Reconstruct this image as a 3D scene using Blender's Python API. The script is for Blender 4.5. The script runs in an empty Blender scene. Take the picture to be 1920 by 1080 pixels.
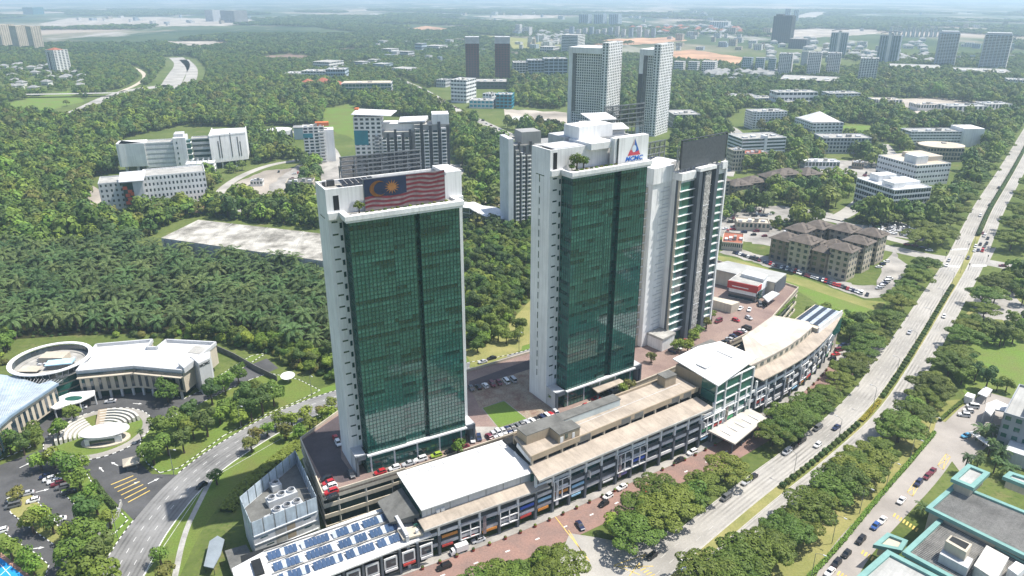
import bpy, math, random
from mathutils import Vector
R = random.Random(7)
rad = math.radians
SC = bpy.context.scene
COL = SC.collection
# ---------------------------------------------------------------- camera, sky, sun, exposure
CAM_H, PITCH, FPX = 155.0, rad(21.8), 1385.0
cam = bpy.data.cameras.new('camera'); cam.sensor_width = 36.0; cam.lens = 36.0 * FPX / 1920.0
cam.clip_start = 1.0; cam.clip_end = 60000.0
co = bpy.data.objects.new('camera', cam); COL.objects.link(co)
co.location = (0, 0, CAM_H); co.rotation_euler = (math.pi / 2 - PITCH, 0, 0)
SC.camera = co
SUN = Vector((57.3, 10.7, 105.0)).normalized()
w = bpy.data.worlds.new('World'); SC.world = w; w.use_nodes = True
nt = w.node_tree; nt.nodes.clear()
sky = nt.nodes.new('ShaderNodeTexSky'); sky.sky_type = 'NISHITA'; sky.sun_disc = False
sky.sun_elevation = math.asin(SUN.z); sky.sun_rotation = math.atan2(SUN.x, SUN.y)
sky.air_density = 1.0; sky.dust_density = 1.5; sky.ozone_density = 1.0
bg = nt.nodes.new('ShaderNodeBackground'); bg.inputs[1].default_value = 0.12
ow = nt.nodes.new('ShaderNodeOutputWorld')
nt.links.new(sky.outputs[0], bg.inputs[0]); nt.links.new(bg.outputs[0], ow.inputs[0])
sl = bpy.data.lights.new('sun', 'SUN'); sl.energy = 4.6; sl.angle = rad(0.53); sl.color = (1.0, 0.95, 0.87)
so = bpy.data.objects.new('sun', sl); COL.objects.link(so)
so.rotation_euler = SUN.to_track_quat('Z', 'Y').to_euler(); so.location = (300, 100, 600)
vs = SC.view_settings; vs.view_transform = 'Standard'; vs.look = 'None'; vs.exposure = 0.58; vs.gamma = 1.0
vs.use_curve_mapping = False
cy = SC.cycles
cy.max_bounces = 6; cy.diffuse_bounces = 2; cy.glossy_bounces = 3; cy.transmission_bounces = 3
cy.volume_bounces = 1; cy.transparent_max_bounces = 4; cy.caustics_reflective = False; cy.caustics_refractive = False
cy.use_denoising = True

# ---------------------------------------------------------------- pixel <-> place
CP, SP = math.cos(PITCH), math.sin(PITCH)
def G(px, py, z=0.0):
    """the point at height z that the photograph shows at (px, py)"""
    x = (px - 960) / FPX; y = -(py - 540) / FPX
    d = (x, CP + SP * y, -SP + CP * y)
    t = (z - CAM_H) / d[2]
    return (d[0] * t, d[1] * t)
def PX(X, Y, Z=0.0):
    Z -= CAM_H; dp = CP * Y - SP * Z
    if dp < 1: return (-9999, 9999)
    return (960 + FPX * X / dp, 540 - FPX * (SP * Y + CP * Z) / dp)
def HT(px, pyb, pyt, z=0.0):
    X, Y = G(px, pyb, z); lo, hi = z, z + 400
    for _ in range(40):
        m = (lo + hi) / 2
        if PX(X, Y, m)[1] > pyt: lo = m
        else: hi = m
    return lo - z
def inpoly(x, y, poly):
    c = False; j = len(poly) - 1
    for i in range(len(poly)):
        xi, yi = poly[i]; xj, yj = poly[j]
        if (yi > y) != (yj > y) and x < (xj - xi) * (y - yi) / (yj - yi) + xi: c = not c
        j = i
    return c
def resample(pts, step):
    out = []; acc = 0.0
    for a, b in zip(pts, pts[1:]):
        L = math.dist(a, b)
        while acc <= L:
            t = acc / L; ang = math.atan2(b[1] - a[1], b[0] - a[0])
            out.append((a[0] + (b[0] - a[0]) * t, a[1] + (b[1] - a[1]) * t, ang)); acc += step
        acc -= L
    return out
def smooth(pts, it=2):
    for _ in range(it):
        q = [pts[0]]
        for a, b in zip(pts, pts[1:]):
            q += [(a[0] * .75 + b[0] * .25, a[1] * .75 + b[1] * .25), (a[0] * .25 + b[0] * .75, a[1] * .25 + b[1] * .75)]
        pts = q + [pts[-1]]
    return pts
def offset(pts, d):
    out = []
    for i, p in enumerate(pts):
        a = pts[max(0, i - 1)]; b = pts[min(len(pts) - 1, i + 1)]
        dx, dy = b[0] - a[0], b[1] - a[1]; L = math.hypot(dx, dy) or 1
        out.append((p[0] - dy / L * d, p[1] + dx / L * d))
    return out

# ---------------------------------------------------------------- mesh builder and scene tree
class MB:
    def __init__(s): s.v = []; s.f = []; s.m = []
    def add(s, vs_, fs, mi=0):
        n = len(s.v); s.v += vs_; s.f += [tuple(i + n for i in f) for f in fs]; s.m += [mi] * len(fs); return s
    def box(s, x0, x1, y0, y1, z0, z1, mi=0):
        return s.add([(x0, y0, z0), (x1, y0, z0), (x1, y1, z0), (x0, y1, z0), (x0, y0, z1), (x1, y0, z1), (x1, y1, z1), (x0, y1, z1)],
                     [(3, 2, 1, 0), (4, 5, 6, 7), (0, 1, 5, 4), (1, 2, 6, 5), (2, 3, 7, 6), (3, 0, 4, 7)], mi)
    def prism(s, poly, z0, z1, mi=0, mt=None):
        """poly ccw; z1 a number or one height per corner"""
        n = len(poly); zt = z1 if isinstance(z1, (list, tuple)) else [z1] * n
        zb = z0 if isinstance(z0, (list, tuple)) else [z0] * n
        A = sum(poly[i][0] * poly[(i + 1) % n][1] - poly[(i + 1) % n][0] * poly[i][1] for i in range(n))
        if A < 0: poly = poly[::-1]; zt = zt[::-1]; zb = zb[::-1]
        s.add([(p[0], p[1], zb[i]) for i, p in enumerate(poly)] + [(p[0], p[1], zt[i]) for i, p in enumerate(poly)],
              [tuple(range(n - 1, -1, -1))] + [(i, (i + 1) % n, n + (i + 1) % n, n + i) for i in range(n)], mi)
        k = len(s.v); s.f.append(tuple(range(k - n, k))); s.m.append(mi if mt is None else mt); return s
    def sheet(s, poly, z, mi=0):
        n = len(poly)
        A = sum(poly[i][0] * poly[(i + 1) % n][1] - poly[(i + 1) % n][0] * poly[i][1] for i in range(n))
        if A < 0: poly = poly[::-1]
        return s.add([(p[0], p[1], z) for p in poly], [tuple(range(n))], mi)
    def strip(s, L, Rr, z, mi=0, z0=None):
        n = min(len(L), len(Rr))
        vs_ = [(p[0], p[1], z) for p in L[:n]] + [(p[0], p[1], z) for p in Rr[:n]]
        fs = [(i, n + i, n + i + 1, i + 1) for i in range(n - 1)]
        s.add(vs_, fs, mi)
        if z0 is not None:
            for q in (L[:n], Rr[:n]):
                s.add([(p[0], p[1], z0) for p in q] + [(p[0], p[1], z) for p in q], [(i, i + 1, n + i + 1, n + i) for i in range(n - 1)], mi)
            for i in (0, n - 1):
                a, b = L[i], Rr[i]
                s.add([(a[0], a[1], z0), (b[0], b[1], z0), (b[0], b[1], z), (a[0], a[1], z)], [(0, 1, 2, 3)], mi)
        return s
    def bar(s, a, b, w_, h_=None, mi=0):
        a = Vector(a); b = Vector(b); d = (b - a); h_ = h_ or w_
        if d.length < 1e-6: return s
        d.normalize(); up = Vector((0, 0, 1)) if abs(d.z) < .95 else Vector((0, 1, 0))
        x = d.cross(up).normalized() * w_ / 2; y = x.cross(d).normalized() * h_ / 2
        vs_ = [tuple(p + sx * x + sy * y) for p in (a, b) for sx, sy in ((-1, -1), (1, -1), (1, 1), (-1, 1))]
        return s.add(vs_, [(3, 2, 1, 0), (4, 5, 6, 7), (0, 1, 5, 4), (1, 2, 6, 5), (2, 3, 7, 6), (3, 0, 4, 7)], mi)
    def cyl(s, x, y, z0, z1, r, n=10, mi=0, r1=None, cap=True, ry=None):
        r1 = r if r1 is None else r1; k = 1 if ry is None else ry / r
        a = [(math.cos(2 * math.pi * i / n), math.sin(2 * math.pi * i / n)) for i in range(n)]
        s.add([(x + c * r, y + d * r * k, z0) for c, d in a] + [(x + c * r1, y + d * r1 * k, z1) for c, d in a],
              [(i, (i + 1) % n, n + (i + 1) % n, n + i) for i in range(n)], mi)
        if cap: k2 = len(s.v); s.f += [tuple(range(k2 - n, k2)), tuple(range(k2 - n - 1, k2 - 2 * n - 1, -1))]; s.m += [mi, mi]
        return s
    def tube(s, pts, rs, n=6, mi=0):
        k = len(s.v); m = len(pts)
        for i, p in enumerate(pts):
            a = Vector(pts[max(0, i - 1)]); b = Vector(pts[min(m - 1, i + 1)]); d = (b - a).normalized()
            up = Vector((1, 0, 0)) if abs(d.x) < .9 else Vector((0, 1, 0))
            x = d.cross(up).normalized(); y = d.cross(x); r = rs[i] if isinstance(rs, (list, tuple)) else rs
            for j in range(n):
                t = 2 * math.pi * j / n; s.v.append(tuple(Vector(p) + x * math.cos(t) * r + y * math.sin(t) * r))
        for i in range(m - 1):
            for j in range(n):
                s.f.append((k + i * n + j, k + i * n + (j + 1) % n, k + (i + 1) * n + (j + 1) % n, k + (i + 1) * n + j)); s.m.append(mi)
        return s
    def mesh(s, name, mats, sm=False):
        me = bpy.data.meshes.new(name); me.from_pydata(s.v, [], s.f)
        if not isinstance(mats, (list, tuple)): mats = [mats]
        for m_ in mats: me.materials.append(m_)
        if len(mats) > 1: me.polygons.foreach_set('material_index', s.m)
        if sm: me.polygons.foreach_set('use_smooth', [True] * len(me.polygons))
        me.update(); return me
def setp(o, **k):
    for a, b in k.items():
        if b is not None: o[a] = b
    return o
def thing(name, label, cat, loc=(0, 0, 0), ang=0.0, group=None):
    o = bpy.data.objects.new(name, None); COL.objects.link(o); o.empty_display_size = .1
    o.location = loc; o.rotation_euler = (0, 0, ang)
    return setp(o, label=label, category=cat, group=group)
def obj(name, me, parent=None, loc=(0, 0, 0), ang=0.0, **k):
    o = bpy.data.objects.new(name, me); COL.objects.link(o); o.parent = parent
    o.location = loc; o.rotation_euler = (0, 0, ang)
    return setp(o, **k)
def part(T, name, mb, mats, loc=(0, 0, 0), ang=0.0, sm=False, **k):
    return obj(name, mb.mesh(name, mats, sm), T, loc, ang, **k)
def struct(name, mb, mats, **k):
    return obj(name, mb.mesh(name, mats), kind='structure', **k)

# ---------------------------------------------------------------- materials
def node(nt_, t, **k):
    n = nt_.nodes.new(t)
    for a, b in k.items(): setattr(n, a, b)
    return n
def mat(name, col, rough=.8, var=.14, scale=.12, metal=0.0, spec=.3, col2=None, streak=0.0, bump=0.0, isl=0.0, fine=0.0, ior=None, smap=(1.3, 1.3, .06)):
    """procedural paint / stone / asphalt: two scales of noise move the colour, streak adds rain marks down walls"""
    m = bpy.data.materials.new(name); m.use_nodes = True; t = m.node_tree; L = t.links.new
    b = t.nodes['Principled BSDF']; b.inputs['Roughness'].default_value = rough; b.inputs['Metallic'].default_value = metal
    b.inputs['Specular IOR Level'].default_value = spec
    if ior: b.inputs['IOR'].default_value = ior
    tc = node(t, 'ShaderNodeTexCoord')
    nz = node(t, 'ShaderNodeTexNoise'); nz.inputs['Scale'].default_value = scale; nz.inputs['Detail'].default_value = 7; nz.inputs['Roughness'].default_value = .62
    L(tc.outputs['Object'], nz.inputs['Vector'])
    mx = node(t, 'ShaderNodeMix', data_type='RGBA')
    c2 = col2 or tuple(max(0, c * (1 - 2.2 * var)) for c in col)
    mx.inputs[6].default_value = (*(c2), 1); mx.inputs[7].default_value = (*(tuple(min(1, c * (1 + .5 * var)) for c in col)), 1)
    rp = node(t, 'ShaderNodeMapRange'); rp.inputs[1].default_value = .34; rp.inputs[2].default_value = .62
    L(nz.outputs[0], rp.inputs[0]); L(rp.outputs[0], mx.inputs[0]); out = mx.outputs[2]
    if streak:
        mp = node(t, 'ShaderNodeMapping'); mp.inputs['Scale'].default_value = smap; L(tc.outputs['Object'], mp.inputs[0])
        n2 = node(t, 'ShaderNodeTexNoise'); n2.inputs['Scale'].default_value = 1.0; n2.inputs['Detail'].default_value = 5; L(mp.outputs[0], n2.inputs['Vector'])
        r2 = node(t, 'ShaderNodeMapRange'); r2.inputs[1].default_value = .45; r2.inputs[2].default_value = .75; r2.inputs[3].default_value = 1.0; r2.inputs[4].default_value = 1 - streak
        L(n2.outputs[0], r2.inputs[0])
        mu = node(t, 'ShaderNodeMix', data_type='RGBA', blend_type='MULTIPLY'); mu.inputs[0].default_value = 1
        L(out, mu.inputs[6]); L(r2.outputs[0], mu.inputs[7]); out = mu.outputs[2]
    if fine:
        n3 = node(t, 'ShaderNodeTexNoise'); n3.inputs['Scale'].default_value = 1.7; n3.inputs['Detail'].default_value = 4; L(tc.outputs['Object'], n3.inputs['Vector'])
        r3 = node(t, 'ShaderNodeMapRange'); r3.inputs[1].default_value = .3; r3.inputs[2].default_value = .7; r3.inputs[3].default_value = 1 - fine; r3.inputs[4].default_value = 1 + fine
        L(n3.outputs[0], r3.inputs[0])
        mu = node(t, 'ShaderNodeMix', data_type='RGBA', blend_type='MULTIPLY'); mu.inputs[0].default_value = 1
        L(out, mu.inputs[6]); L(r3.outputs[0], mu.inputs[7]); out = mu.outputs[2]
    if isl:
        ge = node(t, 'ShaderNodeNewGeometry')
        r4 = node(t, 'ShaderNodeMapRange'); r4.inputs[3].default_value = 1 - isl; r4.inputs[4].default_value = 1 + isl
        L(ge.outputs['Random Per Island'], r4.inputs[0])
        mu = node(t, 'ShaderNodeMix', data_type='RGBA', blend_type='MULTIPLY'); mu.inputs[0].default_value = 1
        L(out, mu.inputs[6]); L(r4.outputs[0], mu.inputs[7]); out = mu.outputs[2]
    if bump:
        bp = node(t, 'ShaderNodeBump'); bp.inputs['Strength'].default_value = bump; bp.inputs['Distance'].default_value = .1
        n5 = node(t, 'ShaderNodeTexNoise'); n5.inputs['Scale'].default_value = 3; L(tc.outputs['Object'], n5.inputs['Vector'])
        L(n5.outputs[0], bp.inputs['Height']); L(bp.outputs[0], b.inputs['Normal'])
    L(out, b.inputs['Base Color'])
    return m
def leafmat(name, dark, light, tr=.18):
    m = bpy.data.materials.new(name); m.use_nodes = True; t = m.node_tree; L = t.links.new
    b = t.nodes['Principled BSDF']; b.inputs['Roughness'].default_value = .6; b.inputs['Specular IOR Level'].default_value = .25
    oi = node(t, 'ShaderNodeObjectInfo'); ge = node(t, 'ShaderNodeNewGeometry')
    mx = node(t, 'ShaderNodeMix', data_type='RGBA'); mx.inputs[6].default_value = (*dark, 1); mx.inputs[7].default_value = (*light, 1)
    ad = node(t, 'ShaderNodeMath', operation='MULTIPLY_ADD'); ad.inputs[1].default_value = .55
    L(ge.outputs['Random Per Island'], ad.inputs[0])
    m2 = node(t, 'ShaderNodeMath', operation='MULTIPLY'); m2.inputs[1].default_value = .75; L(oi.outputs['Random'], m2.inputs[0])
    L(m2.outputs[0], ad.inputs[2]); L(ad.outputs[0], mx.inputs[0])
    hs = node(t, 'ShaderNodeHueSaturation')
    mr = node(t, 'ShaderNodeMapRange'); mr.inputs[3].default_value = .478; mr.inputs[4].default_value = .532
    mm = node(t, 'ShaderNodeMath', operation='MULTIPLY'); mm.inputs[1].default_value = 7.31; fr = node(t, 'ShaderNodeMath', operation='FRACT')
    L(oi.outputs['Random'], mm.inputs[0]); L(mm.outputs[0], fr.inputs[0]); L(fr.outputs[0], mr.inputs[0]); L(mr.outputs[0], hs.inputs['Hue'])
    L(mx.outputs[2], hs.inputs['Color']); L(hs.outputs[0], b.inputs['Base Color'])
    if tr:
        tl = node(t, 'ShaderNodeBsdfTranslucent'); L(hs.outputs[0], tl.inputs[0])
        ms = node(t, 'ShaderNodeMixShader'); ms.inputs[0].default_value = tr
        L(b.outputs[0], ms.inputs[1]); L(tl.outputs[0], ms.inputs[2]); L(ms.outputs[0], t.nodes['Material Output'].inputs[0])
    return m
def glassmat(name, col, isl=.3, rough=.07, ior=1.75, spec=.55):
    return mat(name, col, rough=rough, var=.1, scale=.08, spec=spec, isl=isl, ior=ior)

WHITE = mat('white_paint', (.81, .81, .80), .7, .06, .08, streak=.2)
WHITE2 = mat('white_roof_sheet', (.74, .74, .73), .6, .07, .12, fine=.05, streak=.10, smap=(.08, 1.0, 1))
GREYW = mat('pale_grey_paint', (.55, .56, .57), .75, .08, .1, streak=.15)
CREAM = mat('cream_paint', (.56, .50, .40), .8, .08, .1, streak=.15)
BEIGE = mat('beige_roof', (.45, .385, .315), .85, .12, .12, fine=.07, streak=.22, smap=(.9, .10, 1))
TAN = mat('tan_wall', (.38, .31, .225), .85, .08, .15, streak=.12)
CONC = mat('concrete', (.42, .41, .38), .9, .14, .2, streak=.15, fine=.08)
CONCD = mat('dark_concrete', (.16, .16, .15), .9, .16, .2, fine=.1)
SLATE = mat('slate_blue_cladding', (.105, .12, .14), .6, .08, .2)
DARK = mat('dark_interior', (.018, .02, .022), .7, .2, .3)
STEEL = mat('grey_steel', (.26, .28, .30), .45, .12, .6, metal=.5)
STEELD = mat('dark_steel', (.07, .075, .08), .5, .12, .6, metal=.3)
G_MID = glassmat('green_glass', (.028, .120, .096), .16)
G_LITE = glassmat('light_green_glass', (.045, .160, .126), .16)
G_DARK = glassmat('dark_glass', (.012, .052, .044), .35)
G_BLUE = glassmat('blue_black_glass', (.02, .04, .055), .4)
MULL = mat('dark_mullion', (.014, .058, .047), .4, .1, .5)
STONE = mat('pale_rough_stone', (.5, .48, .45), .9, .35, 1.3, fine=.2)
# ---------------------------------------------------------------- ground
def groundmat():
    m = bpy.data.materials.new('ground_cover'); m.use_nodes = True; t = m.node_tree; L = t.links.new
    b = t.nodes['Principled BSDF']; b.inputs['Roughness'].default_value = .95; b.inputs['Specular IOR Level'].default_value = .1
    tc = node(t, 'ShaderNodeTexCoord')
    def nz(scale, detail=8, sq=None):
        n = node(t, 'ShaderNodeTexNoise'); n.inputs['Scale'].default_value = scale; n.inputs['Detail'].default_value = detail; n.inputs['Roughness'].default_value = .6
        v = tc.outputs['Object']
        if sq:
            mp = node(t, 'ShaderNodeMapping'); mp.inputs['Scale'].default_value = sq; L(v, mp.inputs[0]); v = mp.outputs[0]
        L(v, n.inputs['Vector']); return n.outputs[0]
    def ramp(v, a, b_):
        r = node(t, 'ShaderNodeMapRange'); r.inputs[1].default_value = a; r.inputs[2].default_value = b_; L(v, r.inputs[0]); return r.outputs[0]
    def mix(f, a, b_):
        x = node(t, 'ShaderNodeMix', data_type='RGBA'); L(f, x.inputs[0])
        for i, c in ((6, a), (7, b_)):
            if isinstance(c, tuple): x.inputs[i].default_value = (*c, 1)
            else: L(c, x.inputs[i])
        return x.outputs[2]
    near = mix(ramp(nz(.022), .38, .62), (.080, .110, .030), (.14, .165, .055))
    near = mix(ramp(nz(.06), .58, .74), near, (.24, .19, .10))
    near = mix(ramp(nz(.9, 4), .4, .7), near, mix(ramp(nz(.3, 3), .4, .6), (.06, .10, .02), (.13, .17, .04)))
    far = mix(ramp(nz(.0016), .42, .6), (.030, .058, .024), (.085, .115, .05))
    far = mix(ramp(nz(.0011, 9, (1, .45, 1)), .50, .60), far, (.36, .30, .24))
    far = mix(ramp(nz(.004, 9, (1, .35, 1)), .56, .64), far, (.40, .37, .34))
    sx = node(t, 'ShaderNodeSeparateXYZ'); L(tc.outputs['Object'], sx.inputs[0])
    c = mix(ramp(sx.outputs[1], 1700, 2600), near, far)
    L(c, b.inputs['Base Color']); return m
def axis(lo, hi, n0=60, s=40.0, k=1.18):
    a = [0.0]; st = s
    while a[-1] < hi: a.append(a[-1] + st); st = s if a[-1] < 1400 else st * k
    b = [0.0]; st = s
    while b[-1] > lo: b.append(b[-1] - st); st = s if b[-1] > -900 else st * k
    return sorted(set(a + b))
mb = MB(); xs = axis(-19000, 19000); ys = [y for y in axis(-300, 19500) if y >= -400]
nx = len(xs); mb.v = [(x, y, 0) for y in ys for x in xs]
mb.f = [(j * nx + i, j * nx + i + 1, (j + 1) * nx + i + 1, (j + 1) * nx + i) for j in range(len(ys) - 1) for i in range(nx - 1)]
mb.m = [0] * len(mb.f)
ground = struct('ground', mb, groundmat())

GRASS = mat('mown_grass', (.115, .18, .035), .95, .22, .05, fine=.16, spec=.1, col2=(.14, .16, .045))
GRASS_B = mat('bright_grass', (.115, .19, .035), .95, .3, .05, fine=.28, spec=.1, col2=(.16, .18, .06))
GRASS_D = mat('dry_grass', (.27, .25, .10), .95, .2, .04, fine=.14, spec=.1, col2=(.15, .18, .05))
DIRT = mat('bare_soil', (.42, .30, .20), .95, .2, .05, fine=.1, spec=.1)
ROADC = mat('pale_worn_road', (.40, .382, .348), .9, .15, .035, fine=.07, spec=.2)
ROADG = mat('grey_road', (.24, .238, .232), .9, .16, .06, fine=.05, spec=.2)
ASPH = mat('dark_asphalt', (.10, .10, .102), .9, .16, .08, fine=.08, spec=.2)
BRICK = mat('brick_paving', (.27, .17, .14), .9, .16, .14, fine=.14, spec=.2, col2=(.22, .155, .135))
PAVE = mat('concrete_paving', (.36, .34, .31), .9, .2, .06, fine=.1)
KERB = mat('kerb_stone', (.5, .48, .44), .9, .1, .3)
KW = mat('kerb_white_paint', (.75, .75, .73), .8, .06, .4)
KB = mat('kerb_black_paint', (.035, .035, .035), .8, .1, .4)
LINE = mat('white_road_paint', (.72, .72, .70), .8, .12, .4)
YLINE = mat('yellow_road_paint', (.68, .50, .14), .8, .12, .4)

def gp(l, z=0): return [G(x, y, z) for x, y in l]
def sheet(name, pts, z, m, px=True):
    q = gp(pts) if px else pts
    return struct(name, MB().sheet(q, z), m)
def raised(name, pts, m, h=.13, px=True):
    """grass island with a kerb stone ring"""
    q = gp(pts) if px else pts
    o = struct(name, MB().prism(q, 0, h), m)
    c = (sum(p[0] for p in q) / len(q), sum(p[1] for p in q) / len(q))
    qo = [(c[0] + (p[0] - c[0]) * 1.0, c[1] + (p[1] - c[1]) * 1.0) for p in q]
    k = MB()
    for a, b in zip(qo, qo[1:] + qo[:1]):
        L = math.dist(a, b); n = max(1, int(L / 1.1))
        for i in range(n):
            p = [(a[0] + (b[0] - a[0]) * t, a[1] + (b[1] - a[1]) * t) for t in (i / n, (i + 1) / n)]
            k.bar((*p[0], .09), (*p[1], .09), .26, .2, i % 2)
    part(o, 'kerb', k, [KW, KB], kind='stuff'); return o
def roadline(name, pts, wd, m, z=.04, px=True, it=2):
    q = smooth(gp(pts) if px else pts, it)
    return struct(name, MB().strip(offset(q, wd / 2), offset(q, -wd / 2), z), m), q
def dashes(q, off, on, gap, wd=.16, z=.075, mb=None):
    mb = mb or MB(); c = resample(offset(q, off), .5); i = 0; n1, n2 = int(on / .5), int(gap / .5)
    while i + n1 < len(c):
        a, b = c[i], c[i + n1]; dx, dy = b[0] - a[0], b[1] - a[1]; L = math.hypot(dx, dy) or 1
        px_, py_ = -dy / L * wd / 2, dx / L * wd / 2
        mb.sheet([(a[0] + px_, a[1] + py_), (a[0] - px_, a[1] - py_), (b[0] - px_, b[1] - py_), (b[0] + px_, b[1] + py_)], z); i += n1 + n2
    return mb

# boulevard (dual carriageway with a planted median)
MED = smooth([(24, 143), (48, 166), (70, 187), (89.9, 205.2), (103.1, 216.6), (116, 228.5), (133.3, 244.5), (149.8, 262.2), (164, 279.5), (193.1, 316.1), (232.3, 367.0),
              (255, 396), (283.2, 433), (330.5, 499), (368, 551), (411, 607), (494.6, 717), (650, 925), (850, 1190)])
bl = struct('boulevard_road', MB().strip(offset(MED, 10.9), offset(MED, 1.7), .05).strip(offset(MED, -1.7), offset(MED, -9.2), .05), ROADC)
mk = MB()
for o_ in (4.8, 7.8): dashes(MED, o_, 2.5, 4.5, mb=mk)
for o_ in (-4.6, -7.5): dashes(MED, o_, 2.5, 4.5, mb=mk)
for o_ in (2.2, 10.4, -2.2, -8.7): dashes(MED, o_, 40, .5, .14, mb=mk)
part(bl, 'lane_marking', mk, mat('worn_lane_paint', (.50, .485, .45), .8, .12, .4), kind='stuff')
tw = MB()
for o_ in (2.6, 3.9, 5.6, 6.9, 8.6, 9.8, -2.7, -3.9, -5.4, -6.7, -7.9): tw.strip(offset(MED, o_ + .32), offset(MED, o_ - .32), .06)
part(bl, 'tyre_wear', tw, mat('tyre_darkened_road', (.368, .35, .32), .9, .2, .05, fine=.1), kind='stuff')
struct('median_strip', MB().strip(offset(MED, 1.7), offset(MED, -1.7), .16, 0, 0), GRASS_D)
kb = MB()
for o_ in (11.05, 1.7, -1.7, -9.35): kb.strip(offset(MED, o_ + .12), offset(MED, o_ - .12), .2, 0, 0)
struct('boulevard_kerb', kb, KERB)
JX = MB()
JX.sheet(gp([(1765, 512), (1777, 478), (1868, 464), (1850, 500)]), .058)
struct('junction_pavement', JX, ROADC)
cs, csq = roadline('cross_street', [(1380, 430), (1520, 447), (1640, 459), (1770, 488), (1850, 490), (1920, 508), (2000, 525)], 13, ROADC, .046)
part(cs, 'lane_marking', dashes(csq, 0, 3, 3, .2), LINE, kind='stuff')
zb = MB()
for a, b in (((1770, 500), (1812, 503)), ((1822, 500), (1850, 500)), ((1782, 470), (1817, 468))):
    A, B = G(*a), G(*b)
    for i in range(12):
        t = i / 12; x, y = A[0] + (B[0] - A[0]) * t, A[1] + (B[1] - A[1]) * t
        zb.sheet([(x, y), (x + .7, y + .1), (x + 2.6, y + 3.4), (x + 1.9, y + 3.3)], .085)
part(bl, 'crosswalk', zb, LINE, kind='stuff')
ap = sheet('junction_apron', [(1030, 1095), (1068, 1000), (1120, 1008), (1170, 1018), (1290, 985), (1330, 1005), (1290, 1095)], .062, ROADC)
yb = MB()
def yl(a, b, wd=.3, z=.09, mb_=None):
    (mb_ or yb).bar((*a, z - .01), (*b, z - .01), wd, .02)
for a, b in (((1152, 1060), (1210, 1040)), ((1150, 1062), (1225, 1062)), ((1152, 1060), (1200, 1078)), ((1210, 1040), (1180, 1080)), ((1040, 968), (1105, 1052)), ((1066, 994), (1100, 1050))): yl(G(*a), G(*b), .28)
for i in range(7): a = G(1190 + i * 5.5, 1062 + i * 4); yl(a, (a[0] + 1.7, a[1] + 1.0), .35)
part(ap, 'yellow_marking', yb, YLINE, kind='stuff')

# brick forecourt in front of the mall
FACE = [(-52, 157.5), (-27.3, 171), (-14.2, 177.9), (-2.5, 184.1), (8.8, 191.1), (21.9, 199.6), (35.4, 208.6), (51.4, 218.8), (68, 229.6), (92, 248.5), (117.5, 269.0), (137, 291), (153, 316)]
FS = smooth(FACE, 2)
fc = MB().strip(offset(FS, 0.0), offset(FS, -13.5), .03)
fore = struct('mall_forecourt', fc, BRICK)
struct('mall_footpath', MB().strip(offset(FS, .5), offset(FS, -2.6), .14, 0, 0), PAVE)
part(fore, 'lane_marking', dashes(offset(FS, -8), 0, 1.6, 9, .5, .05), LINE, kind='stuff')
sheet('side_entrance_drive', [(1560, 655), (1600, 640), (1680, 655), (1660, 690), (1600, 690), (1575, 720)], .036, ROADC)

# service road on the right, with its verges
sv, svq = roadline('service_road', [(89, 160), (100, 175), (122.5, 195.5), (143, 214), (161, 233), (170, 246)], 9.8, mat('service_road_paving', (.36, .33, .30), .9, .1, .06, fine=.05), .05, px=False)
sheet('office_parking_lot', [(1748, 815), (1800, 765), (1850, 735), (1940, 760), (1940, 830), (1850, 838), (1800, 885)], .04, bpy.data.materials['service_road_paving'])
ys_ = MB()
for cx, cy_ in ((1690, 975), (1630, 1045), (1585, 1085)):
    for i in range(8):
        a = G(cx - 15 + i * 6, cy_ - 6 + i * 4.0); yl(a, (a[0] + 1.4, a[1] + 1.6), .5, .1, ys_)
for cx, cy_ in ((1770, 865), (1713, 915)):
    q = gp([(cx - 12, cy_ + 8), (cx + 4, cy_ - 14), (cx + 12, cy_ - 8), (cx - 2, cy_ + 16)])
    for i in range(4): yl(q[i], q[(i + 1) % 4], .2, .1, ys_)
    yl(q[0], q[2], .2, .1, ys_); yl(q[1], q[3], .2, .1, ys_)
part(sv, 'yellow_marking', ys_, YLINE, kind='stuff')
sheet('dry_verge', [(1270, 1095), (1470, 960), (1600, 860), (1700, 760), (1830, 745), (1800, 768), (1745, 812), (1640, 940), (1515, 1095)], .012, GRASS_D)
sheet('bright_field', [(1800, 650), (1990, 600), (1990, 740), (1900, 745), (1850, 735), (1810, 740), (1780, 690)], .012, GRASS_B)
sheet('right_verge', [(1830, 620), (1800, 600), (1880, 520), (1930, 520), (1900, 600)], .014, GRASS_D)
sheet('green_field', [(1340, 478), (1370, 482), (1513, 523), (1620, 562), (1662, 566), (1655, 628), (1585, 602), (1500, 548), (1340, 498)], .012, GRASS_B)
sheet('dry_field', [(1345, 479), (1370, 483), (1513, 524), (1620, 563), (1660, 567), (1650, 585), (1560, 556), (1440, 515), (1350, 490)], .018, GRASS_D)

# left: curving public road
LR = smooth([(-111.5, 150), (-112, 165.6), (-113.3, 180), (-113, 190), (-111.5, 205), (-107.5, 219), (-101.5, 231), (-92.5, 246), (-80, 259), (-62, 272), (-40, 283), (-15, 291), (12, 303), (40, 330), (66, 372)])
lr = struct('curving_road', MB().strip(offset(LR, 6.6), offset(LR, -6.6), .05), ROADG)
mk = MB(); dashes(LR, 2.0, 2, 3, mb=mk); dashes(LR, -2.2, 2, 3, mb=mk); dashes(LR, -5.8, 60, .5, .14, mb=mk)
part(lr, 'lane_marking', mk, LINE, kind='stuff')
tw = MB()
for o_ in (4.9, 3.5, .6, -.7, -3.4, -4.7): tw.strip(offset(LR, o_ + .3), offset(LR, o_ - .3), .06)
part(lr, 'tyre_wear', tw, mat('tyre_darkened_grey_road', (.205, .203, .198), .9, .25, .06, fine=.1), kind='stuff')
kb = MB()
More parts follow.
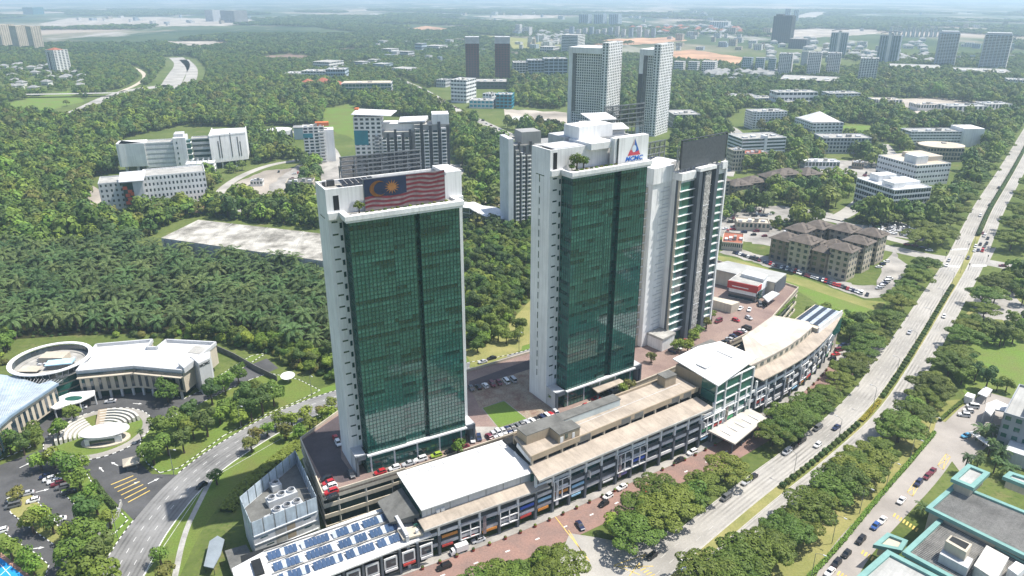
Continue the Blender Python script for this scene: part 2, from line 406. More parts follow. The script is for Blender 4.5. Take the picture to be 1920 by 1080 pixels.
for o_ in (6.7, -6.7):
    c = resample(offset(LR, o_), 1.2)
    for i in range(len(c) - 1):
        if o_ > 0 and 190 < c[i][1] < 214: continue
        kb.bar((c[i][0], c[i][1], .1), (c[i + 1][0], c[i + 1][1], .1), .25, .2, i % 2 if o_ > 0 else 0)
part(lr, 'kerb', kb, [KW, KB], kind='stuff')
roadline('footpath', [(575, 762), (490, 805), (435, 842), (402, 885), (372, 945), (345, 1000), (325, 1095)], 1.7, CONC, .03)
struct('roadside_grass', MB().strip(offset(LR, -6.7), offset(LR, -17), .014), GRASS)
struct('roadside_grass', MB().strip(offset(LR, 12), offset(LR, 6.7), .016), GRASS)

# left: office compound, asphalt with islands
asp = sheet('compound_asphalt', [(0, 1095), (-60, 1000), (-60, 905), (0, 872), (92, 838), (70, 800), (110, 752), (165, 735), (250, 728), (320, 748), (430, 700), (500, 672), (522, 690), (400, 745), (318, 792), (266, 815), (262, 868), (285, 889),
                            (333, 890), (300, 930), (250, 975), (200, 925), (165, 885), (135, 877), (150, 900), (158, 966), (140, 1020), (120, 1095)], .03, ASPH)
raised('planted_island', [(92, 893), (130, 882), (160, 884), (178, 915), (212, 945), (240, 975), (215, 1000), (188, 1012), (160, 985), (153, 958), (118, 925), (98, 905)], GRASS)
raised('planted_island', [(12, 936), (42, 922), (62, 930), (90, 965), (112, 990), (128, 1012), (108, 1026), (70, 1000), (20, 962)], GRASS_D)
raised('planted_island', [(-40, 975), (-10, 985), (30, 1015), (70, 1040), (92, 1060), (80, 1095), (-40, 1095)], GRASS)
raised('planted_island', [(-40, 880), (0, 862), (58, 838), (50, 822), (-40, 860)], GRASS)
raised('planted_island', [(268, 800), (320, 783), (420, 735), (470, 712), (505, 700), (560, 712), (600, 732), (560, 752), (500, 777), (420, 817), (382, 845), (335, 878), (300, 887), (275, 868), (262, 840)], GRASS)
raised('planted_island', [(330, 742), (400, 712), (435, 690), (470, 668), (500, 662), (440, 700), (420, 712), (345, 748)], GRASS)
sheet('sports_court', [(-30, 1035), (0, 1046), (42, 1078), (60, 1095), (-30, 1095)], .155, mat('blue_court', (.02, .30, .68), .7, .05, .2))
sheet('court_surround', [(-40, 1022), (0, 1035), (50, 1074), (75, 1095), (-40, 1095)], .145, mat('court_border', (.42, .24, .18), .8, .1, .2))
ml = MB()
for a, b in (((0, 1058), (20, 1080)), ((20, 1062), (0, 1080))): ml.bar((*G(*a), .165), (*G(*b), .165), .2, .01)
part(bpy.data.objects['sports_court'], 'court_line', ml, LINE, kind='stuff')
# painted hatching and arrows at the gate
hz = MB()
P0, P1, P2, P3 = G(208, 909), G(250, 892), G(281, 920), G(240, 942)
for i in range(6):
    t = i / 5; a = (P0[0] + (P3[0] - P0[0]) * t, P0[1] + (P3[1] - P0[1]) * t); b = (P1[0] + (P2[0] - P1[0]) * t, P1[1] + (P2[1] - P1[1]) * t)
    hz.bar((*a, .05), (*b, .05), .42, .02)
part(asp, 'yellow_bar', hz, YLINE, kind='stuff')
ar = MB()
def arrow(px, py, ang, s=1.0):
    x, y = G(px, py); c, d = math.cos(ang) * s, math.sin(ang) * s
    tr = lambda u, v: (x + u * c - v * d, y + u * d + v * c)
    ar.sheet([tr(-2, -.18), (tr(.6, -.18)), tr(.6, .18), tr(-2, .18)], .052); ar.sheet([tr(.5, -.6), tr(2, 0), tr(.5, .6)], .054)
for a in ((288, 902, .9), (80, 920, .5), (215, 870, 2.6), (190, 880, 2.4), (70, 1028, .2), (250, 908, .9), (48, 872, 1), (258, 757, -.1), (345, 775, .4), (205, 851, .3)): arrow(*a)
part(asp, 'white_arrow', ar, LINE, kind='stuff')
# ---------------------------------------------------------------- towers
DECK = 13.0
def curtain(mb, a, b, z0, z1, n, rows, floor_rows=3, rnd=R, lite_low=0.0, plane_out=None, dark=.5):
    """glass panes (one island each) from a to b (plan, local), slightly out of true; material 0 mid, 1 light, 2 dark"""
    dx, dy = (b[0] - a[0]) / n, (b[1] - a[1]) / n; L = math.hypot(dx, dy); nx_, ny_ = dy / L, -dx / L
    h = (z1 - z0) / rows; run = 0; cur = 0
    for r in range(rows):
        k = r % floor_rows; fl = r // floor_rows; run = 0
        for i in range(n):
            if run <= 0:
                run = rnd.randint(2, 9); q = rnd.random()
                if k == 1: cur = 2 if q < dark else (1 if q > .88 else 0)
                elif k == 2: cur = 1 if q > .72 else 0
                else: cur = 1 if q > .82 else (2 if q < dark * .35 else 0)
            run -= 1
            g = .05; t = [rnd.uniform(-.005, .005) for _ in range(4)]
            x0, y0 = a[0] + dx * (i + g / 1.2), a[1] + dy * (i + g / 1.2); x1, y1 = a[0] + dx * (i + 1 - g / 1.2), a[1] + dy * (i + 1 - g / 1.2)
            za, zb_ = z0 + h * r + .05, z0 + h * (r + 1) - .05
            o = lambda e: (nx_ * e, ny_ * e)
            p = [(x0 + o(t[0])[0], y0 + o(t[0])[1], za), (x1 + o(t[1])[0], y1 + o(t[1])[1], za), (x1 + o(t[2])[0], y1 + o(t[2])[1], zb_), (x0 + o(t[3])[0], y0 + o(t[3])[1], zb_)]
            mb.add(p, [(0, 1, 2, 3)], cur)
def mullions(mb, a, b, z0, z1, n, rows, d=.09, w_=.14):
    L = math.dist(a, b); dx, dy = (b[0] - a[0]) / L, (b[1] - a[1]) / L; nx_, ny_ = dy * d, -dx * d
    for i in range(n + 1):
        x, y = a[0] + (b[0] - a[0]) * i / n, a[1] + (b[1] - a[1]) * i / n
        mb.bar((x + nx_ * .3, y + ny_ * .3, z0), (x + nx_ * .3, y + ny_ * .3, z1), w_, d * 1.4)
    for r in range(rows + 1):
        z = z0 + (z1 - z0) * r / rows
        mb.bar((a[0] + nx_ * .25, a[1] + ny_ * .25, z), (b[0] + nx_ * .25, b[1] + ny_ * .25, z), d, w_ * .8)
def glass_volume(T, fr, zb, zt, rows):
    """fr: plan polyline of the front, local"""
    core = MB(); poly = fr + [(fr[-1][0], .0), (fr[0][0], .0)]
    c = [(p[0] + (.12 if i == 0 else 0), p[1] + .12) for i, p in enumerate(fr)]
    c[0] = (fr[0][0] + .12, c[0][1]); c[-1] = (fr[-1][0] - .12, c[-1][1])
    part(T, 'glass_backing', core.prism([(c[0][0], 0.02), *[(x, y) for x, y in c], (c[-1][0], 0.02)], zb, zt), MULL)
    pn, ml = MB(), MB()
    for a, b in zip([(fr[0][0], 0)] + fr, fr + [(fr[-1][0], 0)]):
        n = max(1, round(math.dist(a, b) / 1.17))
        curtain(pn, a, b, zb, zt, n, rows); mullions(ml, a, b, zb, zt, n, rows)
    part(T, 'glass_pane', pn, [G_MID, G_LITE, G_DARK], kind='stuff')
    part(T, 'mullion', ml, MULL, kind='stuff')
def lobby(T, u0, u1, v, h, n):
    part(T, 'lobby_backing', MB().box(u0 + .2, u1 - .2, v + .35, 0, .05, h), G_DARK)
    pn, ml = MB(), MB(); a, b = (u0, v), (u1, v)
    curtain(pn, a, b, .1, h, n, 4, dark=.3); mullions(ml, a, b, .1, h, n, 4)
    curtain(pn, (u0, 0), (u0, v), .1, h, 4, 4, dark=.3); mullions(ml, (u0, 0), (u0, v), .1, h, 4, 4)
    part(T, 'lobby_glass', pn, [G_MID, G_LITE, G_DARK], kind='stuff'); part(T, 'lobby_mullion', ml, MULL, kind='stuff')
    for i in range(5):
        x = u0 + 1.5 + (u1 - u0 - 3) * i / 4
        part(T, 'column', MB().cyl(x, v + .2, .05, h, .35, 10), GREYW)
SLOT = MB().box(-.85, .85, -.04, .04, -.24, .24).mesh('slot_window', G_DARK)
TALL = MB().box(-.36, .36, -.04, .04, -.8, .8).mesh('tall_window', G_DARK)
TALLX = MB().box(-.04, .04, -.36, .36, -.85, .85).mesh('tall_window', G_DARK)
SLIT = MB().box(-.04, .04, -.2, .2, -1.25, 1.25).mesh('slit_window', G_DARK)
def portal(T, u, v0, h, u_in, wd=.7):
    part(T, 'portal_wall', MB().box(u - wd / 2, u + wd / 2, v0 + .8, -.02, 0, h), GREYW)
    part(T, 'portal_post', MB().box(u - wd / 2 - .03, u + wd / 2 + .03, v0, v0 + .8, 0, h + .03), SLATE)
    part(T, 'portal_beam', MB().box(min(u_in, u), max(u_in, u), v0, v0 + .6, h - 1.6, h - .02), SLATE)
    part(T, 'portal_roof', MB().box(min(u_in, u), max(u_in, u), v0 + .6, -.02, h - .5, h - .05), GREYW)

def twin_tower(name, label, o, ang, top, gl, gr, v, notch, slits):
    T = thing(name, label, 'tower', (*o, DECK), rad(ang))
    LN, DP = 41.5, 10.6; zb, zt = 6.9, top - 8.6
    b = MB().box(0, LN, 0, DP, 0, top - 1.5)
    b.box(0, LN, 0, .6, top - 1.5, top).box(0, LN, DP - .6, DP, top - 1.5, top).box(0, .6, .6, DP - .6, top - 1.5, top).box(LN - .6, LN, .6, DP - .6, top - 1.5, top)
    WP = part(T, 'wall', b, WHITE)
    part(T, 'roof', MB().box(.62, LN - .62, .62, DP - .62, top - 1.48, top - 1.3), CONC)
    n0, n1, n2 = notch
    glass_volume(T, [(gl, v), (n0, v), (n0, v + .45), (n1, v + .45), (n1, v + 1.5), (n2, v + 1.5), (n2, v), (gr, v)], zb, zt, 60)
    lobby(T, gl - .8, gr, v, 6.3, 22)
    part(T, 'canopy', MB().box(gl - .5, gr + .4, v - 1.0, v + .6, 6.32, 6.85), WHITE2)
    # ledge round the terrace
    lg = MB(); z0 = zt + .02
    for a, d, c, e in ((gl - .9, gr + .9, v - .9, v + .5), (gl - .9, gl + .5, v + .5, -.02), (gr - .5, gr + .9, v + .5, -.02)):
        lg.box(a, d, c, e, z0, z0 + .7).box(a - .35 * (a < 10), d + .35 * (d > 30), c - .35 * (c < v), e, z0 + .72, z0 + 2.0)
    part(T, 'terrace_ledge', lg, WHITE)
    part(T, 'ledge_band', MB().box(.02, gl - 1.3, -1.0, -.02, z0, z0 + 1.9), WHITE)
    part(T, 'ledge_band', MB().box(gr + 1.3, LN - .02, -1.0, -.02, z0, z0 + 1.9), WHITE)
    part(T, 'terrace_floor', MB().box(gl + .5, gr - .5, v + .5, -.02, z0, z0 + 1.2), CONC)
    for i in range(20):
        z = zb + 3.2 + (zt - zb - 3.5) * i / 19.5
        obj('slot_window', SLOT, WP, (gl * .42, -.02, z + 1.2)); obj('tall_window', TALL, WP, (gl - .75, -.02, z))
        obj('side_window', TALLX, WP, (gl - .06, -.8, z))
        if slits: obj('slit_window', SLIT, WP, (-.02, DP * .55, z + .5))
    part(WP, 'wall_slot', MB().box(-.03, .02, DP * .3, DP * .75, top - 9.2, top - 8.9), G_DARK)
    portal(T, .4, v - .6, 7.2, gl - .9); portal(T, LN - .4, v - .6, 7.2, gr + .5)
    return T, top, zt + .02 + 2.0
def ufr(T):
    a = T.rotation_euler[2]; c, s_ = math.cos(a), math.sin(a); o = T.location
    return lambda u, v, z=0: (o.x + u * c - v * s_, o.y + u * s_ + v * c, o.z + z)

LT, LTOP, LTER = twin_tower('glass_office_tower', 'green glass office tower with white end walls, flag billboard on top', (-51.7, 199.6), 28.5, 91.4, 4.3, 37.9, -5.5, (17.0, 23.9, 25.3), False)
part(LT, 'roof_opening', MB().box(2.0, 3.6, -.04, .3, LTOP - 6.2, LTOP - 2.0), DARK)
part(LT, 'roof_window', MB().box(2.2, 3.7, -.04, .3, LTOP - 8.2, LTOP - 6.9), G_DARK)
part(LT, 'right_roof_block', MB().box(36.4, 41.52, .02, 10.58, LTOP + .005, LTOP + .9), WHITE)
PVD = glassmat('solar_panel_dark', (.03, .035, .045), .15, .12)
PVB = glassmat('solar_panel_blue', (.05, .09, .17), .25, .15)
for i in range(6): part(LT, 'roof_panel', MB().add([(6 + i * 1.7, 1.2, LTOP - .4), (7.5 + i * 1.7, 1.2, LTOP - .4), (7.5 + i * 1.7, 8.5, LTOP + .3), (6 + i * 1.7, 8.5, LTOP + .3)], [(0, 1, 2, 3)]), PVD)
part(LT, 'roof_vent', MB().box(3, 5, 8.2, 9.6, LTOP - 1.3, LTOP + .4).cyl(2, 9, LTOP - 1.3, LTOP, .5), STEELD)
LL = ufr(LT)
# steel lattice behind the roof
def lattice(name, label, T, u0, u1, v, z0, z1, nb, nr, d, base_z):
    t = thing(name, label, 'frame', LL0(T)(u0, v, base_z), T.rotation_euler[2]); W = u1 - u0; h = z1 - z0; zz = z0 - base_z
    for i in range(nb + 1):
        x = W * i / nb
        part(t, 'post', MB().bar((x, 0, 0), (x, 0, zz + h), .32).bar((x, d, 0), (x, d, zz + h * .55), .26).bar((x, 0, zz + h * .95), (x, d, zz), .2), STEEL)
    for j in range(nr):
        z = zz + h * j / (nr - 1)
        part(t, 'rail', MB().bar((-.3, -.1, z), (W + .3, -.1, z), .28, .38), STEEL)
    lv = MB()
    for j in range(nr - 1):
        for k in range(1, 4):
            z = zz + h * (j + k / 4.0) / (nr - 1); lv.bar((0, .3, z), (W, .3, z), .45, .14)
    part(t, 'louvre', lv, STEELD, kind='stuff')
    return t
LL0 = ufr
lattice('steel_lattice_screen', 'dark steel lattice screen standing on roof behind the flag billboard', LT, 8.2, 33, 11.6, LTOP - .3, LTOP + 6, 6, 6, 2.2, LTOP - 1.4)
part(LT, 'rear_roof_wing', MB().box(6, 36, 10.62, 15.5, LTOP - 14, LTOP - 1.42), GREYW)
# flag billboard: printed panel built as thin coloured plates
def wave_plate(mb, u0, u1, za, zb_, v, amp, n, mi=0, ph=0):
    f = lambda u: amp * math.sin(u * .55 + ph) + amp * .5 * math.sin(u * 1.2 + 1)
    for i in range(n):
        a, b = u0 + (u1 - u0) * i / n, u0 + (u1 - u0) * (i + 1) / n
        mb.add([(a, v, za + f(a)), (b, v, za + f(b)), (b, v, zb_ + f(b)), (a, v, zb_ + f(a))], [(0, 1, 2, 3)], mi)
FRED = mat('flag_red', (.185, .03, .04), .6, .14, .5, col2=(.12, .03, .042)); FWHT = mat('flag_white', (.27, .215, .215), .6, .14, .35, col2=(.16, .12, .125))
FBLU = mat('flag_blue', (.022, .034, .075), .6, .15, .3); FYEL = mat('flag_yellow', (.32, .15, .05), .6, .12, .6)
fb = thing('flag_billboard', 'large billboard printed with striped flag, crescent and star, on tower roof', 'billboard', LL(10.6, -1.6, LTER - .8), LT.rotation_euler[2])
FW, FZ0, FZ1 = 24.6, .3, 9.3
part(fb, 'backing_frame', MB().box(-.15, FW + .15, .05, .5, FZ0 - .15, FZ1 + .15), STEEL)
for i in range(7): part(fb, 'support_post', MB().bar((1 + i * 3.7, .3, -.3), (1 + i * 3.7, .3, FZ0 - .16), .25), STEELD)
part(fb, 'printed_sheet', MB().box(0, FW, .0, .04, FZ0, FZ1), FWHT)
sh = (FZ1 - FZ0) / 14
for i in range(14):
    if i % 2 == 0:
        s_ = MB(); top = FZ1 - i * sh; lo = i >= 8
        n = 40
        for j in range(n):
            a, b = FW * j / n, FW * (j + 1) / n
            f = lambda u: .26 * math.sin(u * .5 + .4) + .10 * math.sin(u * 1.1 + i * .5)
            e0 = max(FZ0, min(FZ1, top - sh + f(a))), max(FZ0, min(FZ1, top - sh + f(b))), max(FZ0, min(FZ1, top + f(b))), max(FZ0, min(FZ1, top + f(a)))
            if e0[3] - e0[0] > .02: s_.add([(a, -.03, e0[0]), (b, -.03, e0[1]), (b, -.03, e0[2]), (a, -.03, e0[3])], [(0, 1, 2, 3)])
        part(fb, 'red_stripe', s_, FRED)
cn = MB(); n = 24
for j in range(n):
    a, b = 12.6 * j / n, 12.6 * (j + 1) / n; f = lambda u: FZ1 - sh * 8 + .3 * math.sin(u * .5 + .4)+ .05 * (12.6 - u)*0
    cn.add([(a, -.06, f(a)), (b, -.06, f(b)), (b, -.06, FZ1), (a, -.06, FZ1)], [(0, 1, 2, 3)])
part(fb, 'blue_canton', cn, FBLU)
cr = []
cx, cz = 4.1, FZ1 - 3.0
for i in range(25): t = rad(40 + 280 * i / 24); cr.append((cx + 2.45 * math.cos(t) * 1.05, cz + 2.3 * math.sin(t)))
inn = []
for i in range(25): t = rad(318 - 276 * i / 24); inn.append((cx + .75 + 1.95 * math.cos(t) * 1.05, cz + 1.85 * math.sin(t)))
cm = MB()
for i in range(24):
    a, b, c, d = cr[i], cr[i + 1], inn[24 - i - 1], inn[24 - i]
    cm.add([(p[0], -.09, p[1]) for p in (a, b, c, d)], [(0, 1, 2, 3), (3, 2, 1, 0)])
part(fb, 'yellow_crescent', cm, FYEL)
sm_ = MB(); pts = []
for i in range(28): t = rad(90 + 360 * i / 28); r = 2.15 if i % 2 == 0 else .95; pts.append((8.2 + r * math.cos(t) * 1.1, -.09, cz + .1 + r * math.sin(t)))
sm_.add([(8.2, -.09, cz + .1)] + pts, [(0, i + 1, (i + 1) % 28 + 1) for i in range(28)])
part(fb, 'yellow_star', sm_, FYEL)

MT, MTOP, MTER = twin_tower('glass_office_tower', 'green glass office tower with white end walls and triangle logo sign on roof', (12.5, 239.4), 33.5, 94.4, 4.9, 37.6, -6.0, (19.0, 23.2, 25.8), True)
ML = ufr(MT)
part(MT, 'roof_opening', MB().box(1.2, 2.8, -.04, .3, MTOP - 6.5, MTOP - 1.0), DARK)
part(MT, 'roof_hall', MB().box(15, 25.2, -2.5, 9.8, MTOP - 1.25, MTOP + .9), WHITE)
part(MT, 'lift_overrun', MB().box(16, 31, 5.5, 14.0, MTOP + .92, MTOP + 5.2), WHITE)
for i in range(4): part(MT, 'roof_louvre', MB().box(3.2 + i * 3.0, 6 + i * 3.0, 1.0, 9.0, MTOP - 1.2, MTOP - .2), STEELD)
part(MT, 'roof_slab', MB().box(2.6, 15.5, .9, 9.5, MTOP - .15, MTOP + .1), GREYW)
for a, b, c, d, z in ((24, 36, 11, 16, 3.3), (28, 40, 14, 20, 5.2), (31, 42, 9, 13, 2.2)):
    part(MT, 'tilted_roof', MB().prism([(a, c), (b, c), (b, d), (a, d)], [MTOP + z, MTOP + z - .6, MTOP + z + .9, MTOP + z + 1.5], [MTOP + z + .35, MTOP + z - .25, MTOP + z + 1.25, MTOP + z + 1.85]), WHITE2)
part(MT, 'rear_wing', MB().box(14, 41.5, 10.62, 20.5, 0, MTOP + 1.2), GREYW)
sg = thing('logo_sign', 'white box sign with red and blue triangle logo on roof edge of tower', 'sign', ML(25.6, -4.2, MTER - .7), MT.rotation_euler[2])
part(sg, 'sign_box', MB().box(0, 13.6, 0, 3.0, .3, 9.3), WHITE); part(sg, 'sign_side', MB().box(-1.6, -.02, .3, 2.6, 0, 9.2), WHITE)
part(sg, 'side_gap', MB().box(-.5, -.01, -.05, .28, .4, 9.1), STEELD)
for i in range(8): part(sg, 'sign_foot', MB().box(.6 + i * 1.7, .9 + i * 1.7, .1, .5, -.3, .28), STEELD)
LRED = mat('logo_red', (.55, .07, .10), .5, .06, .5); LBLU = mat('logo_blue', (.03, .12, .42), .5, .06, .5); LGRY = mat('logo_grey_pink', (.48, .38, .40), .5, .1, .5); LSKY = mat('logo_pale_disc', (.62, .70, .78), .5, .06, .5)
ax, az, bx0, bx1, bz = 7.2, 8.6, 4.2, 10.0, 2.75
part(sg, 'logo_left_face', MB().add([(bx0, -.03, bz), (ax, -.03, bz), (ax, -.03, az)], [(0, 1, 2)]), LGRY)
part(sg, 'logo_right_face', MB().add([(ax, -.03, bz), (bx1, -.03, bz), (ax, -.03, az)], [(0, 1, 2)]), LBLU)
part(sg, 'logo_red_base', MB().add([(bx0, -.05, bz), (bx1, -.05, bz), (bx1 - .75, -.05, bz + 1.5), (7.9, -.05, bz + 1.1), (6.4, -.05, bz + 1.9), (bx0 + .95, -.05, bz + 1.85)], [(0, 1, 2, 3, 4, 5)]), LRED)
part(sg, 'logo_disc', MB().add([(7.05 + .95 * math.cos(rad(i * 20)), -.07, 5.0 + 1.25 * math.sin(rad(i * 20))) for i in range(18)], [tuple(range(18))]), LSKY)
def text(T, s, size, loc, m, ang=(rad(90), 0, 0), shear=0, ext=.03, name='lettering', align='CENTER', sx=1.0):
    c = bpy.data.curves.new(name, 'FONT'); c.body = s; c.size = size; c.extrude = ext; c.shear = shear; c.align_x = align; c.materials.append(m); c.offset = size * .035; c.resolution_u = 2
    o = bpy.data.objects.new(name + '_curve', c); COL.objects.link(o)
    bpy.context.view_layer.update()
    me = bpy.data.meshes.new_from_object(o.evaluated_get(bpy.context.evaluated_depsgraph_get())); me.name = name
    p = obj(name, me, T); p.location = loc; p.rotation_euler = ang; p.scale = (sx, 1, 1)
    bpy.data.objects.remove(o); bpy.data.curves.remove(c); p['kind'] = 'stuff'; return p
text(sg, 'MCMC', 2.1, (7.1, -.06, 1.0), mat('sign_blue', (.01, .13, .50), .5, .05, .5), shear=.25, sx=1.25)
LEDB = lattice('steel_lattice_screen', 'dark steel lattice screen on roof right of the triangle logo sign', MT, 41, 61, 22, MTOP - .5, MTOP + 8.0, 5, 6, 2.0, MTOP - 10)
# ---------------------------------------------------------------- third tower
a0 = G(1251, 645, DECK)
RT = thing('apartment_tower', 'narrow white and slate tower with green windows, stone strip and white stair shaft', 'tower', (*a0, DECK), rad(40))
RH = 74.5; LN = 30.5
RTW = part(RT, 'wall', MB().box(.6, LN, .7, 15, 4, RH), WHITE)
part(RT, 'roof', MB().box(1.5, LN - .5, 1.5, 14.5, RH + .005, RH + .4), CONC)
part(RT, 'parapet', MB().box(0, 9.4, -.2, 1.2, RH - 2.4, RH + .6).box(.0, 1.2, 1.2, 15, RH - 2.4, RH + .6), WHITE)
part(RT, 'parapet', MB().box(27.2, LN + .1, -.2, 1.2, RH - 1.4, RH + 1.6), WHITE)
part(RT, 'frame_cap', MB().box(9.6, 20.6, -1.8, 1.0, RH + .2, RH + 1.6), WHITE)
part(RT, 'portal_column', MB().box(9.42, 11.6, -1.7, .68, 0, RH + .18), SLATE)
part(RT, 'portal_column', MB().box(20.6, 22.6, -1.7, .68, 0, RH + 1.4), SLATE)
part(RT, 'stone_strip', MB().box(14.4, 18.2, -1.2, .68, 0, RH - .6), STONE)
part(RT, 'stone_side', MB().box(13.7, 14.38, -1.0, .68, 0, RH - .4), SLATE)
part(RT, 'corner_strip', MB().box(-.02, .58, .4, 1.3, 3.6, RH - 2.42), CREAM)
part(RT, 'corner_band', MB().box(.2, .57, 1.4, 2.6, 3.6, RH - 2.44), SLATE)
part(RT, 'right_edge', MB().box(LN - .7, LN + .25, -.25, .68, 3, RH - 1.42), WHITE)
G_RT = glassmat('teal_window_glass', (.07, .21, .185), .2); NF = 19; fh = (RH - 9) / NF
WIN = {}
def win(T, u0, u1, v, z0, z1, m, name='window'):
    k = (round(u1 - u0, 2), round(z1 - z0, 2), m.name)
    if k not in WIN: WIN[k] = MB().box(-k[0] / 2, k[0] / 2, -.05, .05, -k[1] / 2, k[1] / 2).mesh(name, m)
    return obj(name, WIN[k], T, ((u0 + u1) / 2, v, (z0 + z1) / 2))
for i in range(NF):
    z = 5.5 + i * fh; pick = lambda: R.choice((G_RT, G_RT, G_LITE, G_RT, G_MID, G_BLUE))
    win(RTW, .7, 2.4, .62, z + .25, z + fh - .02, G_RT); win(RTW, 2.5, 6.9, .62, z + .25, z + fh - .02, pick()); win(RTW, 7.0, 9.3, .64, z + .25, z + fh - .02, G_DARK)
    part(RT, 'balcony_slab', MB().box(-.1, 9.35, -.2, .6, z + .0, z + .24), WHITE)
    win(RTW, 11.7, 13.5, .62, z + .14, z + fh - .16, pick()); win(RTW, 18.4, 20.4, .62, z + .14, z + fh - .16, pick())
    part(RT, 'floor_band', MB().box(11.62, 13.68, -.1, .58, z - .14, z + .12).box(18.22, 20.58, -.1, .58, z - .14, z + .12), WHITE)
    win(RTW, 22.8, LN - .8, .62, z + .46, z + fh - .06, pick())
    part(RT, 'spandrel', MB().box(22.62, LN - .72, -.05, .58, z - .05, z + .45), WHITE)
for z in range(1, 5): part(RT, 'stone_joint_ledge', MB().box(14.3, 18.3, -1.3, -1.21, RH * z / 5, RH * z / 5 + .25), WHITE)
part(RT, 'ground_storey', MB().box(.8, LN - .5, .9, 14.8, 0, 3.98), G_MID)
# white stair shaft on the left
part(RT, 'stair_shaft', MB().box(-11.0, .55, 5.2, 15.2, 0, RH - 3.0), WHITE)
part(RT, 'shaft_head', MB().box(-11.6, 1.0, 4.6, 15.6, RH - 2.98, RH + 3.4), WHITE)
WWP = part(RT, 'side_wing', MB().box(-14.6, -11.02, 7.5, 15.0, 0, RH - 4.5), CREAM)
for i in range(NF):
    z = 5.5 + i * fh
    part(RT, 'sun_fin', MB().box(-6.0, -.6, 4.95, 5.18, z, z + .22), GREYW); part(RT, 'sun_fin', MB().box(-4.2, -.6, 4.98, 5.18, z + 1.4, z + 1.6), GREYW)
    part(RT, 'side_ledge', MB().box(-15.0, -11.04, 7.0, 7.48, z, z + .26), WHITE)
    win(WWP, -14.5, -12.4, 7.44, z + .4, z + fh - .1, G_DARK)
part(RT, 'entrance_canopy', MB().prism([(-8.0, -3.6), (1.2, -3.2), (1.2, .1), (.5, .6), (.5, 5.1), (-8.0, 5.1)], 5.2, 6.2), CONC)
part(RT, 'entrance_wall', MB().box(-7.6, .4, -3.2, 5.0, 0, 5.18), WHITE)
# curved roof and LED board
cv = MB(); n = 14
for i in range(n):
    t0, t1 = math.pi * i / n, math.pi * (i + 1) / n
    p = lambda t: (5.5 - 6.5 * math.cos(t), RH + .2 + 3.6 * math.sin(t))
    (xa, za), (xb, zb2) = p(t0), p(t1)
    cv.add([(xa, 8, za), (xb, 8, zb2), (xb, 20, zb2), (xa, 20, za)], [(0, 1, 2, 3)])
cv.add([(5.5 - 6.5 * math.cos(math.pi * i / n), 8.0, RH + .2 + 3.6 * math.sin(math.pi * i / n)) for i in range(n + 1)], [tuple(range(n + 1))])
part(RT, 'vaulted_roof', cv, WHITE2)
RL = ufr(RT)
bb = thing('led_billboard', 'dark grey blank billboard screen on the roof of narrow tower', 'billboard', RL(.8, 1.4, RH + .65), RT.rotation_euler[2])
part(bb, 'screen', MB().box(0, 29.5, 0, .6, 1.3, 12.0), mat('led_screen_grey', (.085, .095, .105), .6, .12, .8, fine=.1))
part(bb, 'screen_edge', MB().box(-.3, -.02, -.1, .7, 1.8, 12.7).box(29.52, 29.8, -.1, .7, 1.8, 12.7).box(-.3, 29.8, -.1, .7, 12.62, 12.9), STEELD)
for i in range(9):
    x = .6 + i * 3.5
    part(bb, 'support', MB().bar((x, .9, 0), (x, .9, 12.4), .3).bar((x, 3.6, 0), (x, .9, 9), .22).bar((x, .3, 0), (x, .3, 1.88), .3), STEEL)
part(bb, 'ladder', MB().bar((-1.4, .4, 0), (-1.4, .4, 11), .2).bar((-2.4, .4, 0), (-2.4, .4, 11), .2).bar((-2.4, .4, 3), (-1.4, .4, 3), .15).bar((-2.4, .4, 6), (-1.4, .4, 6), .15).bar((-2.4, .4, 9), (-1.4, .4, 9), .15), STEEL)
lattice('steel_truss_frame', 'grey steel truss frame between the logo sign and the blank billboard', RT, -12, 10, 17.5, RH + .5, RH + 10.5, 7, 5, 3.0, RH - 6)
# ---------------------------------------------------------------- parking podium under the towers
PK = thing('parking_podium', 'raised parking podium with banded cream parapets carrying the three towers', 'podium', (0, 0, 0))
DK = [(-57.5, 184.9), (-34.1, 197.8), (0, 218.4), (21.5, 234.2), (60, 262.7), (84, 281), (116.1, 307.7), (148, 354.3), (116.8, 395.9), (92, 372), (60, 345), (9.1, 281.7), (-18.3, 264.1), (-63, 233.5), (-72.4, 215.1)]
def inset(poly, d):
    n = len(poly); out = []
    for i in range(n):
        a, b, c = poly[i - 1], poly[i], poly[(i + 1) % n]
        e1 = Vector((b[0] - a[0], b[1] - a[1])).normalized(); e2 = Vector((c[0] - b[0], c[1] - b[1])).normalized()
        nn = Vector((-e1.y - e2.y, e1.x + e2.x)); L = nn.length or 1; k = d / max(.4, (nn / L).dot(Vector((-e1.y, e1.x))))
        out.append((b[0] + nn.x / L * k, b[1] + nn.y / L * k))
    return out
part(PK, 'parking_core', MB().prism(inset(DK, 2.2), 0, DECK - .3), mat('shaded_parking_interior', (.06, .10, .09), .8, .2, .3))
dm = mat('deck_paving', (.26, .19, .16), .9, .18, .08, fine=.14, col2=(.20, .14, .125))
part(PK, 'deck', MB().prism(DK, DECK - .6, DECK), dm)
IN = inset(DK, .35)
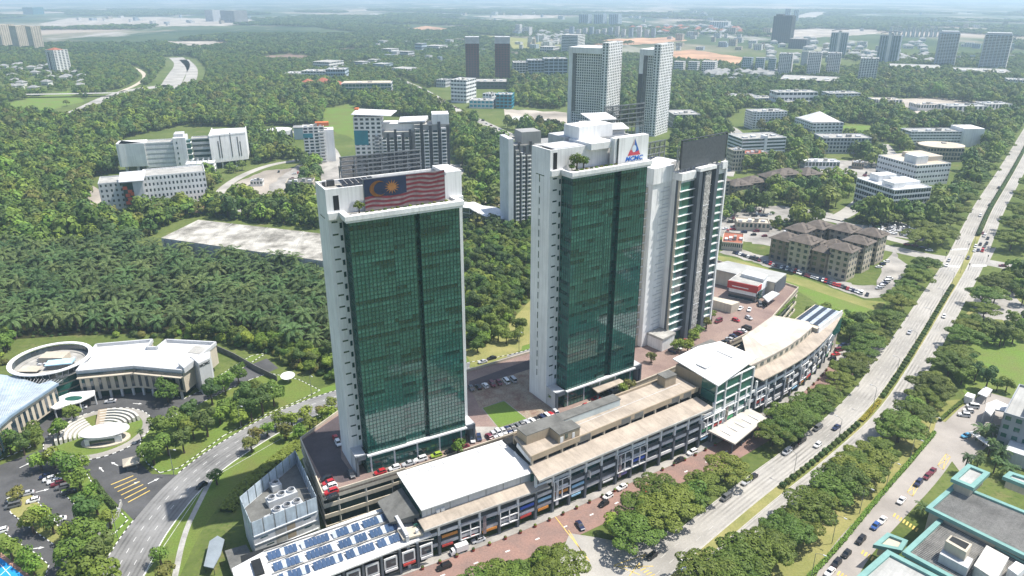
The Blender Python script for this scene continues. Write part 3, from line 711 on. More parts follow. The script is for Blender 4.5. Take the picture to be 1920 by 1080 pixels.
for i, (a, b) in enumerate(zip(DK, DK[1:] + DK[:1])):
    c, d = IN[i], IN[(i + 1) % len(DK)]
    for z0, z1 in ((DECK - .62, DECK + 1.0), (8.2, 9.6), (4.3, 5.7), (.3, 1.5)):
        if z1 > DECK and i in (1, 2, 3, 4): z1 = DECK + .5
        part(PK, 'parapet', MB().prism([a, b, d, c], z0 if z1 < DECK else DECK - 1.9, z1), CREAM)
    L = math.dist(a, b); n = int(L / 8)
    for k in range(n):
        t = (k + .5) / max(1, n); x, y = c[0] + (d[0] - c[0]) * t, c[1] + (d[1] - c[1]) * t
        part(PK, 'pillar', MB().cyl(x, y, 0, DECK - 1.92, .35, 6), CONC)
def deck_sheet(name, pts, z, m): return part(PK, name, MB().sheet(gp(pts, DECK), DECK + z), m)
deck_sheet('lawn', [(905, 765), (945, 752), (987, 785), (935, 802)], .03, GRASS)
deck_sheet('lawn_edge', [(903, 765), (945, 750), (990, 786), (935, 804)], .015, PAVE)
deck_sheet('dark_roadway', [(566, 826), (636, 778), (640, 860), (668, 898), (640, 905), (605, 900)], .02, mat('deck_asphalt', (.10, .08, .085), .9, .15, .1, fine=.08))
deck_sheet('sand_paving', [(890, 800), (935, 800), (985, 785), (1000, 795), (900, 825)], .02, PAVE)
deck_sheet('plaza_tiles', [(880, 725), (990, 690), (1000, 745), (1045, 770), (985, 785), (945, 750), (900, 765)], .012, mat('plaza_tile_mosaic', (.24, .20, .15), .9, .5, .25, fine=.25, col2=(.20, .12, .09)))
deck_sheet('rear_asphalt', [(880, 715), (1000, 672), (1000, 690), (880, 728)], .014, bpy.data.materials['deck_asphalt'])

# ---------------------------------------------------------------- mall
ML_ = thing('shopping_mall', 'long curved shopping mall with beige roofs and columned shopfronts beside boulevard', 'mall', (0, 0, 0))
FS2 = smooth(FACE[1:], 2); BAYS = resample(FS2, 6.6)
COLD = SLATE
SIGNM = [mat('sign_' + n, c, .5, .08, .5) for n, c in (('blue', (.03, .10, .5)), ('red', (.5, .06, .05)), ('orange', (.6, .25, .05)), ('teal', (.03, .32, .28)), ('white', (.75, .75, .75)), ('green', (.05, .3, .12)), ('violet', (.16, .14, .35)), ('sky', (.3, .55, .75)))]
nb = len(BAYS)
for i in range(nb - 1):
    x, y, a = BAYS[i]; x2, y2, _ = BAYS[i + 1]; a = math.atan2(y2 - y, x2 - x); L = math.dist((x, y), (x2, y2)); H = 12.0 if i < 6 else 16.4
    nf = 3 if i < 6 else 4
    P = lambda nm, mb_, m, **k: part(ML_, nm, mb_, m, (x, y, 0), a, **k)
    P('column', MB().box(-.42, .42, -.42, .42, .14, H * .62), COLD)
    P('column_head', MB().box(-.36, .36, -.36, .36, H * .62 + .005, H - .02), WHITE)
    ent = 13 <= i <= 16
    P('shop_glazing', MB().box(.02, L - .02, 2.6, 2.9, .15, H - .3), G_DARK if i % 3 else G_MID)
    for f in range(1, nf):
        z = f * (H / nf)
        P('floor_parapet', MB().box(.46, L - .46, -.18, .1, z - .35, z + .75), GREYW if (i + f) % 3 else WHITE)
        P('floor_slab', MB().box(.0, L, .12, 2.58, z - .3, z + .02), CONC)
    if ent: continue
    if i % 5 == 2 or i % 7 == 4:
        for q in (.1, L / 2, L - .1): P('white_frame_post', MB().box(q - .14, q + .14, -.85, -.5, H * .28, H * .72), WHITE)
        for z in (H * .28, H * .72, H * .5): P('white_frame_rail', MB().box(.25, L - .25, -.82, -.55, z - .15, z + .15), WHITE)
    if i % 4 == 3: P('hanging_banner', MB().box(.9, 2.0, -.62, -.5, 2.5, H * .75), FWHT if i % 8 == 3 else GREYW)
    if R.random() < .5:
        P('shop_sign', MB().box(.7, L - R.uniform(.7, 2.6), -.6, -.42, 3.0, R.uniform(3.5, 3.9)), R.choice(SIGNM))
    if R.random() < .35: P('shop_sign', MB().box(.8, L - .8, -.5, -.22, H / nf + 2.2, H / nf + 3.1), R.choice(SIGNM))
    if i > 6 and i % 2: P('blade_sign', MB().box(.9, 1.05, -1.5, -.4, H * .5, H * .66), R.choice((CREAM, TAN, WHITE)))
# west hall with the white roof
W1 = thing('white_roofed_hall', 'low mall hall with big flat white sheet roof before left tower', 'hall', (-27.3, 171, 0), rad(29.1))
part(W1, 'hall_body', MB().box(3.2, 41.5, 3.4, 21.6, 12.3, 15.6), GREYW)
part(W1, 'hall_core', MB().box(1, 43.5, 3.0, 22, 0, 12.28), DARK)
part(W1, 'eave_roof', MB().prism([(1.6, -1.6), (43.6, -1.6), (43.6, 3.38), (1.6, 3.38)], [11.9, 11.9, 12.2, 12.2], [12.25, 12.25, 12.6, 12.6]), BEIGE)
part(W1, 'gutter', MB().box(1.5, 43.7, -1.95, -1.62, 11.7, 12.3), CONC)
W1R = part(W1, 'white_roof', MB().prism([(2.6, 2.4), (42.2, 2.4), (42.2, 22.3), (2.6, 22.3)], [15.7, 15.7, 16.2, 16.2], [16.0, 16.0, 16.5, 16.5]), WHITE2)
part(W1R, 'roof_ridge', MB().bar((2.7, 18.6, 16.5), (42.1, 18.6, 16.5), .3, .2), GREYW)
for i in range(9): part(W1R, 'skylight', MB().box(5 + i * 4.1, 6.5 + i * 4.1, 19.4, 21.0, 16.45, 16.6), GREYW)
for i in range(6): part(W1, 'wall_joint', MB().box(6 + i * 6, 6.12 + i * 6, 3.32, 3.39, 12.7, 15.5), CONCD)
for x in (7.5, 9): part(W1, 'air_conditioner', MB().box(x, x + 1.1, 2.9, 3.38, 12.75, 13.7), WHITE)
part(W1, 'dark_side_roof', MB().prism([(-5.5, 7), (2.5, 4), (2.5, 18), (-5.5, 18)], 11, [11.6, 13.8, 13.8, 11.6]), CONCD)
part(W1, 'side_glass', MB().box(2.7, 3.15, 4, 21, 12.5, 15.5), G_DARK)
part(W1, 'small_pale_roof', MB().prism([(-4.5, -.5), (1.4, -1.2), (1.4, 3.2), (-4.5, 4)], 10.2, 10.8), CREAM)
part(W1, 'tall_white_beam', MB().bar((-3.2, -.6, .2), (-3.2, -.6, 11.5), .9, .8).bar((-3.2, -.6, 11.5), (-3.2, 8, 12.2), .9, .8), GREYW)
# central block
W2 = thing('mall_central_block', 'long beige roofed mall block with dark ventilation openings under upper roof', 'mall block', (8.8, 191.1, 0), rad(33))
LN2 = 72.5
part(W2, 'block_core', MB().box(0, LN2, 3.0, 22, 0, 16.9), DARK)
part(W2, 'eave_roof', MB().prism([(-2.5, -2.6), (LN2 + 2, -1.6), (LN2 + 2, 6.5), (-1, 5.0)], 16.4, [16.7, 16.7, 17.2, 17.2]), BEIGE)
part(W2, 'gutter', MB().prism([(-2.6, -3.0), (LN2 + 2, -2.0), (LN2 + 2, -1.62), (-2.5, -2.62)], 16.1, 16.8), CONC)
part(W2, 'upper_roof', MB().prism([(-.5, 4.2), (LN2 + 3, 7.0), (LN2 + 3, 18.5), (1.5, 17.2)], 19.2, 20.4), BEIGE)
part(W2, 'roof_upstand', MB().prism([(-.5, 4.0), (LN2 + 3, 6.8), (LN2 + 3, 7.1), (-.5, 4.3)], 18.9, 20.9), TAN)
part(W2, 'roof_parapet', MB().prism([(1.5, 17.3), (LN2 + 3, 18.6), (LN2 + 3, 19.2), (1.5, 17.9)], 17, 21.2), TAN)
part(W2, 'roof_joint', MB().bar((20, 11, 20.42), (LN2, 13, 20.42), .2, .05), GREYW)
for i in range(13):
    u = i * 6; v = 4.3 + u * .0373
    part(W2, 'opening_post', MB().box(u - .3, u + .3, v, v + .8, 17, 19.18), CREAM)
    if i in (3, 6, 7, 10, 11): part(W2, 'grey_louvre', MB().box(u + .4, u + 5.5, v - .25, v + .1, 18.3, 20.5), CONCD)
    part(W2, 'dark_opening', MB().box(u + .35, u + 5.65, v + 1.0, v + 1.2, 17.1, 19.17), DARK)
W2M = part(W2, 'rooftop_room', MB().box(2.0, 17, 10.6, 16.2, 20.42, 23.6).box(11, 19.5, 5.6, 10.58, 20.42, 23.6), TAN)
part(W2, 'rooftop_room_roof', MB().box(1.8, 17.2, 10.62, 16.4, 23.62, 23.9).box(11.02, 19.7, 5.4, 10.6, 23.62, 23.9), CONCD)
part(W2M, 'room_window', MB().box(13.6, 14.6, 5.5, 5.58, 21.4, 23), G_DARK); part(W2M, 'room_door', MB().box(11.6, 12.8, 5.5, 5.59, 20.45, 22.6), WHITE); part(W2M, 'room_door', MB().box(16.4, 17.4, 5.5, 5.59, 20.45, 22.6), WHITE)
part(W2, 'glazed_lean_to', MB().box(17.3, 43, 12.9, 13.6, 20.42, 22.8), mat('pale_glazing', (.5, .56, .56), .3, .08, .2)); part(W2, 'lean_to_roof', MB().box(17.25, 43.3, 12.8, 17.0, 22.82, 23.1), CONCD)
part(W2, 'white_stair_rails', MB().bar((.6, 6, 17.2), (.6, 14, 19.1), .4, 1.6).bar((-.6, 5, 13.5), (-.6, 14, 16.4), .4, 1.6), WHITE)
part(W2, 'stair_house', MB().box(65, 70.5, 13.5, 17.5, 20.42, 24.2), TAN); part(W2, 'stair_house_roof', MB().box(64.8, 70.7, 13.3, 17.7, 24.22, 24.5), CONCD)
part(W2, 'deck_pergola', MB().prism([(46, 28.5), (60, 29.5), (59, 41), (47.5, 41)], 16.7, 17.2), BEIGE)
for u, v in ((46.6, 29.2), (59.4, 30), (48, 40.4), (58.4, 40.4)): part(W2, 'pergola_post', MB().box(u - .3, u + .3, v - .3, v + .3, DECK, 16.68), SLATE)
# glazed entrance pavilion
W3 = thing('glass_entrance_pavilion', 'tall green glass mall entrance with white overhanging roof and low porch', 'entrance', (68, 229.6, 0), rad(38))
part(W3, 'pavilion_core', MB().box(7.6, 29.5, .3, 18, 0, 23.8), G_DARK)
for f in range(6):
    z0, z1 = 4 * f + .15, 4 * f + 3.75; m_ = G_LITE if f > 3 else G_MID
    for u0, u1 in ((7.6, 12.6), (12.9, 21.5), (21.8, 29.4)): part(W3, 'glass_panel', MB().box(u0, u1, .02, .28, z0, z1), m_)
    part(W3, 'side_glass', MB().box(7.3, 7.58, .3, 6.5, z0, z1), m_)
    part(W3, 'white_floor_band', MB().box(7.2, 29.6, -.35, .26, z1 + .02, z1 + .38), WHITE)
for u in (7.3, 12.75, 21.65, 29.55): part(W3, 'white_mullion', MB().box(u - .22, u + .22, -.5, .01, .1, 23.9), WHITE)
part(W3, 'tan_wall', MB().box(7.4, 29.8, 6.52, 19, 16.9, 24.2), TAN)
W3R = part(W3, 'white_roof', MB().prism([(5.4, -2.0), (34.0, 1.6), (34.0, 19), (23.3, 21.6), (8.0, 21.2)], [24.5, 25.6, 25.6, 25.6, 25.2], [24.9, 26.0, 26.0, 26.0, 25.6]), WHITE2)
part(W3R, 'roof_skylight', MB().prism([(11, 8), (22, 8.8), (22, 13.5), (11, 12.6)], 25.6, 25.9), GREYW); part(W3R, 'roof_skylight', MB().prism([(25.5, 7), (30.5, 7.4), (30.5, 15), (25.5, 14.6)], 26, 26.15), GREYW)
W3P = part(W3, 'porch_roof', MB().prism([(5.0, .0), (30.0, .0), (30.4, -8.2), (5.6, -11.5)], 5.0, [5.7, 5.7, 5.5, 5.5]), mat('porch_roof_cream', (.56, .52, .46), .8, .08, .2))
for i in range(5): part(W3P, 'porch_skylight', MB().prism([(8.5 + i * 4.2, -3), (9.5 + i * 4.2, -2.9), (9.5 + i * 4.2, -7.2), (8.5 + i * 4.2, -7.4)], 5.75, 5.8), GREYW)
for u, v in ((7, -9.6), (14, -8.8), (22, -7.8), (28.6, -6.8)): part(W3, 'porch_column', MB().cyl(u, v, .05, 4.98, .35, 10), SLATE)
part(W3, 'terrace_roof', MB().prism([(34.1, 4), (46, 9), (42, 20), (34.1, 19)], 16.6, [17.0, 17.0, 17.0, 17.0]), BEIGE); part(W3, 'plant_yard', MB().box(30, 43, 19.2, 30, 13, 20.0), CONCD)
# east curved wing
W4 = thing('mall_east_wing', 'curved mall wing with sweeping pale roof and ribbon of small windows', 'mall wing', (0, 0, 0))
seg = [p for p in FS2 if p[0] > 90]; seg4 = [p for p in seg if p[0] < 136]
up = offset(seg4, 5.0); bk = [(96.7, 280.7), (117.6, 303.9), (127.5, 296.5)]
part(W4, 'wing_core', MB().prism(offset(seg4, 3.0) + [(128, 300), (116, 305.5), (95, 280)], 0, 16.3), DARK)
rim = up[:]; rf = rim + [(130.7, 297), (117.6, 303.9), (96.7, 280.7)]
part(W4, 'pale_roof', MB().prism(rf, 19.8, 20.3), mat('sweeping_roof_sheet', (.55, .49, .42), .75, .1, .1, fine=.05, streak=.15, smap=(.9, .1, 1)))
part(W4, 'pale_roof_centre', MB().prism([(103, 273), (112, 277.5), (122, 288.5), (126, 293.5), (118.4, 299.5), (101, 281)], 20.31, 20.36), mat('bleached_roof', (.68, .65, .60), .75, .06, .2))
part(W4, 'upper_wall', MB().strip(offset(seg4, 5.2), offset(seg4, 5.8), 19.79, 0, 16.8), CREAM)
part(W4, 'eave_roof', MB().strip(offset(seg, 5.2), offset(seg, -1.6), 16.85, 0, 16.4), BEIGE)
for x, y, a in resample(offset(seg4, 5.17), 4.6): part(W4, 'ribbon_window', MB().box(-1.1, 1.1, -.06, .04, 17.6, 19.0), G_DARK, (x, y, 0), a)
for x, y, a in resample(offset(seg4, -1.62), 4.6): part(W4, 'eave_window', MB().box(-.8, .8, -.05, .05, 16.3, 16.38), G_DARK, (x, y, 0), a)
W5 = thing('solar_roofed_block', 'mall end block with dark and silver solar panels on its roof', 'mall block', (0, 0, 0))
SR = [(126.4, 302.6), (142.7, 320.4), (151.5, 311.5), (133.5, 292.6)]
part(W5, 'block_body', MB().prism(SR, 0, 18.6), CREAM)
part(W5, 'parapet', MB().prism([(151.5, 311.5), (133.5, 292.6), (133.9, 292.3), (151.9, 311.2)], 16, 19.5), WHITE)
part(W5, 'glass_strip', MB().prism([(152.0, 311.0), (133.8, 291.9), (133.95, 291.8), (152.15, 310.9)], 9, 15.5), G_MID)
d1 = (16.3 / 24.1, 17.8 / 24.1); d2 = (9.0 / 12.6, -8.9 / 12.6)
PVS = mat('silver_panel', (.45, .5, .56), .25, .1, .3, isl=.2)
for r_ in range(6):
    for c_ in range(9):
        a = (126.4 + d1[0] * (1 + c_ * 2.5) + d2[0] * (.7 + r_ * 1.95), 302.6 + d1[1] * (1 + c_ * 2.5) + d2[1] * (.7 + r_ * 1.95))
        q = [a, (a[0] + d1[0] * 2.3, a[1] + d1[1] * 2.3), (a[0] + d1[0] * 2.3 + d2[0] * 1.8, a[1] + d1[1] * 2.3 + d2[1] * 1.8), (a[0] + d2[0] * 1.8, a[1] + d2[1] * 1.8)]
        part(W5, 'solar_panel', MB().prism(q, 18.75, 18.9), PVS if r_ % 2 else PVD)
# ---------------------------------------------------------------- solar annex at the near end
AN = thing('solar_annex', 'low white annex roof carrying rows of blue solar panels by the forecourt', 'annex', (-57.9, 185, 0), rad(28.9))
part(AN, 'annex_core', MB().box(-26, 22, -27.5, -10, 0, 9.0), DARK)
part(AN, 'white_roof', MB().prism([(-29, -29), (-9, -30.2), (24, -28.5), (24, -9.6), (-19, -11.6), (-29, -14.5)], 9.02, 9.5), WHITE2)
for r_ in range(3):
    part(AN, 'roof_rail', MB().bar((-20, -12.3 - r_ * 5.0, 9.9), (17, -12.3 - r_ * 5.0, 9.9), .25, .3), CONC)
    for q in range(4):
        for c_ in range(7):
            u = -19.5 + q * 9.1 + c_ * 1.15 + r_ * .5; v = -16.6 - r_ * 5.0
            o = part(AN, 'solar_panel', MB().add([(u, v, 9.85), (u + 1.08, v, 9.85), (u + 1.08, v + 2.5, 10.55), (u, v + 2.5, 10.55)], [(0, 1, 2, 3)]), PVB if (q * 7 + c_ + r_) % 11 not in (3, 7) else PVS)
        part(AN, 'panel_stand', MB().bar((-19.5 + q * 9.1, -13.4 - r_ * 5, 9.5), (-11.5 + q * 9.1, -13.4 - r_ * 5, 10.7), .15), STEELD)
for i in range(9):
    u = -24 + i * 5.4
    part(AN, 'column', MB().box(u - .35, u + .35, -29.3, -28.6, 0, 9.0), SLATE)
    part(AN, 'white_window_frame', MB().box(u + .7, u + 4.6, -29.1, -28.8, 3.6, 7.4), WHITE); part(AN, 'window', MB().box(u + 1.2, u + 4.1, -29.2, -29.12, 4.2, 6.8), G_BLUE)
    part(AN, 'shop_sign', MB().box(u + .8, u + 4.5, -29.4, -29.12, 2.7, 3.4), SIGNM[(1, 4, 1, 4, 1, 4, 4, 1, 4)[i]])
    part(AN, 'roof_edge_frame', MB().bar((u, -28.7, 9.0), (u + 5.2, -28.7, 8.0), .2), CONC)
part(AN, 'roof_hatch', MB().box(-24, -21.5, -21, -15, 9.52, 10.3), DARK)
# ---------------------------------------------------------------- cooling plant building
CT = thing('cooling_plant_building', 'pale grey plant building with louvred screen and round roof fans', 'plant building', (-74.5, 170.7, 0), math.atan2(182.3 - 170.7, -58.6 + 74.5))
th = CT.rotation_euler[2]
def loc(p): dx, dy = p[0] + 74.5, p[1] - 170.7; return (dx * math.cos(th) + dy * math.sin(th), -dx * math.sin(th) + dy * math.cos(th))
PL = [loc(p) for p in ((-74.5, 170.7), (-58.6, 182.3), (-71.6, 206.5), (-81.6, 182.3))]
part(CT, 'wall', MB().prism(PL, 0, 9.8), GREYW); part(CT, 'roof_deck', MB().prism(inset(PL, .3), 9.82, 9.95), CONCD)
SCR = mat('translucent_screen', (.50, .58, .64), .5, .12, .3, streak=.2)
for i, (a, b) in enumerate(zip(PL, PL[1:] + PL[:1])):
    L = math.dist(a, b); n = max(1, round(L / 3.2))
    for k in range(n):
        p, q = [(a[0] + (b[0] - a[0]) * t, a[1] + (b[1] - a[1]) * t) for t in (k / n + .006, (k + 1) / n - .006)]
        part(CT, 'screen_panel', MB().bar((*p, 11.9), (*q, 11.9), .12, 5.4), SCR)
        part(CT, 'screen_post', MB().bar((*p, 9.9), (*p, 14.8), .2), STEEL)
FANB = []
def fan_unit(u, v, n, lab):
    t = thing('cooling_fan_unit', lab, 'cooling unit', (*[CT.location.x + u * math.cos(th) - v * math.sin(th), CT.location.y + u * math.sin(th) + v * math.cos(th)], 9.96), th, 'cooling units on the plant roof')
    t.scale = (.8, .8, .8)
    part(t, 'housing', MB().box(-1.9, 3.8 * n - 1.9, -2.0, 2.0, 0, 2.6), mat('housing_grey', (.52, .54, .55), .6, .08, .3) if 'housing_grey' not in bpy.data.materials else bpy.data.materials['housing_grey'])
    for k in range(n):
        rg = MB()
        for j in range(16):
            a0_, a1_ = 2 * math.pi * j / 16, 2 * math.pi * (j + 1) / 16
            for (r0, r1, z0, z1) in ((1.5, 1.5, 2.6, 3.5), (1.5, 1.3, 3.5, 3.5), (1.3, 1.3, 3.5, 2.7)):
                rg.add([(k * 3.8 + r0 * math.cos(a0_), r0 * math.sin(a0_), z0), (k * 3.8 + r0 * math.cos(a1_), r0 * math.sin(a1_), z0), (k * 3.8 + r1 * math.cos(a1_), r1 * math.sin(a1_), z1), (k * 3.8 + r1 * math.cos(a0_), r1 * math.sin(a0_), z1)], [(0, 1, 2, 3)])
        part(t, 'fan_ring', rg, GREYW)
        part(t, 'fan_well', MB().cyl(k * 3.8, 0, 2.62, 2.66, 1.3, 16), DARK)
        bl_ = MB()
        for j in range(5):
            a = j * 1.2566; bl_.add([(k * 3.8 + r * math.cos(a + s_), r * math.sin(a + s_), 3.1 + z) for r, s_, z in ((.2, 0, 0), (1.25, -.2, .12), (1.25, .25, -.1), (.2, .5, 0))], [(0, 1, 2, 3)])
        part(t, 'fan_blade', bl_, STEEL, kind='stuff')
fan_unit(9.0, 4.6, 3, 'three round fans in pale grey housing nearest the screen front'); fan_unit(9.5, 10.8, 3, 'three round fans in grey housing, middle row on plant roof'); fan_unit(13.0, 17.5, 1, 'single round fan in small grey housing at back of plant roof')
fx = [(0.6, 5.4), (6.2, 10.5), (11.6, 16.0)]
for u0, u1 in ((6.4, 9.4), (9.8, 12.4)):
    for z in (1.0, 4.0, 7.0): part(CT, 'recessed_opening', MB().box(u0, u1, -.03, .2, z, z + 2.0), TAN if u0 > 7 else CONC)
for z in (3.3, 6.4, 9.4): part(CT, 'wall_band', MB().box(.2, 19.2, -.25, -.02, z, z + .3), WHITE)
for u, z in ((2, 8.0), (3.5, 4.8), (15, 8.2), (15, 5.2)): part(CT, 'vent_slot', MB().box(u, u + 2.2, -.05, .1, z, z + .3), G_DARK)
part(CT, 'porch_roof', MB().prism([(-8, -4), (-1, -2.5), (-1.2, 5), (-7, 6)], 3.6, 4.0), CONCD); part(CT, 'porch_wall', MB().prism([(-7.6, -3.6), (-1.2, -2.2), (-1.4, 4.6), (-6.6, 5.6)], 0, 3.58), CREAM)
part(CT, 'pipe', MB().tube([(4.8, 3.2, 10.2), (4.8, 3.2, 12.4), (6.4, 3.2, 12.4)], .3, 8), GREYW)
CS = thing('covered_walkway', 'long grey flat shelter roof beside the grass verge near plant building', 'shelter', (*G(408, 1035), 0), 0)
cp = [tuple(a - b for a, b in zip(G(x, y, 2.8), G(408, 1035))) for x, y in ((382, 1062), (393, 1015), (408, 1005), (421, 1012), (414, 1040), (400, 1066))]
part(CS, 'shelter_roof', MB().prism(cp, 2.7, 2.95), mat('grey_blue_roof', (.26, .30, .33), .6, .1, .2))
for p in (cp[0], cp[2], cp[3], cp[5]): part(CS, 'post', MB().cyl(p[0] * .95, p[1] * .95, 0, 2.68, .1, 6), STEELD)
# ---------------------------------------------------------------- generic storeyed block: glass core behind floor bands and piers
def blk(T, u0, u1, v0, v1, z0, z1, fl, bu, bv, wm, gm=None, sp=.45, pr=.35, roof=None, par=1.0, nm='wall', panes=None):
    gm = gm or G_BLUE; fh = (z1 - z0) / fl; d = .28
    part(T, 'glazing', MB().box(u0 + d, u1 - d, v0 + d, v1 - d, z0, z1 - .05), gm, kind='stuff')
    m_ = MB()
    for f in range(fl):
        zb = z0 + f * fh; zt = zb + fh * sp
        m_.box(u0, u1, v0, v1, zb, zt)
        for n, lo, hi, ax_ in ((bu, u0, u1, 0), (bv, v0, v1, 1)):
            if n < 1: continue
            b = (hi - lo) / n; pw = b * pr / 2
            for i in range(n + 1):
                c = lo + i * b; a_, e_ = max(lo, c - pw), min(hi, c + pw)
                if ax_ == 0: m_.box(a_, e_, v0, v0 + d * 1.5, zt, zb + fh); m_.box(a_, e_, v1 - d * 1.5, v1, zt, zb + fh)
                else: m_.box(u0, u0 + d * 1.5, a_, e_, zt, zb + fh); m_.box(u1 - d * 1.5, u1, a_, e_, zt, zb + fh)
    m_.box(u0, u1, v0, v0 + .4, z1, z1 + par).box(u0, u1, v1 - .4, v1, z1, z1 + par).box(u0, u0 + .4, v0 + .4, v1 - .4, z1, z1 + par).box(u1 - .4, u1, v0 + .4, v1 - .4, z1, z1 + par)
    WP = part(T, nm, m_, wm)
    RP = part(T, 'roof', MB().box(u0 + .01, u1 - .01, v0 + .01, v1 - .01, z1 - .04, z1 + .15), roof or CONC)
    if panes:
        for (n, lo, hi, ax_) in panes:
            b = (hi - lo) / n
            for f in range(fl):
                zb = z0 + f * fh + fh * sp; h = fh * (1 - sp) - .1
                for i in range(n):
                    c = lo + (i + .5) * b; w2 = b * (1 - pr) - .1
                    k = (round(w2, 2), round(h, 2), ax_, gm.name)
                    if k not in WIN: WIN[k] = (MB().box(-w2 / 2, w2 / 2, -.06, .06, -h / 2, h / 2) if ax_ == 0 else MB().box(-.06, .06, -w2 / 2, w2 / 2, -h / 2, h / 2)).mesh('window', gm)
                    obj('window', WIN[k], WP, (c, v0 + .16, zb + h / 2 + .03) if ax_ == 0 else ((u0 + .16) if ax_ == 1 else (u1 - .16), c, zb + h / 2 + .03))
    return RP
def hip(mb, u0, u1, v0, v1, z, h, over=1.0, mi=0):
    u0 -= over; u1 += over; v0 -= over; v1 += over; W, D = u1 - u0, v1 - v0
    if W >= D: r0, r1 = (u0 + D / 2, (v0 + v1) / 2, z + h), (u1 - D / 2, (v0 + v1) / 2, z + h)
    else: r0, r1 = ((u0 + u1) / 2, v0 + W / 2, z + h), ((u0 + u1) / 2, v1 - W / 2, z + h)
    b = [(u0, v0, z), (u1, v0, z), (u1, v1, z), (u0, v1, z)]
    t_ = [(x, y, z - .35) for x, y, _ in b]
    fs = [(0, 1, 5, 4), (1, 2, 5), (2, 3, 4, 5), (3, 0, 4)] if W >= D else [(0, 1, 4), (1, 2, 5, 4), (2, 3, 5), (3, 0, 4, 5)]
    mb.add(b + [r0, r1] + t_, fs + [(6, 7, 1, 0), (7, 8, 2, 1), (8, 9, 3, 2), (9, 6, 0, 3), (9, 8, 7, 6)], mi); return mb
def frame_at(px, py, z=0): x, y = G(px, py, z); return (x, y, z)
def rel(T, pts, z):
    o = T.location; a = -T.rotation_euler[2]; c, s_ = math.cos(a), math.sin(a); out = []
    for x, y in pts:
        X, Y = G(x, y, z); X -= o.x; Y -= o.y; out.append((X * c - Y * s_, X * s_ + Y * c))
    return out
# ---------------------------------------------------------------- left compound
RB = thing('round_office', 'round office drum with white ring roof and green glass, left of cream office', 'building', (*G(95, 671, 14), 0))
rr = 15.6
def annulus(mb, r0, r1, z0, z1, n=40, mi=0):
    for i in range(n):
        a, b = 2 * math.pi * i / n, 2 * math.pi * (i + 1) / n; q = lambda r, t, z: (r * math.cos(t), r * math.sin(t), z)
        mb.add([q(r0, a, z0), q(r0, b, z0), q(r1, a, z0), q(r1, b, z0), q(r0, a, z1), q(r0, b, z1), q(r1, a, z1), q(r1, b, z1)], [(4, 6, 7, 5), (2, 3, 7, 6), (1, 0, 4, 5), (0, 1, 3, 2)], mi)
    return mb
part(RB, 'drum', MB().cyl(0, 0, 0, 10.2, 12.6, 40), CREAM)
for f in range(3):
    part(RB, 'glass_band', annulus(MB(), 12.5, 12.9, 1.2 + f * 3, 3.4 + f * 3), G_MID)
part(RB, 'cornice', annulus(MB(), 12.0, 14.3, 10.2, 10.9), CONC); part(RB, 'roof', MB().cyl(0, 0, 10.3, 10.6, 14.0, 40), CONC)
part(RB, 'parapet_screen', annulus(MB(), 14.0, 14.3, 10.91, 13.2), G_BLUE)
part(RB, 'ring_roof', annulus(MB(), 13.9, rr, 13.6, 14.0), WHITE)
for i in range(40):
    a = 2 * math.pi * i / 40; part(RB, 'ring_strut', MB().bar((14.15 * math.cos(a), 14.15 * math.sin(a), 10.9), (14.9 * math.cos(a), 14.9 * math.sin(a), 13.6), .18), GREYW)
part(RB, 'roof_house', MB().box(-6, 4, 1, 7, 10.6, 13.4), CREAM); part(RB, 'blue_plant_roof', MB().prism([(0, -5), (10, -3), (9.4, 1), (-.6, -1)], 12.6, [12.9, 13.1, 13.6, 13.4]), mat('pale_blue_sheet', (.45, .68, .80), .5, .08, .4))
part(RB, 'blue_plant', MB().prism([(.4, -4.6), (9.6, -2.7), (9.0, .6), (0, -1.4)], 10.6, 12.58), G_BLUE)
part(RB, 'roof_pergola', MB().box(-9, -1, -9, -4, 12.2, 12.4), CREAM)
for x, y in ((-5, -2), (-3, -1.5), (6, 4), (-8, 3)): part(RB, 'roof_unit', MB().box(x, x + 1.4, y, y + 1.2, 10.6, 12), GREYW)
BO = thing('cream_office', 'angular cream office with white flat roof and tall paired windows behind roundabout', 'building', (*G(349, 749), 0), 0)
z = 13.0
rp = rel(BO, [(181, 646.7), (285.5, 637.8), (275.5, 652), (294.5, 652), (312, 638), (404.5, 643), (342, 695.5), (251, 687), (144, 697)], z)
BOW = part(BO, 'wall', MB().prism(rp, 3.2, z - 1.3), CREAM); part(BO, 'roof', MB().prism(inset(rp[::-1] if False else rp, -.0), z - 1.28, z - .9), WHITE2)
part(BO, 'ground_storey', MB().prism(inset(rp[::-1], 1.6), 0, 3.18), G_DARK)
for a, b in zip(rp, rp[1:] + rp[:1]):
    part(BO, 'parapet', MB().bar((*a, z - .2), (*b, z - .2), .8, 1.5), GREYW)
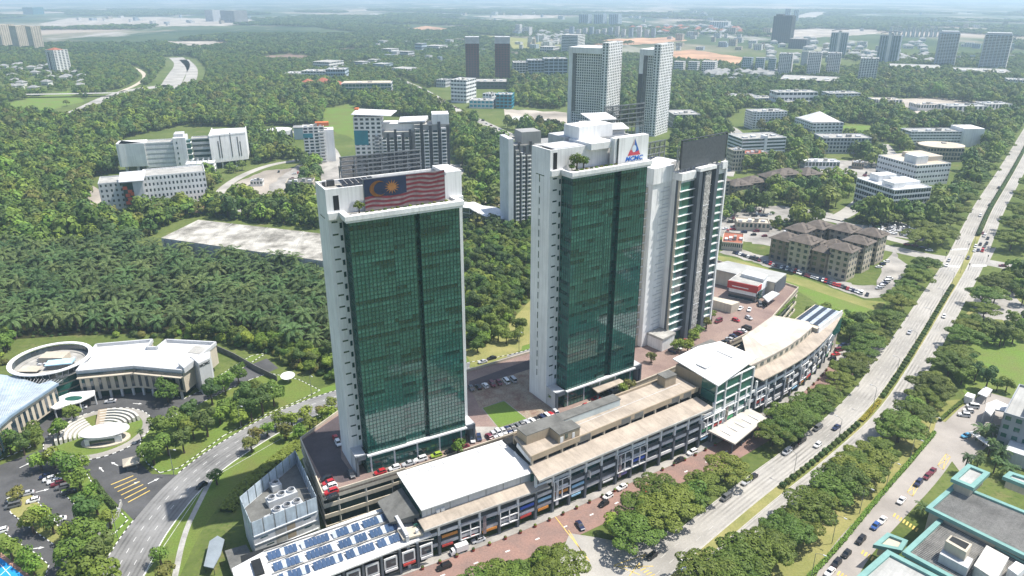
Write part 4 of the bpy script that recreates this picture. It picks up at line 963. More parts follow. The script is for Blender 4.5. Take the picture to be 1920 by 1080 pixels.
for a, b in ((rp[6], rp[7]), (rp[7], rp[8])):
    L = math.dist(a, b); n = int(L / 2.9); an = math.atan2(b[1] - a[1], b[0] - a[0])
    dx, dy = (b[0] - a[0]) / L, (b[1] - a[1]) / L; ox, oy = -dy * 1.2, dx * 1.2
    cs_ = 1 if oy < 0 else -1
    part(BO, 'blue_clerestory', MB().bar((a[0] + ox * cs_ * .5, a[1] + oy * cs_ * .5, z - 1.4), (b[0] + ox * cs_ * .5, b[1] + oy * cs_ * .5, z - 1.4), .5, 1.2), G_BLUE)
    part(BO, 'eave', MB().bar((a[0] + ox * cs_, a[1] + oy * cs_, z - 2.3), (b[0] + ox * cs_, b[1] + oy * cs_, z - 2.3), 2.0, .35), CREAM)
    for i in range(n):
        t = (i + .5) / n; x, y = a[0] + (b[0] - a[0]) * t, a[1] + (b[1] - a[1]) * t
        k = 'tallwin'
        if k not in WIN: WIN[k] = MB().box(-.62, .62, -.08, .08, -3.1, 3.1).mesh('window', G_BLUE)
        obj('window', WIN[k], BOW, (x + ox * cs_ * .05, y + oy * cs_ * .05, 7.2), an)
    for i in range(5):
        t = (i + .5) / 5; x, y = a[0] + (b[0] - a[0]) * t, a[1] + (b[1] - a[1]) * t; part(BO, 'pilotis', MB().box(x - .4, x + .4, y - .4, y + .4, 0, 3.18), GREYW)
pz = rel(BO, [(356, 668), (378, 664), (394, 659), (393, 672), (372, 682)], z + 1.5)
part(BO, 'sign_pylon', MB().prism([pz[0], pz[4], pz[3], pz[2], pz[1]], 0, z + 1.6), GREYW)
an = math.atan2(pz[3][1] - pz[4][1], pz[3][0] - pz[4][0])
text(BO, 'MCMC', 1.7, ((pz[3][0] + pz[4][0]) / 2 + .12 * math.sin(an), (pz[3][1] + pz[4][1]) / 2 - .12 * math.cos(an), z - .4), STEELD, (rad(90), 0, an))
part(BO, 'roof_box', MB().prism(rel(BO, [(334, 682), (352, 670), (366, 676), (345, 692)], z + 1), z - 1, z + 1.4), GREYW)
part(BO, 'roof_tank_pit', MB().prism(rel(BO, [(352, 660), (365, 648), (392, 650), (380, 664)], z - .5), z - .88, z - .6), CONC)
CO = thing('cream_curved_office', 'cream office with sweeping pale blue metal roof at the left edge', 'building', (*G(95, 773), 0), 0)
z = 12.5
rp = rel(CO, [(-60, 700), (0, 702), (29, 705.5), (73, 720), (95, 713), (109, 719), (60, 752), (20, 779), (0, 797), (-30, 835), (-90, 835)], z)
COW = part(CO, 'wall', MB().prism(inset(rp[::-1], .8), 3.2, z - .8), CREAM); part(CO, 'ground_storey', MB().prism(inset(rp[::-1], 2.4), 0, 3.18), G_DARK)
part(CO, 'metal_roof', MB().prism(rp, z - .78, z), mat('pale_blue_metal_roof', (.38, .46, .52), .45, .14, .2, fine=.1, streak=.15, smap=(.1, 1, 1)))
for k in range(24): 
    x = -75 + k * 7.2; 
for a, b in ((rp[5], rp[6]), (rp[6], rp[7]), (rp[7], rp[8]), (rp[8], rp[9])):
    L = math.dist(a, b); n = max(2, int(L / 2.5)); an = math.atan2(b[1] - a[1], b[0] - a[0]); dx, dy = (b[0] - a[0]) / L, (b[1] - a[1]) / L
    part(CO, 'eave', MB().bar((*a, z - .3), (*b, z - .3), .5, .9), mat('steel_blue_eave', (.22, .30, .38), .5, .1, .3) if 'steel_blue_eave' not in bpy.data.materials else bpy.data.materials['steel_blue_eave'])
    for i in range(n):
        t = (i + .5) / n; x, y = a[0] + (b[0] - a[0]) * t, a[1] + (b[1] - a[1]) * t
        nx_, ny_ = dy, -dx
        if ny_ > 0 and nx_ < 0: nx_, ny_ = -nx_, -ny_
        s_ = .78
        obj('window', WIN['tallwin'], COW, (x - nx_ * s_, y - ny_ * s_, 7.0), an)
rib = MB()
for k in range(30):
    t = k / 29; a = (rp[0][0] + (rp[5][0] - rp[0][0]) * t, rp[0][1] + (rp[5][1] - rp[0][1]) * t); 
    rib.bar((rp[0][0] * (1 - t) + rp[5][0] * t, rp[1][1] - 1.5 - 3 * t, z + .05), (rp[10][0] * (1 - t) + rp[6][0] * t - 0 * t, rp[9][1] * (1 - t) + rp[6][1] * t + 1, z + .05), .12, .12)
part(CO, 'roof_rib', rib, GREYW, kind='stuff')
PC = thing('entrance_canopy', 'white drop-off canopy with oval skylight between the two cream offices', 'canopy', (*G(140, 760), 0), 0)
cp = rel(PC, [(95, 765), (112, 744), (135, 735), (178, 732), (178, 740), (150, 754), (103, 768)], 4.8)
part(PC, 'canopy_roof', MB().prism(cp, 4.5, 5.0), WHITE2); c = rel(PC, [(138, 747)], 5)[0]
part(PC, 'oval_skylight', MB().cyl(c[0], c[1], 5.01, 5.06, 3.4, 20, ry=1.9), G_MID)
for q in (cp[6], cp[4], cp[5]): part(PC, 'column', MB().cyl(q[0] - .5, q[1] + .5, 0, 4.48, .3, 8), GREYW)
# amphitheatre on the roundabout
AM = G(186, 812); ar_ = 18.2
am = struct('roundabout_island', MB().cyl(AM[0], AM[1], 0, .16, ar_, 44), GRASS)
k = MB()
for i in range(88):
    a, b = 2 * math.pi * i / 88, 2 * math.pi * (i + 1) / 88; k.bar((AM[0] + ar_ * math.cos(a), AM[1] + ar_ * math.sin(a), .1), (AM[0] + ar_ * math.cos(b), AM[1] + ar_ * math.sin(b), .1), .3, .22, i % 2)
part(am, 'kerb', k, [KW, KB], kind='stuff')
struct('roundabout_footpath', annulus(MB(), ar_ - 3.2, ar_ - .2, .17, .2, 44), PAVE).location = (*AM, 0)
SW = thing('amphitheatre_seating', 'curved white stone seating steps on the roundabout island', 'seating', (*AM, .16))
SG = mat('seating_stone', (.62, .60, .54), .85, .1, .2)
for r_ in range(7):
    r0 = 4.6 + r_ * 1.5
    for h_ in ((0, 6), (8, 14)):
        q = lambda r, t: (r * math.cos(t), r * math.sin(t)); tt = [rad(38 + 180 * i / 14) for i in range(h_[0], h_[1] + 1)]
        part(SW, 'step', MB().prism([q(r0 + .85, t) for t in tt] + [q(r0, t) for t in tt[::-1]], 0, .3 + r_ * .3), SG)
part(SW, 'timber_stair', MB().prism([(-3.6, 4.2), (-1.0, 5.0), (-3.6, 14), (-6.6, 13)], 0, [.3, .3, 2.2, 2.2]), TAN)
SV = thing('oval_stage_canopy', 'white oval stage canopy on the roundabout island', 'canopy', (*G(196, 830), .16))
n = 28; ov = [(8.6 * math.cos(2 * math.pi * i / n), 4.6 * math.sin(2 * math.pi * i / n)) for i in range(n)]
part(SV, 'canopy_shell', MB().prism(ov, [3.9 + .04 * y for x, y in ov], [4.3 + .05 * y for x, y in ov]), WHITE2, (0, 1.5, 0), .25)
part(SV, 'stage_wall', MB().box(-6, 6.5, -2.4, -2.0, 0, 3.2), WHITE, (0, .5, 0), .25); part(SV, 'stage_glass', MB().box(-4.4, 4, -2.55, -2.42, .6, 2.4), G_BLUE, (0, .5, 0), .25)
part(SV, 'stage_floor', MB().cyl(0, 0, 0, .5, 8.4, 24, ry=5.2), CREAM, (0, 1.2, 0), .25)
for x in (-5, 0, 5): part(SV, 'post', MB().cyl(x, 2.2, 0, 3.9, .14, 6), STEEL)
GH = thing('guard_house', 'small guard house with pale pyramid roof at the compound gate', 'guard house', (*G(248, 877), 0), .5)
part(GH, 'walls', MB().box(-1.7, 1.7, -1.7, 1.7, 0, 2.8), SLATE); part(GH, 'window', MB().box(-1.2, 1.2, -1.76, -1.7, 1.0, 2.2), G_BLUE); part(GH, 'roof', hip(MB(), -1.7, 1.7, -1.7, 1.7, 2.85, 1.3, .9), CREAM)
SD = thing('satellite_dish', 'white satellite dish on short mast beside compound driveway', 'dish', (*G(541, 716), 0), .3)
ds = MB(); 
for j in range(4):
    for i in range(24):
        a, b = 2 * math.pi * i / 24, 2 * math.pi * (i + 1) / 24; r0, r1 = 3.0 * j / 4, 3.0 * (j + 1) / 4; q = lambda r, t: (r * math.cos(t), r * math.sin(t) - .0, 2.4 + r * r * .08 + .12 * r * math.sin(t))
        ds.add([q(r0, a), q(r1, a), q(r1, b), q(r0, b)], [(0, 1, 2, 3)])
part(SD, 'bowl', ds, WHITE); part(SD, 'mast', MB().cyl(0, 0, 0, 2.4, .35, 10), GREYW); part(SD, 'feed_arm', MB().bar((0, 0, 2.4), (0, 0, 4), .1).bar((2.2, 0, 2.9), (0, 0, 4), .06), STEEL)
# perimeter walls and hoarding
FW_ = thing('compound_fence_wall', 'low concrete boundary wall between car park and public road', 'wall', (*G(215, 1000), 0))
q = rel(FW_, [(186, 1010), (202, 992), (222, 970), (228, 948)], 0)
for a, b in zip(q, q[1:]): part(FW_, 'wall_panel', MB().bar((*a, .9), (*b, .9), .25, 1.8), CONC)
for a in q: part(FW_, 'post', MB().box(a[0] - .25, a[0] + .25, a[1] - .25, a[1] + .25, 0, 2.2), CONC)
BW = thing('retaining_wall', 'long dark retaining wall between the cream office drive and the trees', 'wall', (*G(430, 680), 0))
q = rel(BW, [(402, 655), (440, 672), (480, 695), (520, 715)], 0)
for a, b in zip(q, q[1:]): part(BW, 'wall_panel', MB().bar((*a, 1.3), (*b, 1.3), .3, 2.6), CONCD)
# ---------------------------------------------------------------- weathered warehouse
WH = thing('weathered_warehouse', 'long low warehouse with stained pale flat roof beside the oil palms', 'warehouse', (*G(303, 464), 0), 0)
wz = 10.0; rp = rel(WH, [(302, 446), (372, 412), (640, 442), (640, 494)], wz)
part(WH, 'wall', MB().prism(rp, 0, wz - .3), GREYW)
part(WH, 'roof', MB().prism(rp, wz - .28, wz), mat('stained_roof_slab', (.46, .44, .39), .9, .40, .07, fine=.35, col2=(.13, .12, .10), streak=.3, smap=(.25, .05, 1)))
for i in range(1, 4):
    t = i / 4; a = [rp[0][j] + (rp[3][j] - rp[0][j]) * t for j in (0, 1)]; b = [rp[1][j] + (rp[2][j] - rp[1][j]) * t for j in (0, 1)]
    part(WH, 'roof_joint', MB().bar((*a, wz + .05), (*b, wz + .05), .5, .12), CONC)
for i in range(24):
    t = (i + .5) / 24; x, y = rp[0][0] + (rp[3][0] - rp[0][0]) * t, rp[0][1] + (rp[3][1] - rp[0][1]) * t
    part(WH, 'wall_rib', MB().box(x - .15, x + .15, y - .3, y, 0, wz - .4), CONC)
# ---------------------------------------------------------------- right foreground: teal-edged building
TEAL = mat('teal_fascia', (.19, .36, .33), .6, .08, .3); RIBD = mat('weathered_metal_roof', (.21, .20, .185), .7, .3, .12, fine=.12, streak=.62, smap=(.05, 1.6, 1))
RIBL = mat('pale_grey_roof', (.42, .42, .40), .8, .1, .1, fine=.06, streak=.15, smap=(.05, 1.2, 1))
TB = thing('teal_edged_building', 'low building with dark ribbed flat roofs edged by wide teal bands, bottom right', 'building', (*G(1700, 1060), 0), rad(42))
def edged(T, pts, z, m, band=1.7, ribs=0, base=0):
    q = rel(T, pts, z); A = sum(q[i][0] * q[(i + 1) % len(q)][1] - q[(i + 1) % len(q)][0] * q[i][1] for i in range(len(q)))
    if A < 0: q = q[::-1]
    i_ = inset(q, band)
    part(T, 'wall', MB().prism(inset(q, .9), base, z - 1.22), CREAM)
    part(T, 'roof', MB().prism(i_, z - 1.2, z - .7), m)
    for k in range(len(q)):
        j = (k + 1) % len(q); part(T, 'teal_band', MB().prism([q[k], q[j], i_[j], i_[k]], z - 1.2, z), TEAL)
    if ribs:
        rb = MB(); a, b, c, d = i_[0], i_[1], i_[2], i_[-1]
        for k in range(1, ribs):
            t = k / ribs; p = (a[0] + (b[0] - a[0]) * t, a[1] + (b[1] - a[1]) * t); e = (d[0] + (c[0] - d[0]) * t, d[1] + (c[1] - d[1]) * t)
            rb.bar((*p, z - .66), (*e, z - .66), .1, .12)
        part(T, 'roof_rib', rb, CONC, kind='stuff')
edged(TB, [(1736, 951), (1791, 904), (1990, 985), (1990, 1076)], 12.0, RIBD, 1.3, 46)
edged(TB, [(1768, 964), (1692, 1034), (1860, 1125), (1990, 1085)], 10.0, RIBD, 1.4, 30)
edged(TB, [(1664, 1030), (1600, 1085), (1600, 1140), (1800, 1140), (1790, 1095)], 9.4, RIBL, 1.6)
edged(TB, [(1637, 1021), (1664, 998), (1703, 1013), (1691, 1032)], 7.6, CREAM, 1.2, 0, 3.5)
edged(TB, [(1783, 897), (1815, 869), (1857, 886), (1826, 915)], 15.6, RIBL, 1.4, 0, 11)
edged(TB, [(1880, 893), (1893, 883), (1960, 905), (1960, 925)], 15.0, RIBL, 1.4, 0, 11)
def tbz(pts, z0, z1, m, nm): return part(TB, nm, MB().prism(rel(TB, pts, z1), z0, z1), m)
tbz([(1762, 1038), (1772, 1022), (1825, 1048), (1815, 1066)], 8.5, 12.2, GREYW, 'plant_room')
tbz([(1773, 1014), (1783, 1003), (1823, 1020), (1812, 1036)], 8.5, 15.2, CREAM, 'cooling_tower'); tbz([(1779, 1012), (1786, 1005), (1818, 1020), (1810, 1030)], 15.21, 15.25, DARK, 'cooling_tower_mouth')
tbz([(1826, 1060), (1850, 1022), (1892, 1045), (1868, 1088)], 8.5, 12.6, mat('corrugated_white', (.62, .60, .55), .7, .12, .8), 'corrugated_plant_roof')
tbz([(1890, 1065), (1905, 1052), (1925, 1062), (1908, 1078)], 8.5, 12.0, WHITE, 'white_tank')
for i in range(9):
    a = rel(TB, [(1828 + i * 3.6, 1058 - i * 3.6)], 12.6)[0]; part(TB, 'fin_louvre', MB().box(a[0] - 1.6, a[0] - .2, a[1] - .1, a[1] + .1, 9.5, 12.0), STEELD)
# office at the right edge
RO = thing('grey_office', 'grey office with white roof slabs and curved porch at the right edge', 'building', (*G(1985, 885), 0), rad(48))
blk(RO, 2, 30, 0, 20, 0, 14, 4, 9, 6, mat('mid_grey_paint', (.33, .35, .37), .75, .1, .1, streak=.15), G_MID, .5, .45, RIBL)
part(RO, 'roof_plant', MB().box(5, 14, 4, 14, 14.2, 18), GREYW); part(RO, 'roof_slab', MB().box(3, 16, -2, 5, 18.02, 18.5), WHITE); part(RO, 'roof_slab', MB().box(-1, 9, -1.5, 7, 14.9, 15.3), WHITE)
q = rel(RO, [(1847, 770), (1850, 757), (1868, 750), (1890, 760), (1884, 772), (1866, 768), (1858, 780)], 5)
part(RO, 'curved_porch', MB().prism(q, 4.6, 5.2), WHITE)
for i in (0, 3, 5): part(RO, 'porch_column', MB().cyl(q[i][0] * .98, q[i][1], 0, 4.58, .3, 8), GREYW)
part(RO, 'low_podium', MB().box(-6, 1.9, -3, 16, 0, 5), GREYW)
WC = thing('white_car_port', 'white flat car port roof near the end of the service road', 'car port', (*G(1843, 748), 0), rad(45))
q = rel(WC, [(1833, 738), (1847, 725), (1861, 731), (1850, 745)], 3.2)
part(WC, 'roof', MB().prism(q, 3.0, 3.4), WHITE2)
for p in q: part(WC, 'post', MB().cyl(p[0] * .94, p[1] * .94, 0, 2.98, .15, 6), STEEL)
part(WC, 'side_hut', MB().box(-9, -5, 2, 5, 0, 3.2), WHITE)
LC = thing('long_white_canopy', 'narrow white walkway canopy among palms by grey office', 'canopy', (*G(1850, 822), 0), 0)
q = rel(LC, [(1817, 810), (1826, 808), (1862, 832), (1856, 838)], 3.2); part(LC, 'roof', MB().prism(q, 3.0, 3.3), WHITE2)
for p in q: part(LC, 'post', MB().cyl(p[0] * .95, p[1] * .95, 0, 2.98, .12, 6), STEEL)
# ---------------------------------------------------------------- red fronted building and hall on the podium
DZ = DECK
RD = thing('red_fronted_building', 'small building with red fascia and white lower wall on the podium deck', 'building', (*G(1421, 575, DZ), DZ), 0)
def rdz(T, pts, z0, z1, m, nm, ins=0):
    q = rel(T, pts, DZ + z1); A = sum(q[i][0] * q[(i + 1) % len(q)][1] - q[(i + 1) % len(q)][0] * q[i][1] for i in range(len(q)))
    if A < 0: q = q[::-1]
    return part(T, nm, MB().prism(inset(q, ins) if ins else q, z0, z1), m)
foot = [(1365, 526), (1388.6, 508.7), (1444, 521), (1421, 537.7)]
REDP = mat('red_fascia', (.42, .045, .04), .6, .08, .2)
q = rel(RD, foot, DZ + 8.7); qi = inset(q[::-1], .7)
part(RD, 'roof', MB().prism(inset(q[::-1], .5), 8.6, 8.9), CONC); part(RD, 'upper_wall', MB().prism(q, 5.0, 8.58), WHITE)
part(RD, 'red_fascia', MB().bar((*q[0], 7.0), (*q[3], 7.0), .5, 3.6).bar((*q[3], 7.4), ((q[3][0] * .7 + q[2][0] * .3), (q[3][1] * .7 + q[2][1] * .3), 7.4), .5, 2.6), REDP)
part(RD, 'lower_wall', MB().prism(qi, 0, 4.98), WHITE); part(RD, 'shop_front', MB().bar((qi[0][0], qi[0][1], 1.6), (qi[-1][0], qi[-1][1], 1.6), .3, 2.8), G_BLUE)
for i in range(3): 
    a, b = q[3], q[2]; part(RD, 'window', MB().bar((a[0] + (b[0] - a[0]) * .08, a[1] + (b[1] - a[1]) * .08 - .3, 2.0 + i * 1.5), (a[0] + (b[0] - a[0]) * .38, a[1] + (b[1] - a[1]) * .38 - .3, 2.0 + i * 1.5), .9, .9), G_DARK)
part(RD, 'white_letter_bar', MB().bar((q[0][0] + (q[3][0] - q[0][0]) * .15, q[0][1] + (q[3][1] - q[0][1]) * .15 - .3, 6.6), (q[0][0] + (q[3][0] - q[0][0]) * .7, q[0][1] + (q[3][1] - q[0][1]) * .7 - .3, 6.6), .1, .4), WHITE)
rdz(RD, [(1390, 513), (1400, 505), (1440, 515), (1432, 524)], 8.92, 10.6, GREYW, 'roof_plant'); rdz(RD, [(1430, 556), (1448, 545), (1462, 550), (1440, 566)], 3.2, 3.7, GREYW, 'porch_roof')
HL = thing('grey_roofed_hall', 'cream hall with wide pale grey roof behind the red fronted building', 'hall', (*G(1344, 530, DZ), DZ), 0)
rdz(HL, [(1320, 500), (1364, 489), (1475, 513), (1454, 530)], 0, 8.0, CREAM, 'wall', .4); rdz(HL, [(1320, 500), (1364, 489), (1475, 513), (1454, 530)], 8.02, 8.4, RIBL, 'roof')
rdz(HL, [(1322, 558), (1338, 556), (1387, 566), (1372, 572)], 0, 4.4, CREAM, 'front_block')
q = rel(HL, [(1454, 530), (1475, 513)], DZ + 8); part(HL, 'dark_sign_panel', MB().bar((*q[0], 4), (*q[1], 4), .3, 6), SLATE)
# ---------------------------------------------------------------- brown roofed apartments
BR = mat('brown_tile_roof', (.15, .125, .105), .85, .16, .3, fine=.14); TUD = mat('beige_render', (.50, .44, .34), .85, .1, .15, streak=.12); TUDB = mat('brown_render', (.30, .24, .18), .85, .12, .2, streak=.1)
def villa(name, label, px, py, ang, wings, fl=5, fh=3.3):
    T = thing(name, label, 'apartment block', (*G(px, py), 0), rad(ang))
    for u0, u1, v0, v1, df in wings:
        h = (fl + df) * fh
        blk(T, u0, u1, v0, v1, 0, h, fl + df, max(2, int((u1 - u0) / 3.6)), max(2, int((v1 - v0) / 3.6)), TUD if df >= 0 else TUDB, G_BLUE, .42, .5, BR, .3, panes=[(max(2, int((u1 - u0) / 3.6)), u0, u1, 0)] if py > 400 else None)
        part(T, 'hip_roof', hip(MB(), u0, u1, v0, v1, h + .35, min(u1 - u0, v1 - v0) * .3, 1.3), BR)
        part(T, 'roof_dormer', hip(MB(), (u0 + u1) / 2 - 2, (u0 + u1) / 2 + 2, v0 + .5, v0 + 5, h + 1.5, 1.8, .5), BR)
        part(T, 'dormer_wall', MB().box((u0 + u1) / 2 - 1.8, (u0 + u1) / 2 + 1.8, v0 + .6, v0 + 4.8, h + .4, h + 1.45), TUD)
    return T
villa('brown_roofed_apartments', 'beige apartments with brown hipped roofs beside the boulevard junction', 1585, 528, 42,
      [(0, 11, 0, 12, 0), (11.1, 20, 2.5, 15, -1), (20.1, 31, 0, 13, 0), (31.1, 40, 4, 17, -1), (40.1, 52, 1, 14, 0), (-1, 10, 12.1, 22, -1), (-4, 9, 22.1, 35, 0), (9.1, 20, 24, 36, -1), (16, 30, 36.1, 48, 0), (2, 15.9, 37, 50, -1), (30.1, 44, 32, 44, 0), (36, 50, 17.1, 30, 0), (24, 35.9, 18, 28, -2)], 5, 3.5)
villa('brown_roofed_apartments', 'beige apartments with brown hipped roofs just right of the narrow tower', 1375, 372, 20,
      [(0, 16, 0, 14, -1), (16.1, 34, 4, 18, -1), (34.1, 48, 0, 15, 0), (48.1, 70, 6, 20, 0), (70.1, 86, 0, 16, 0), (-14, -.1, 6, 20, 0)], 4)
# ---------------------------------------------------------------- middle distance and far buildings
KEEP = []                                   # (origin, angle, u0, u1, v0, v1): where no tree stands
LOTS = []
RCLEAR = []                                 # (polyline, half width)
def keep(T, u0, u1, v0, v1, m=2.0):
    KEEP.append((T.location.x, T.location.y, math.cos(T.rotation_euler[2]), math.sin(T.rotation_euler[2]), u0 - m, u1 + m, v0 - m, v1 + m))
OFFW = mat('off_white_render', (.74, .73, .70), .8, .06, .05, streak=.12); GREYR = mat('grey_render', (.33, .33, .32), .8, .1, .05, streak=.12); DKR = mat('charcoal_render', (.075, .08, .085), .8, .12, .05)
BLUEW = mat('pale_blue_render', (.42, .50, .56), .8, .08, .05); TANW = mat('tan_render', (.55, .48, .38), .8, .08, .05); RUST = mat('rust_red_cladding', (.15, .05, .045), .7, .12, .05)
TEALW = mat('teal_panel', (.03, .22, .27), .6, .1, .1); ORNG = mat('orange_panel', (.55, .16, .05), .7, .08, .1); CYAN = mat('cyan_cladding', (.04, .32, .45), .5, .1, .1)
REDR = mat('red_roof', (.36, .12, .07), .8, .12, .2); SOIL = mat('orange_soil', (.50, .30, .18), .95, .2, .01, fine=.1); SAND = mat('sand_lot', (.44, .39, .33), .95, .25, .012, fine=.14); MUD = mat('brown_mud', (.24, .17, .13), .95, .3, .02, fine=.1)
def place(px, py): x, y = G(px, py); return x, y, CP * y + SP * CAM_H
def fb(name, label, cat, L, Rr, yb, yt, D, fl, bays, wm, gm=None, sp=.45, pr=.35, ang=0, group=None, top=None, H=None, bv=None, roof=None):
    x, y, dp = place(L, yb); W = (Rr - L) / FPX * dp; H = H or HT(L, yb, yt)
    if ang < -12:
        a = rad(-ang); S = W; q = .64; W = S * q / math.cos(a); D = min(max(S * (1 - q) / math.sin(a), 8), 90)
    T = thing(name, label, cat, (x, y, 0), rad(ang), group); RF = blk(T, 0, W, 0, D, 0, H, fl, bays, bv or max(1, int(bays * D / W)), wm, gm, sp, pr, roof, max(.8, H * .02))
    keep(T, 0, W, 0, D)
    if yb > 140:
        for k in range(4): a, b = (k * .23 + .06 + (L * 3 + k * 17) % 10 * .008) * W, (.2 + ((L * 5 + k * 31) % 10) * .05) * D; part(RF, 'roof_unit', MB().box(a, a + W * .07 + 1, b, b + D * .12 + 1, H + .16, H + 1.4 + (k % 3) * .7), (GREYW, WHITE, CONC)[k % 3])
    if top == 'box': part(T, 'roof_house', MB().box(W * .3, W * .7, D * .25, D * .75, H + .16, H * 1.05 + 2), wm)
    if top == 'hip': part(T, 'hip_roof', hip(MB(), 0, W, 0, D, H + .9, min(W, D) * .3, 1), REDR)
    return T, W, H
# white hospital-like complex left
T = thing('white_complex', 'large white stepped complex with raised wings and central tower at forest edge', 'building', (*G(280, 324), 0), rad(17)); keep(T, -26, 90, -6, 42); T.scale = (1, 1, 1.14)
part(T, 'left_wing_wall', MB().box(-22, -.02, 2, 20, 5.5, 24), WHITE); 
part(T, 'left_end_wall', MB().prism([(-24, 3), (0, 0), (0, 1.98), (-22, 20), (-24, 20)], 5.5, 24), WHITE)
blk(T, 0, 25, 1, 18, 4, 23.0, 5, 1, 1, WHITE, GREYW, .55, .05, CONC)
part(T, 'left_wing_legs', MB().box(-20, -18, 4, 6, 0, 5.48).box(-10, -8, 3, 5, 0, 5.48).box(-2, 0, 3, 5, 0, 5.48), GREYW); part(T, 'undercroft', MB().box(-18, 60, 8, 17, 0, 5.4), G_DARK)
part(T, 'central_tower', MB().box(25.1, 36, -5, 16, 0, 27.5), WHITE); part(T, 'tower_cap', MB().box(26, 34, -1, 14, 27.52, 30), GREYW)
for f in range(5): part(T, 'tower_window', MB().box(27.5, 28.6, -5.08, -5, 6 + f * 4.2, 7.8 + f * 4.2), G_DARK)
part(T, 'stair_glass', MB().box(36.1, 39.5, -3, 4, 2, 25), G_MID)
for f in range(5): part(T, 'stair_slab', MB().box(36.05, 40, -3.6, 4.2, 4 + f * 4.6, 4.6 + f * 4.6), WHITE)
blk(T, 39.6, 56, 6, 18, 3, 24, 5, 1, 1, GREYW, G_DARK, .5, .05, CONC)
part(T, 'right_block', MB().prism([(56.1, -4), (88, 6), (88, 40), (56.1, 40)], 5.5, 27), WHITE); part(T, 'right_roof', MB().prism([(57, -2.8), (87, 6.8), (87, 39), (57, 39)], 27.02, 27.2), WHITE2)
part(T, 'right_parapet', MB().bar((56.1, -4, 27.6), (88, 6, 27.6), .5, 1.2).bar((56.3, -4, 27.6), (56.3, 40, 27.6), .5, 1.2).bar((87.7, 6, 27.6), (87.7, 40, 27.6), .5, 1.2), WHITE)
for u, h in ((63, 14), (65, 18), (74, 20), (80, 16), (82, 12)): part(T, 'slit_window', MB().box(u, u + .8, -4.2 + (u - 56.1) * .3135, -3.7 + (u - 56.1) * .3135, 9, 9 + h), CONCD)
for u in range(58, 88, 6): part(T, 'leg', MB().box(u, u + 1.2, (u - 56) * .3135 - 2.6, (u - 56) * .3135 - 1.4, 0, 5.48), WHITE)
# scaffolded green and white frame building
T = thing('frame_building', 'small unfinished white frame building with green netting before white complex', 'building', (*G(352, 336), 0), rad(15)); keep(T, -3, 28, -3, 18)
for i in range(6):
    for j in range(3): part(T, 'frame_column', MB().box(i * 4.6, i * 4.6 + .5, j * 6, j * 6 + .5, 0, 16), WHITE)
for f in range(5): part(T, 'frame_floor', MB().box(-.4, 23.9, -.4, 12.9, 3.1 * f + .6, 3.1 * f + 1.0), WHITE)
for u0, u1, z0, z1 in ((-2, 5, 0, 5), (5, 12, 5.2, 9), (9, 16, 9.2, 13), (-2, 3, 5, 8)): part(T, 'green_net', MB().box(u0, u1, -.7, -.6, z0, z1), mat('green_netting', (.04, .34, .24), .8, .2, .5) if 'green_netting' not in bpy.data.materials else bpy.data.materials['green_netting'])
part(T, 'blue_hoarding', MB().bar((-14, -6, 1.2), (28, -9, 1.2), .2, 2.4), mat('navy_hoarding', (.03, .05, .12), .7, .1, .3))
# white block with red corner
T = thing('white_block_red_corner', 'white office block with rows of square windows and red patterned corner', 'building', (*G(262, 402), 0), rad(24)); keep(T, -26, 50, -2, 34); T.scale = (1, 1, 1.12)
blk(T, 6, 50, 8, 34, 3, 23, 5, 16, 9, WHITE, G_BLUE, .5, .55, CONC)
part(T, 'base_storey', MB().box(5.8, 49.8, 8.2, 33.8, 0, 2.98), SLATE)
blk(T, -24, 5.9, 6, 30, 3.5, 21, 5, 9, 8, GREYW, G_BLUE, .5, .6, CONC); part(T, 'base_storey', MB().box(-23.8, 5.7, 6.2, 29.8, 0, 3.48), SLATE)
part(T, 'corner_tower', MB().box(-1, 5.8, 1.5, 7.9, 0, 22), GREYW); part(T, 'corner_glass', MB().box(-8, -1.02, 3.0, 5.98, 0, 21), G_DARK); part(T, 'slant_roof', MB().prism([(-10, 1), (7, 0), (9, 16), (-9, 16)], [22.2, 22.2, 26, 26], [22.7, 22.7, 26.5, 26.5]), GREYW)
for k, (u, z) in enumerate(((-8, 17), (-5, 14.5), (-7, 12), (-3.6, 12.8), (-6, 9.4), (-3, 8.2), (-7.6, 7), (-4.4, 5.6), (-2.8, 4))): part(T, 'red_panel', MB().box(u, u + 2.9, 2.5, 2.98, z, z + 2.1), mat('vermilion_panel', (.6, .09, .03), .6, .08, .2) if 'vermilion_panel' not in bpy.data.materials else bpy.data.materials['vermilion_panel'])
T = thing('long_grey_shed', 'low shed with long pale grey roof before the white block with red corner', 'shed', (*G(244, 380), 0), rad(10)); keep(T, 0, 54, 0, 14)
part(T, 'wall', MB().box(.6, 52, .6, 13, 0, 5.4), GREYR); part(T, 'roof', MB().prism([(0, 0), (53, 0), (50, 13.6), (0, 13.6)], 5.42, [5.8, 5.8, 7, 7]), RIBL)
F0 = []
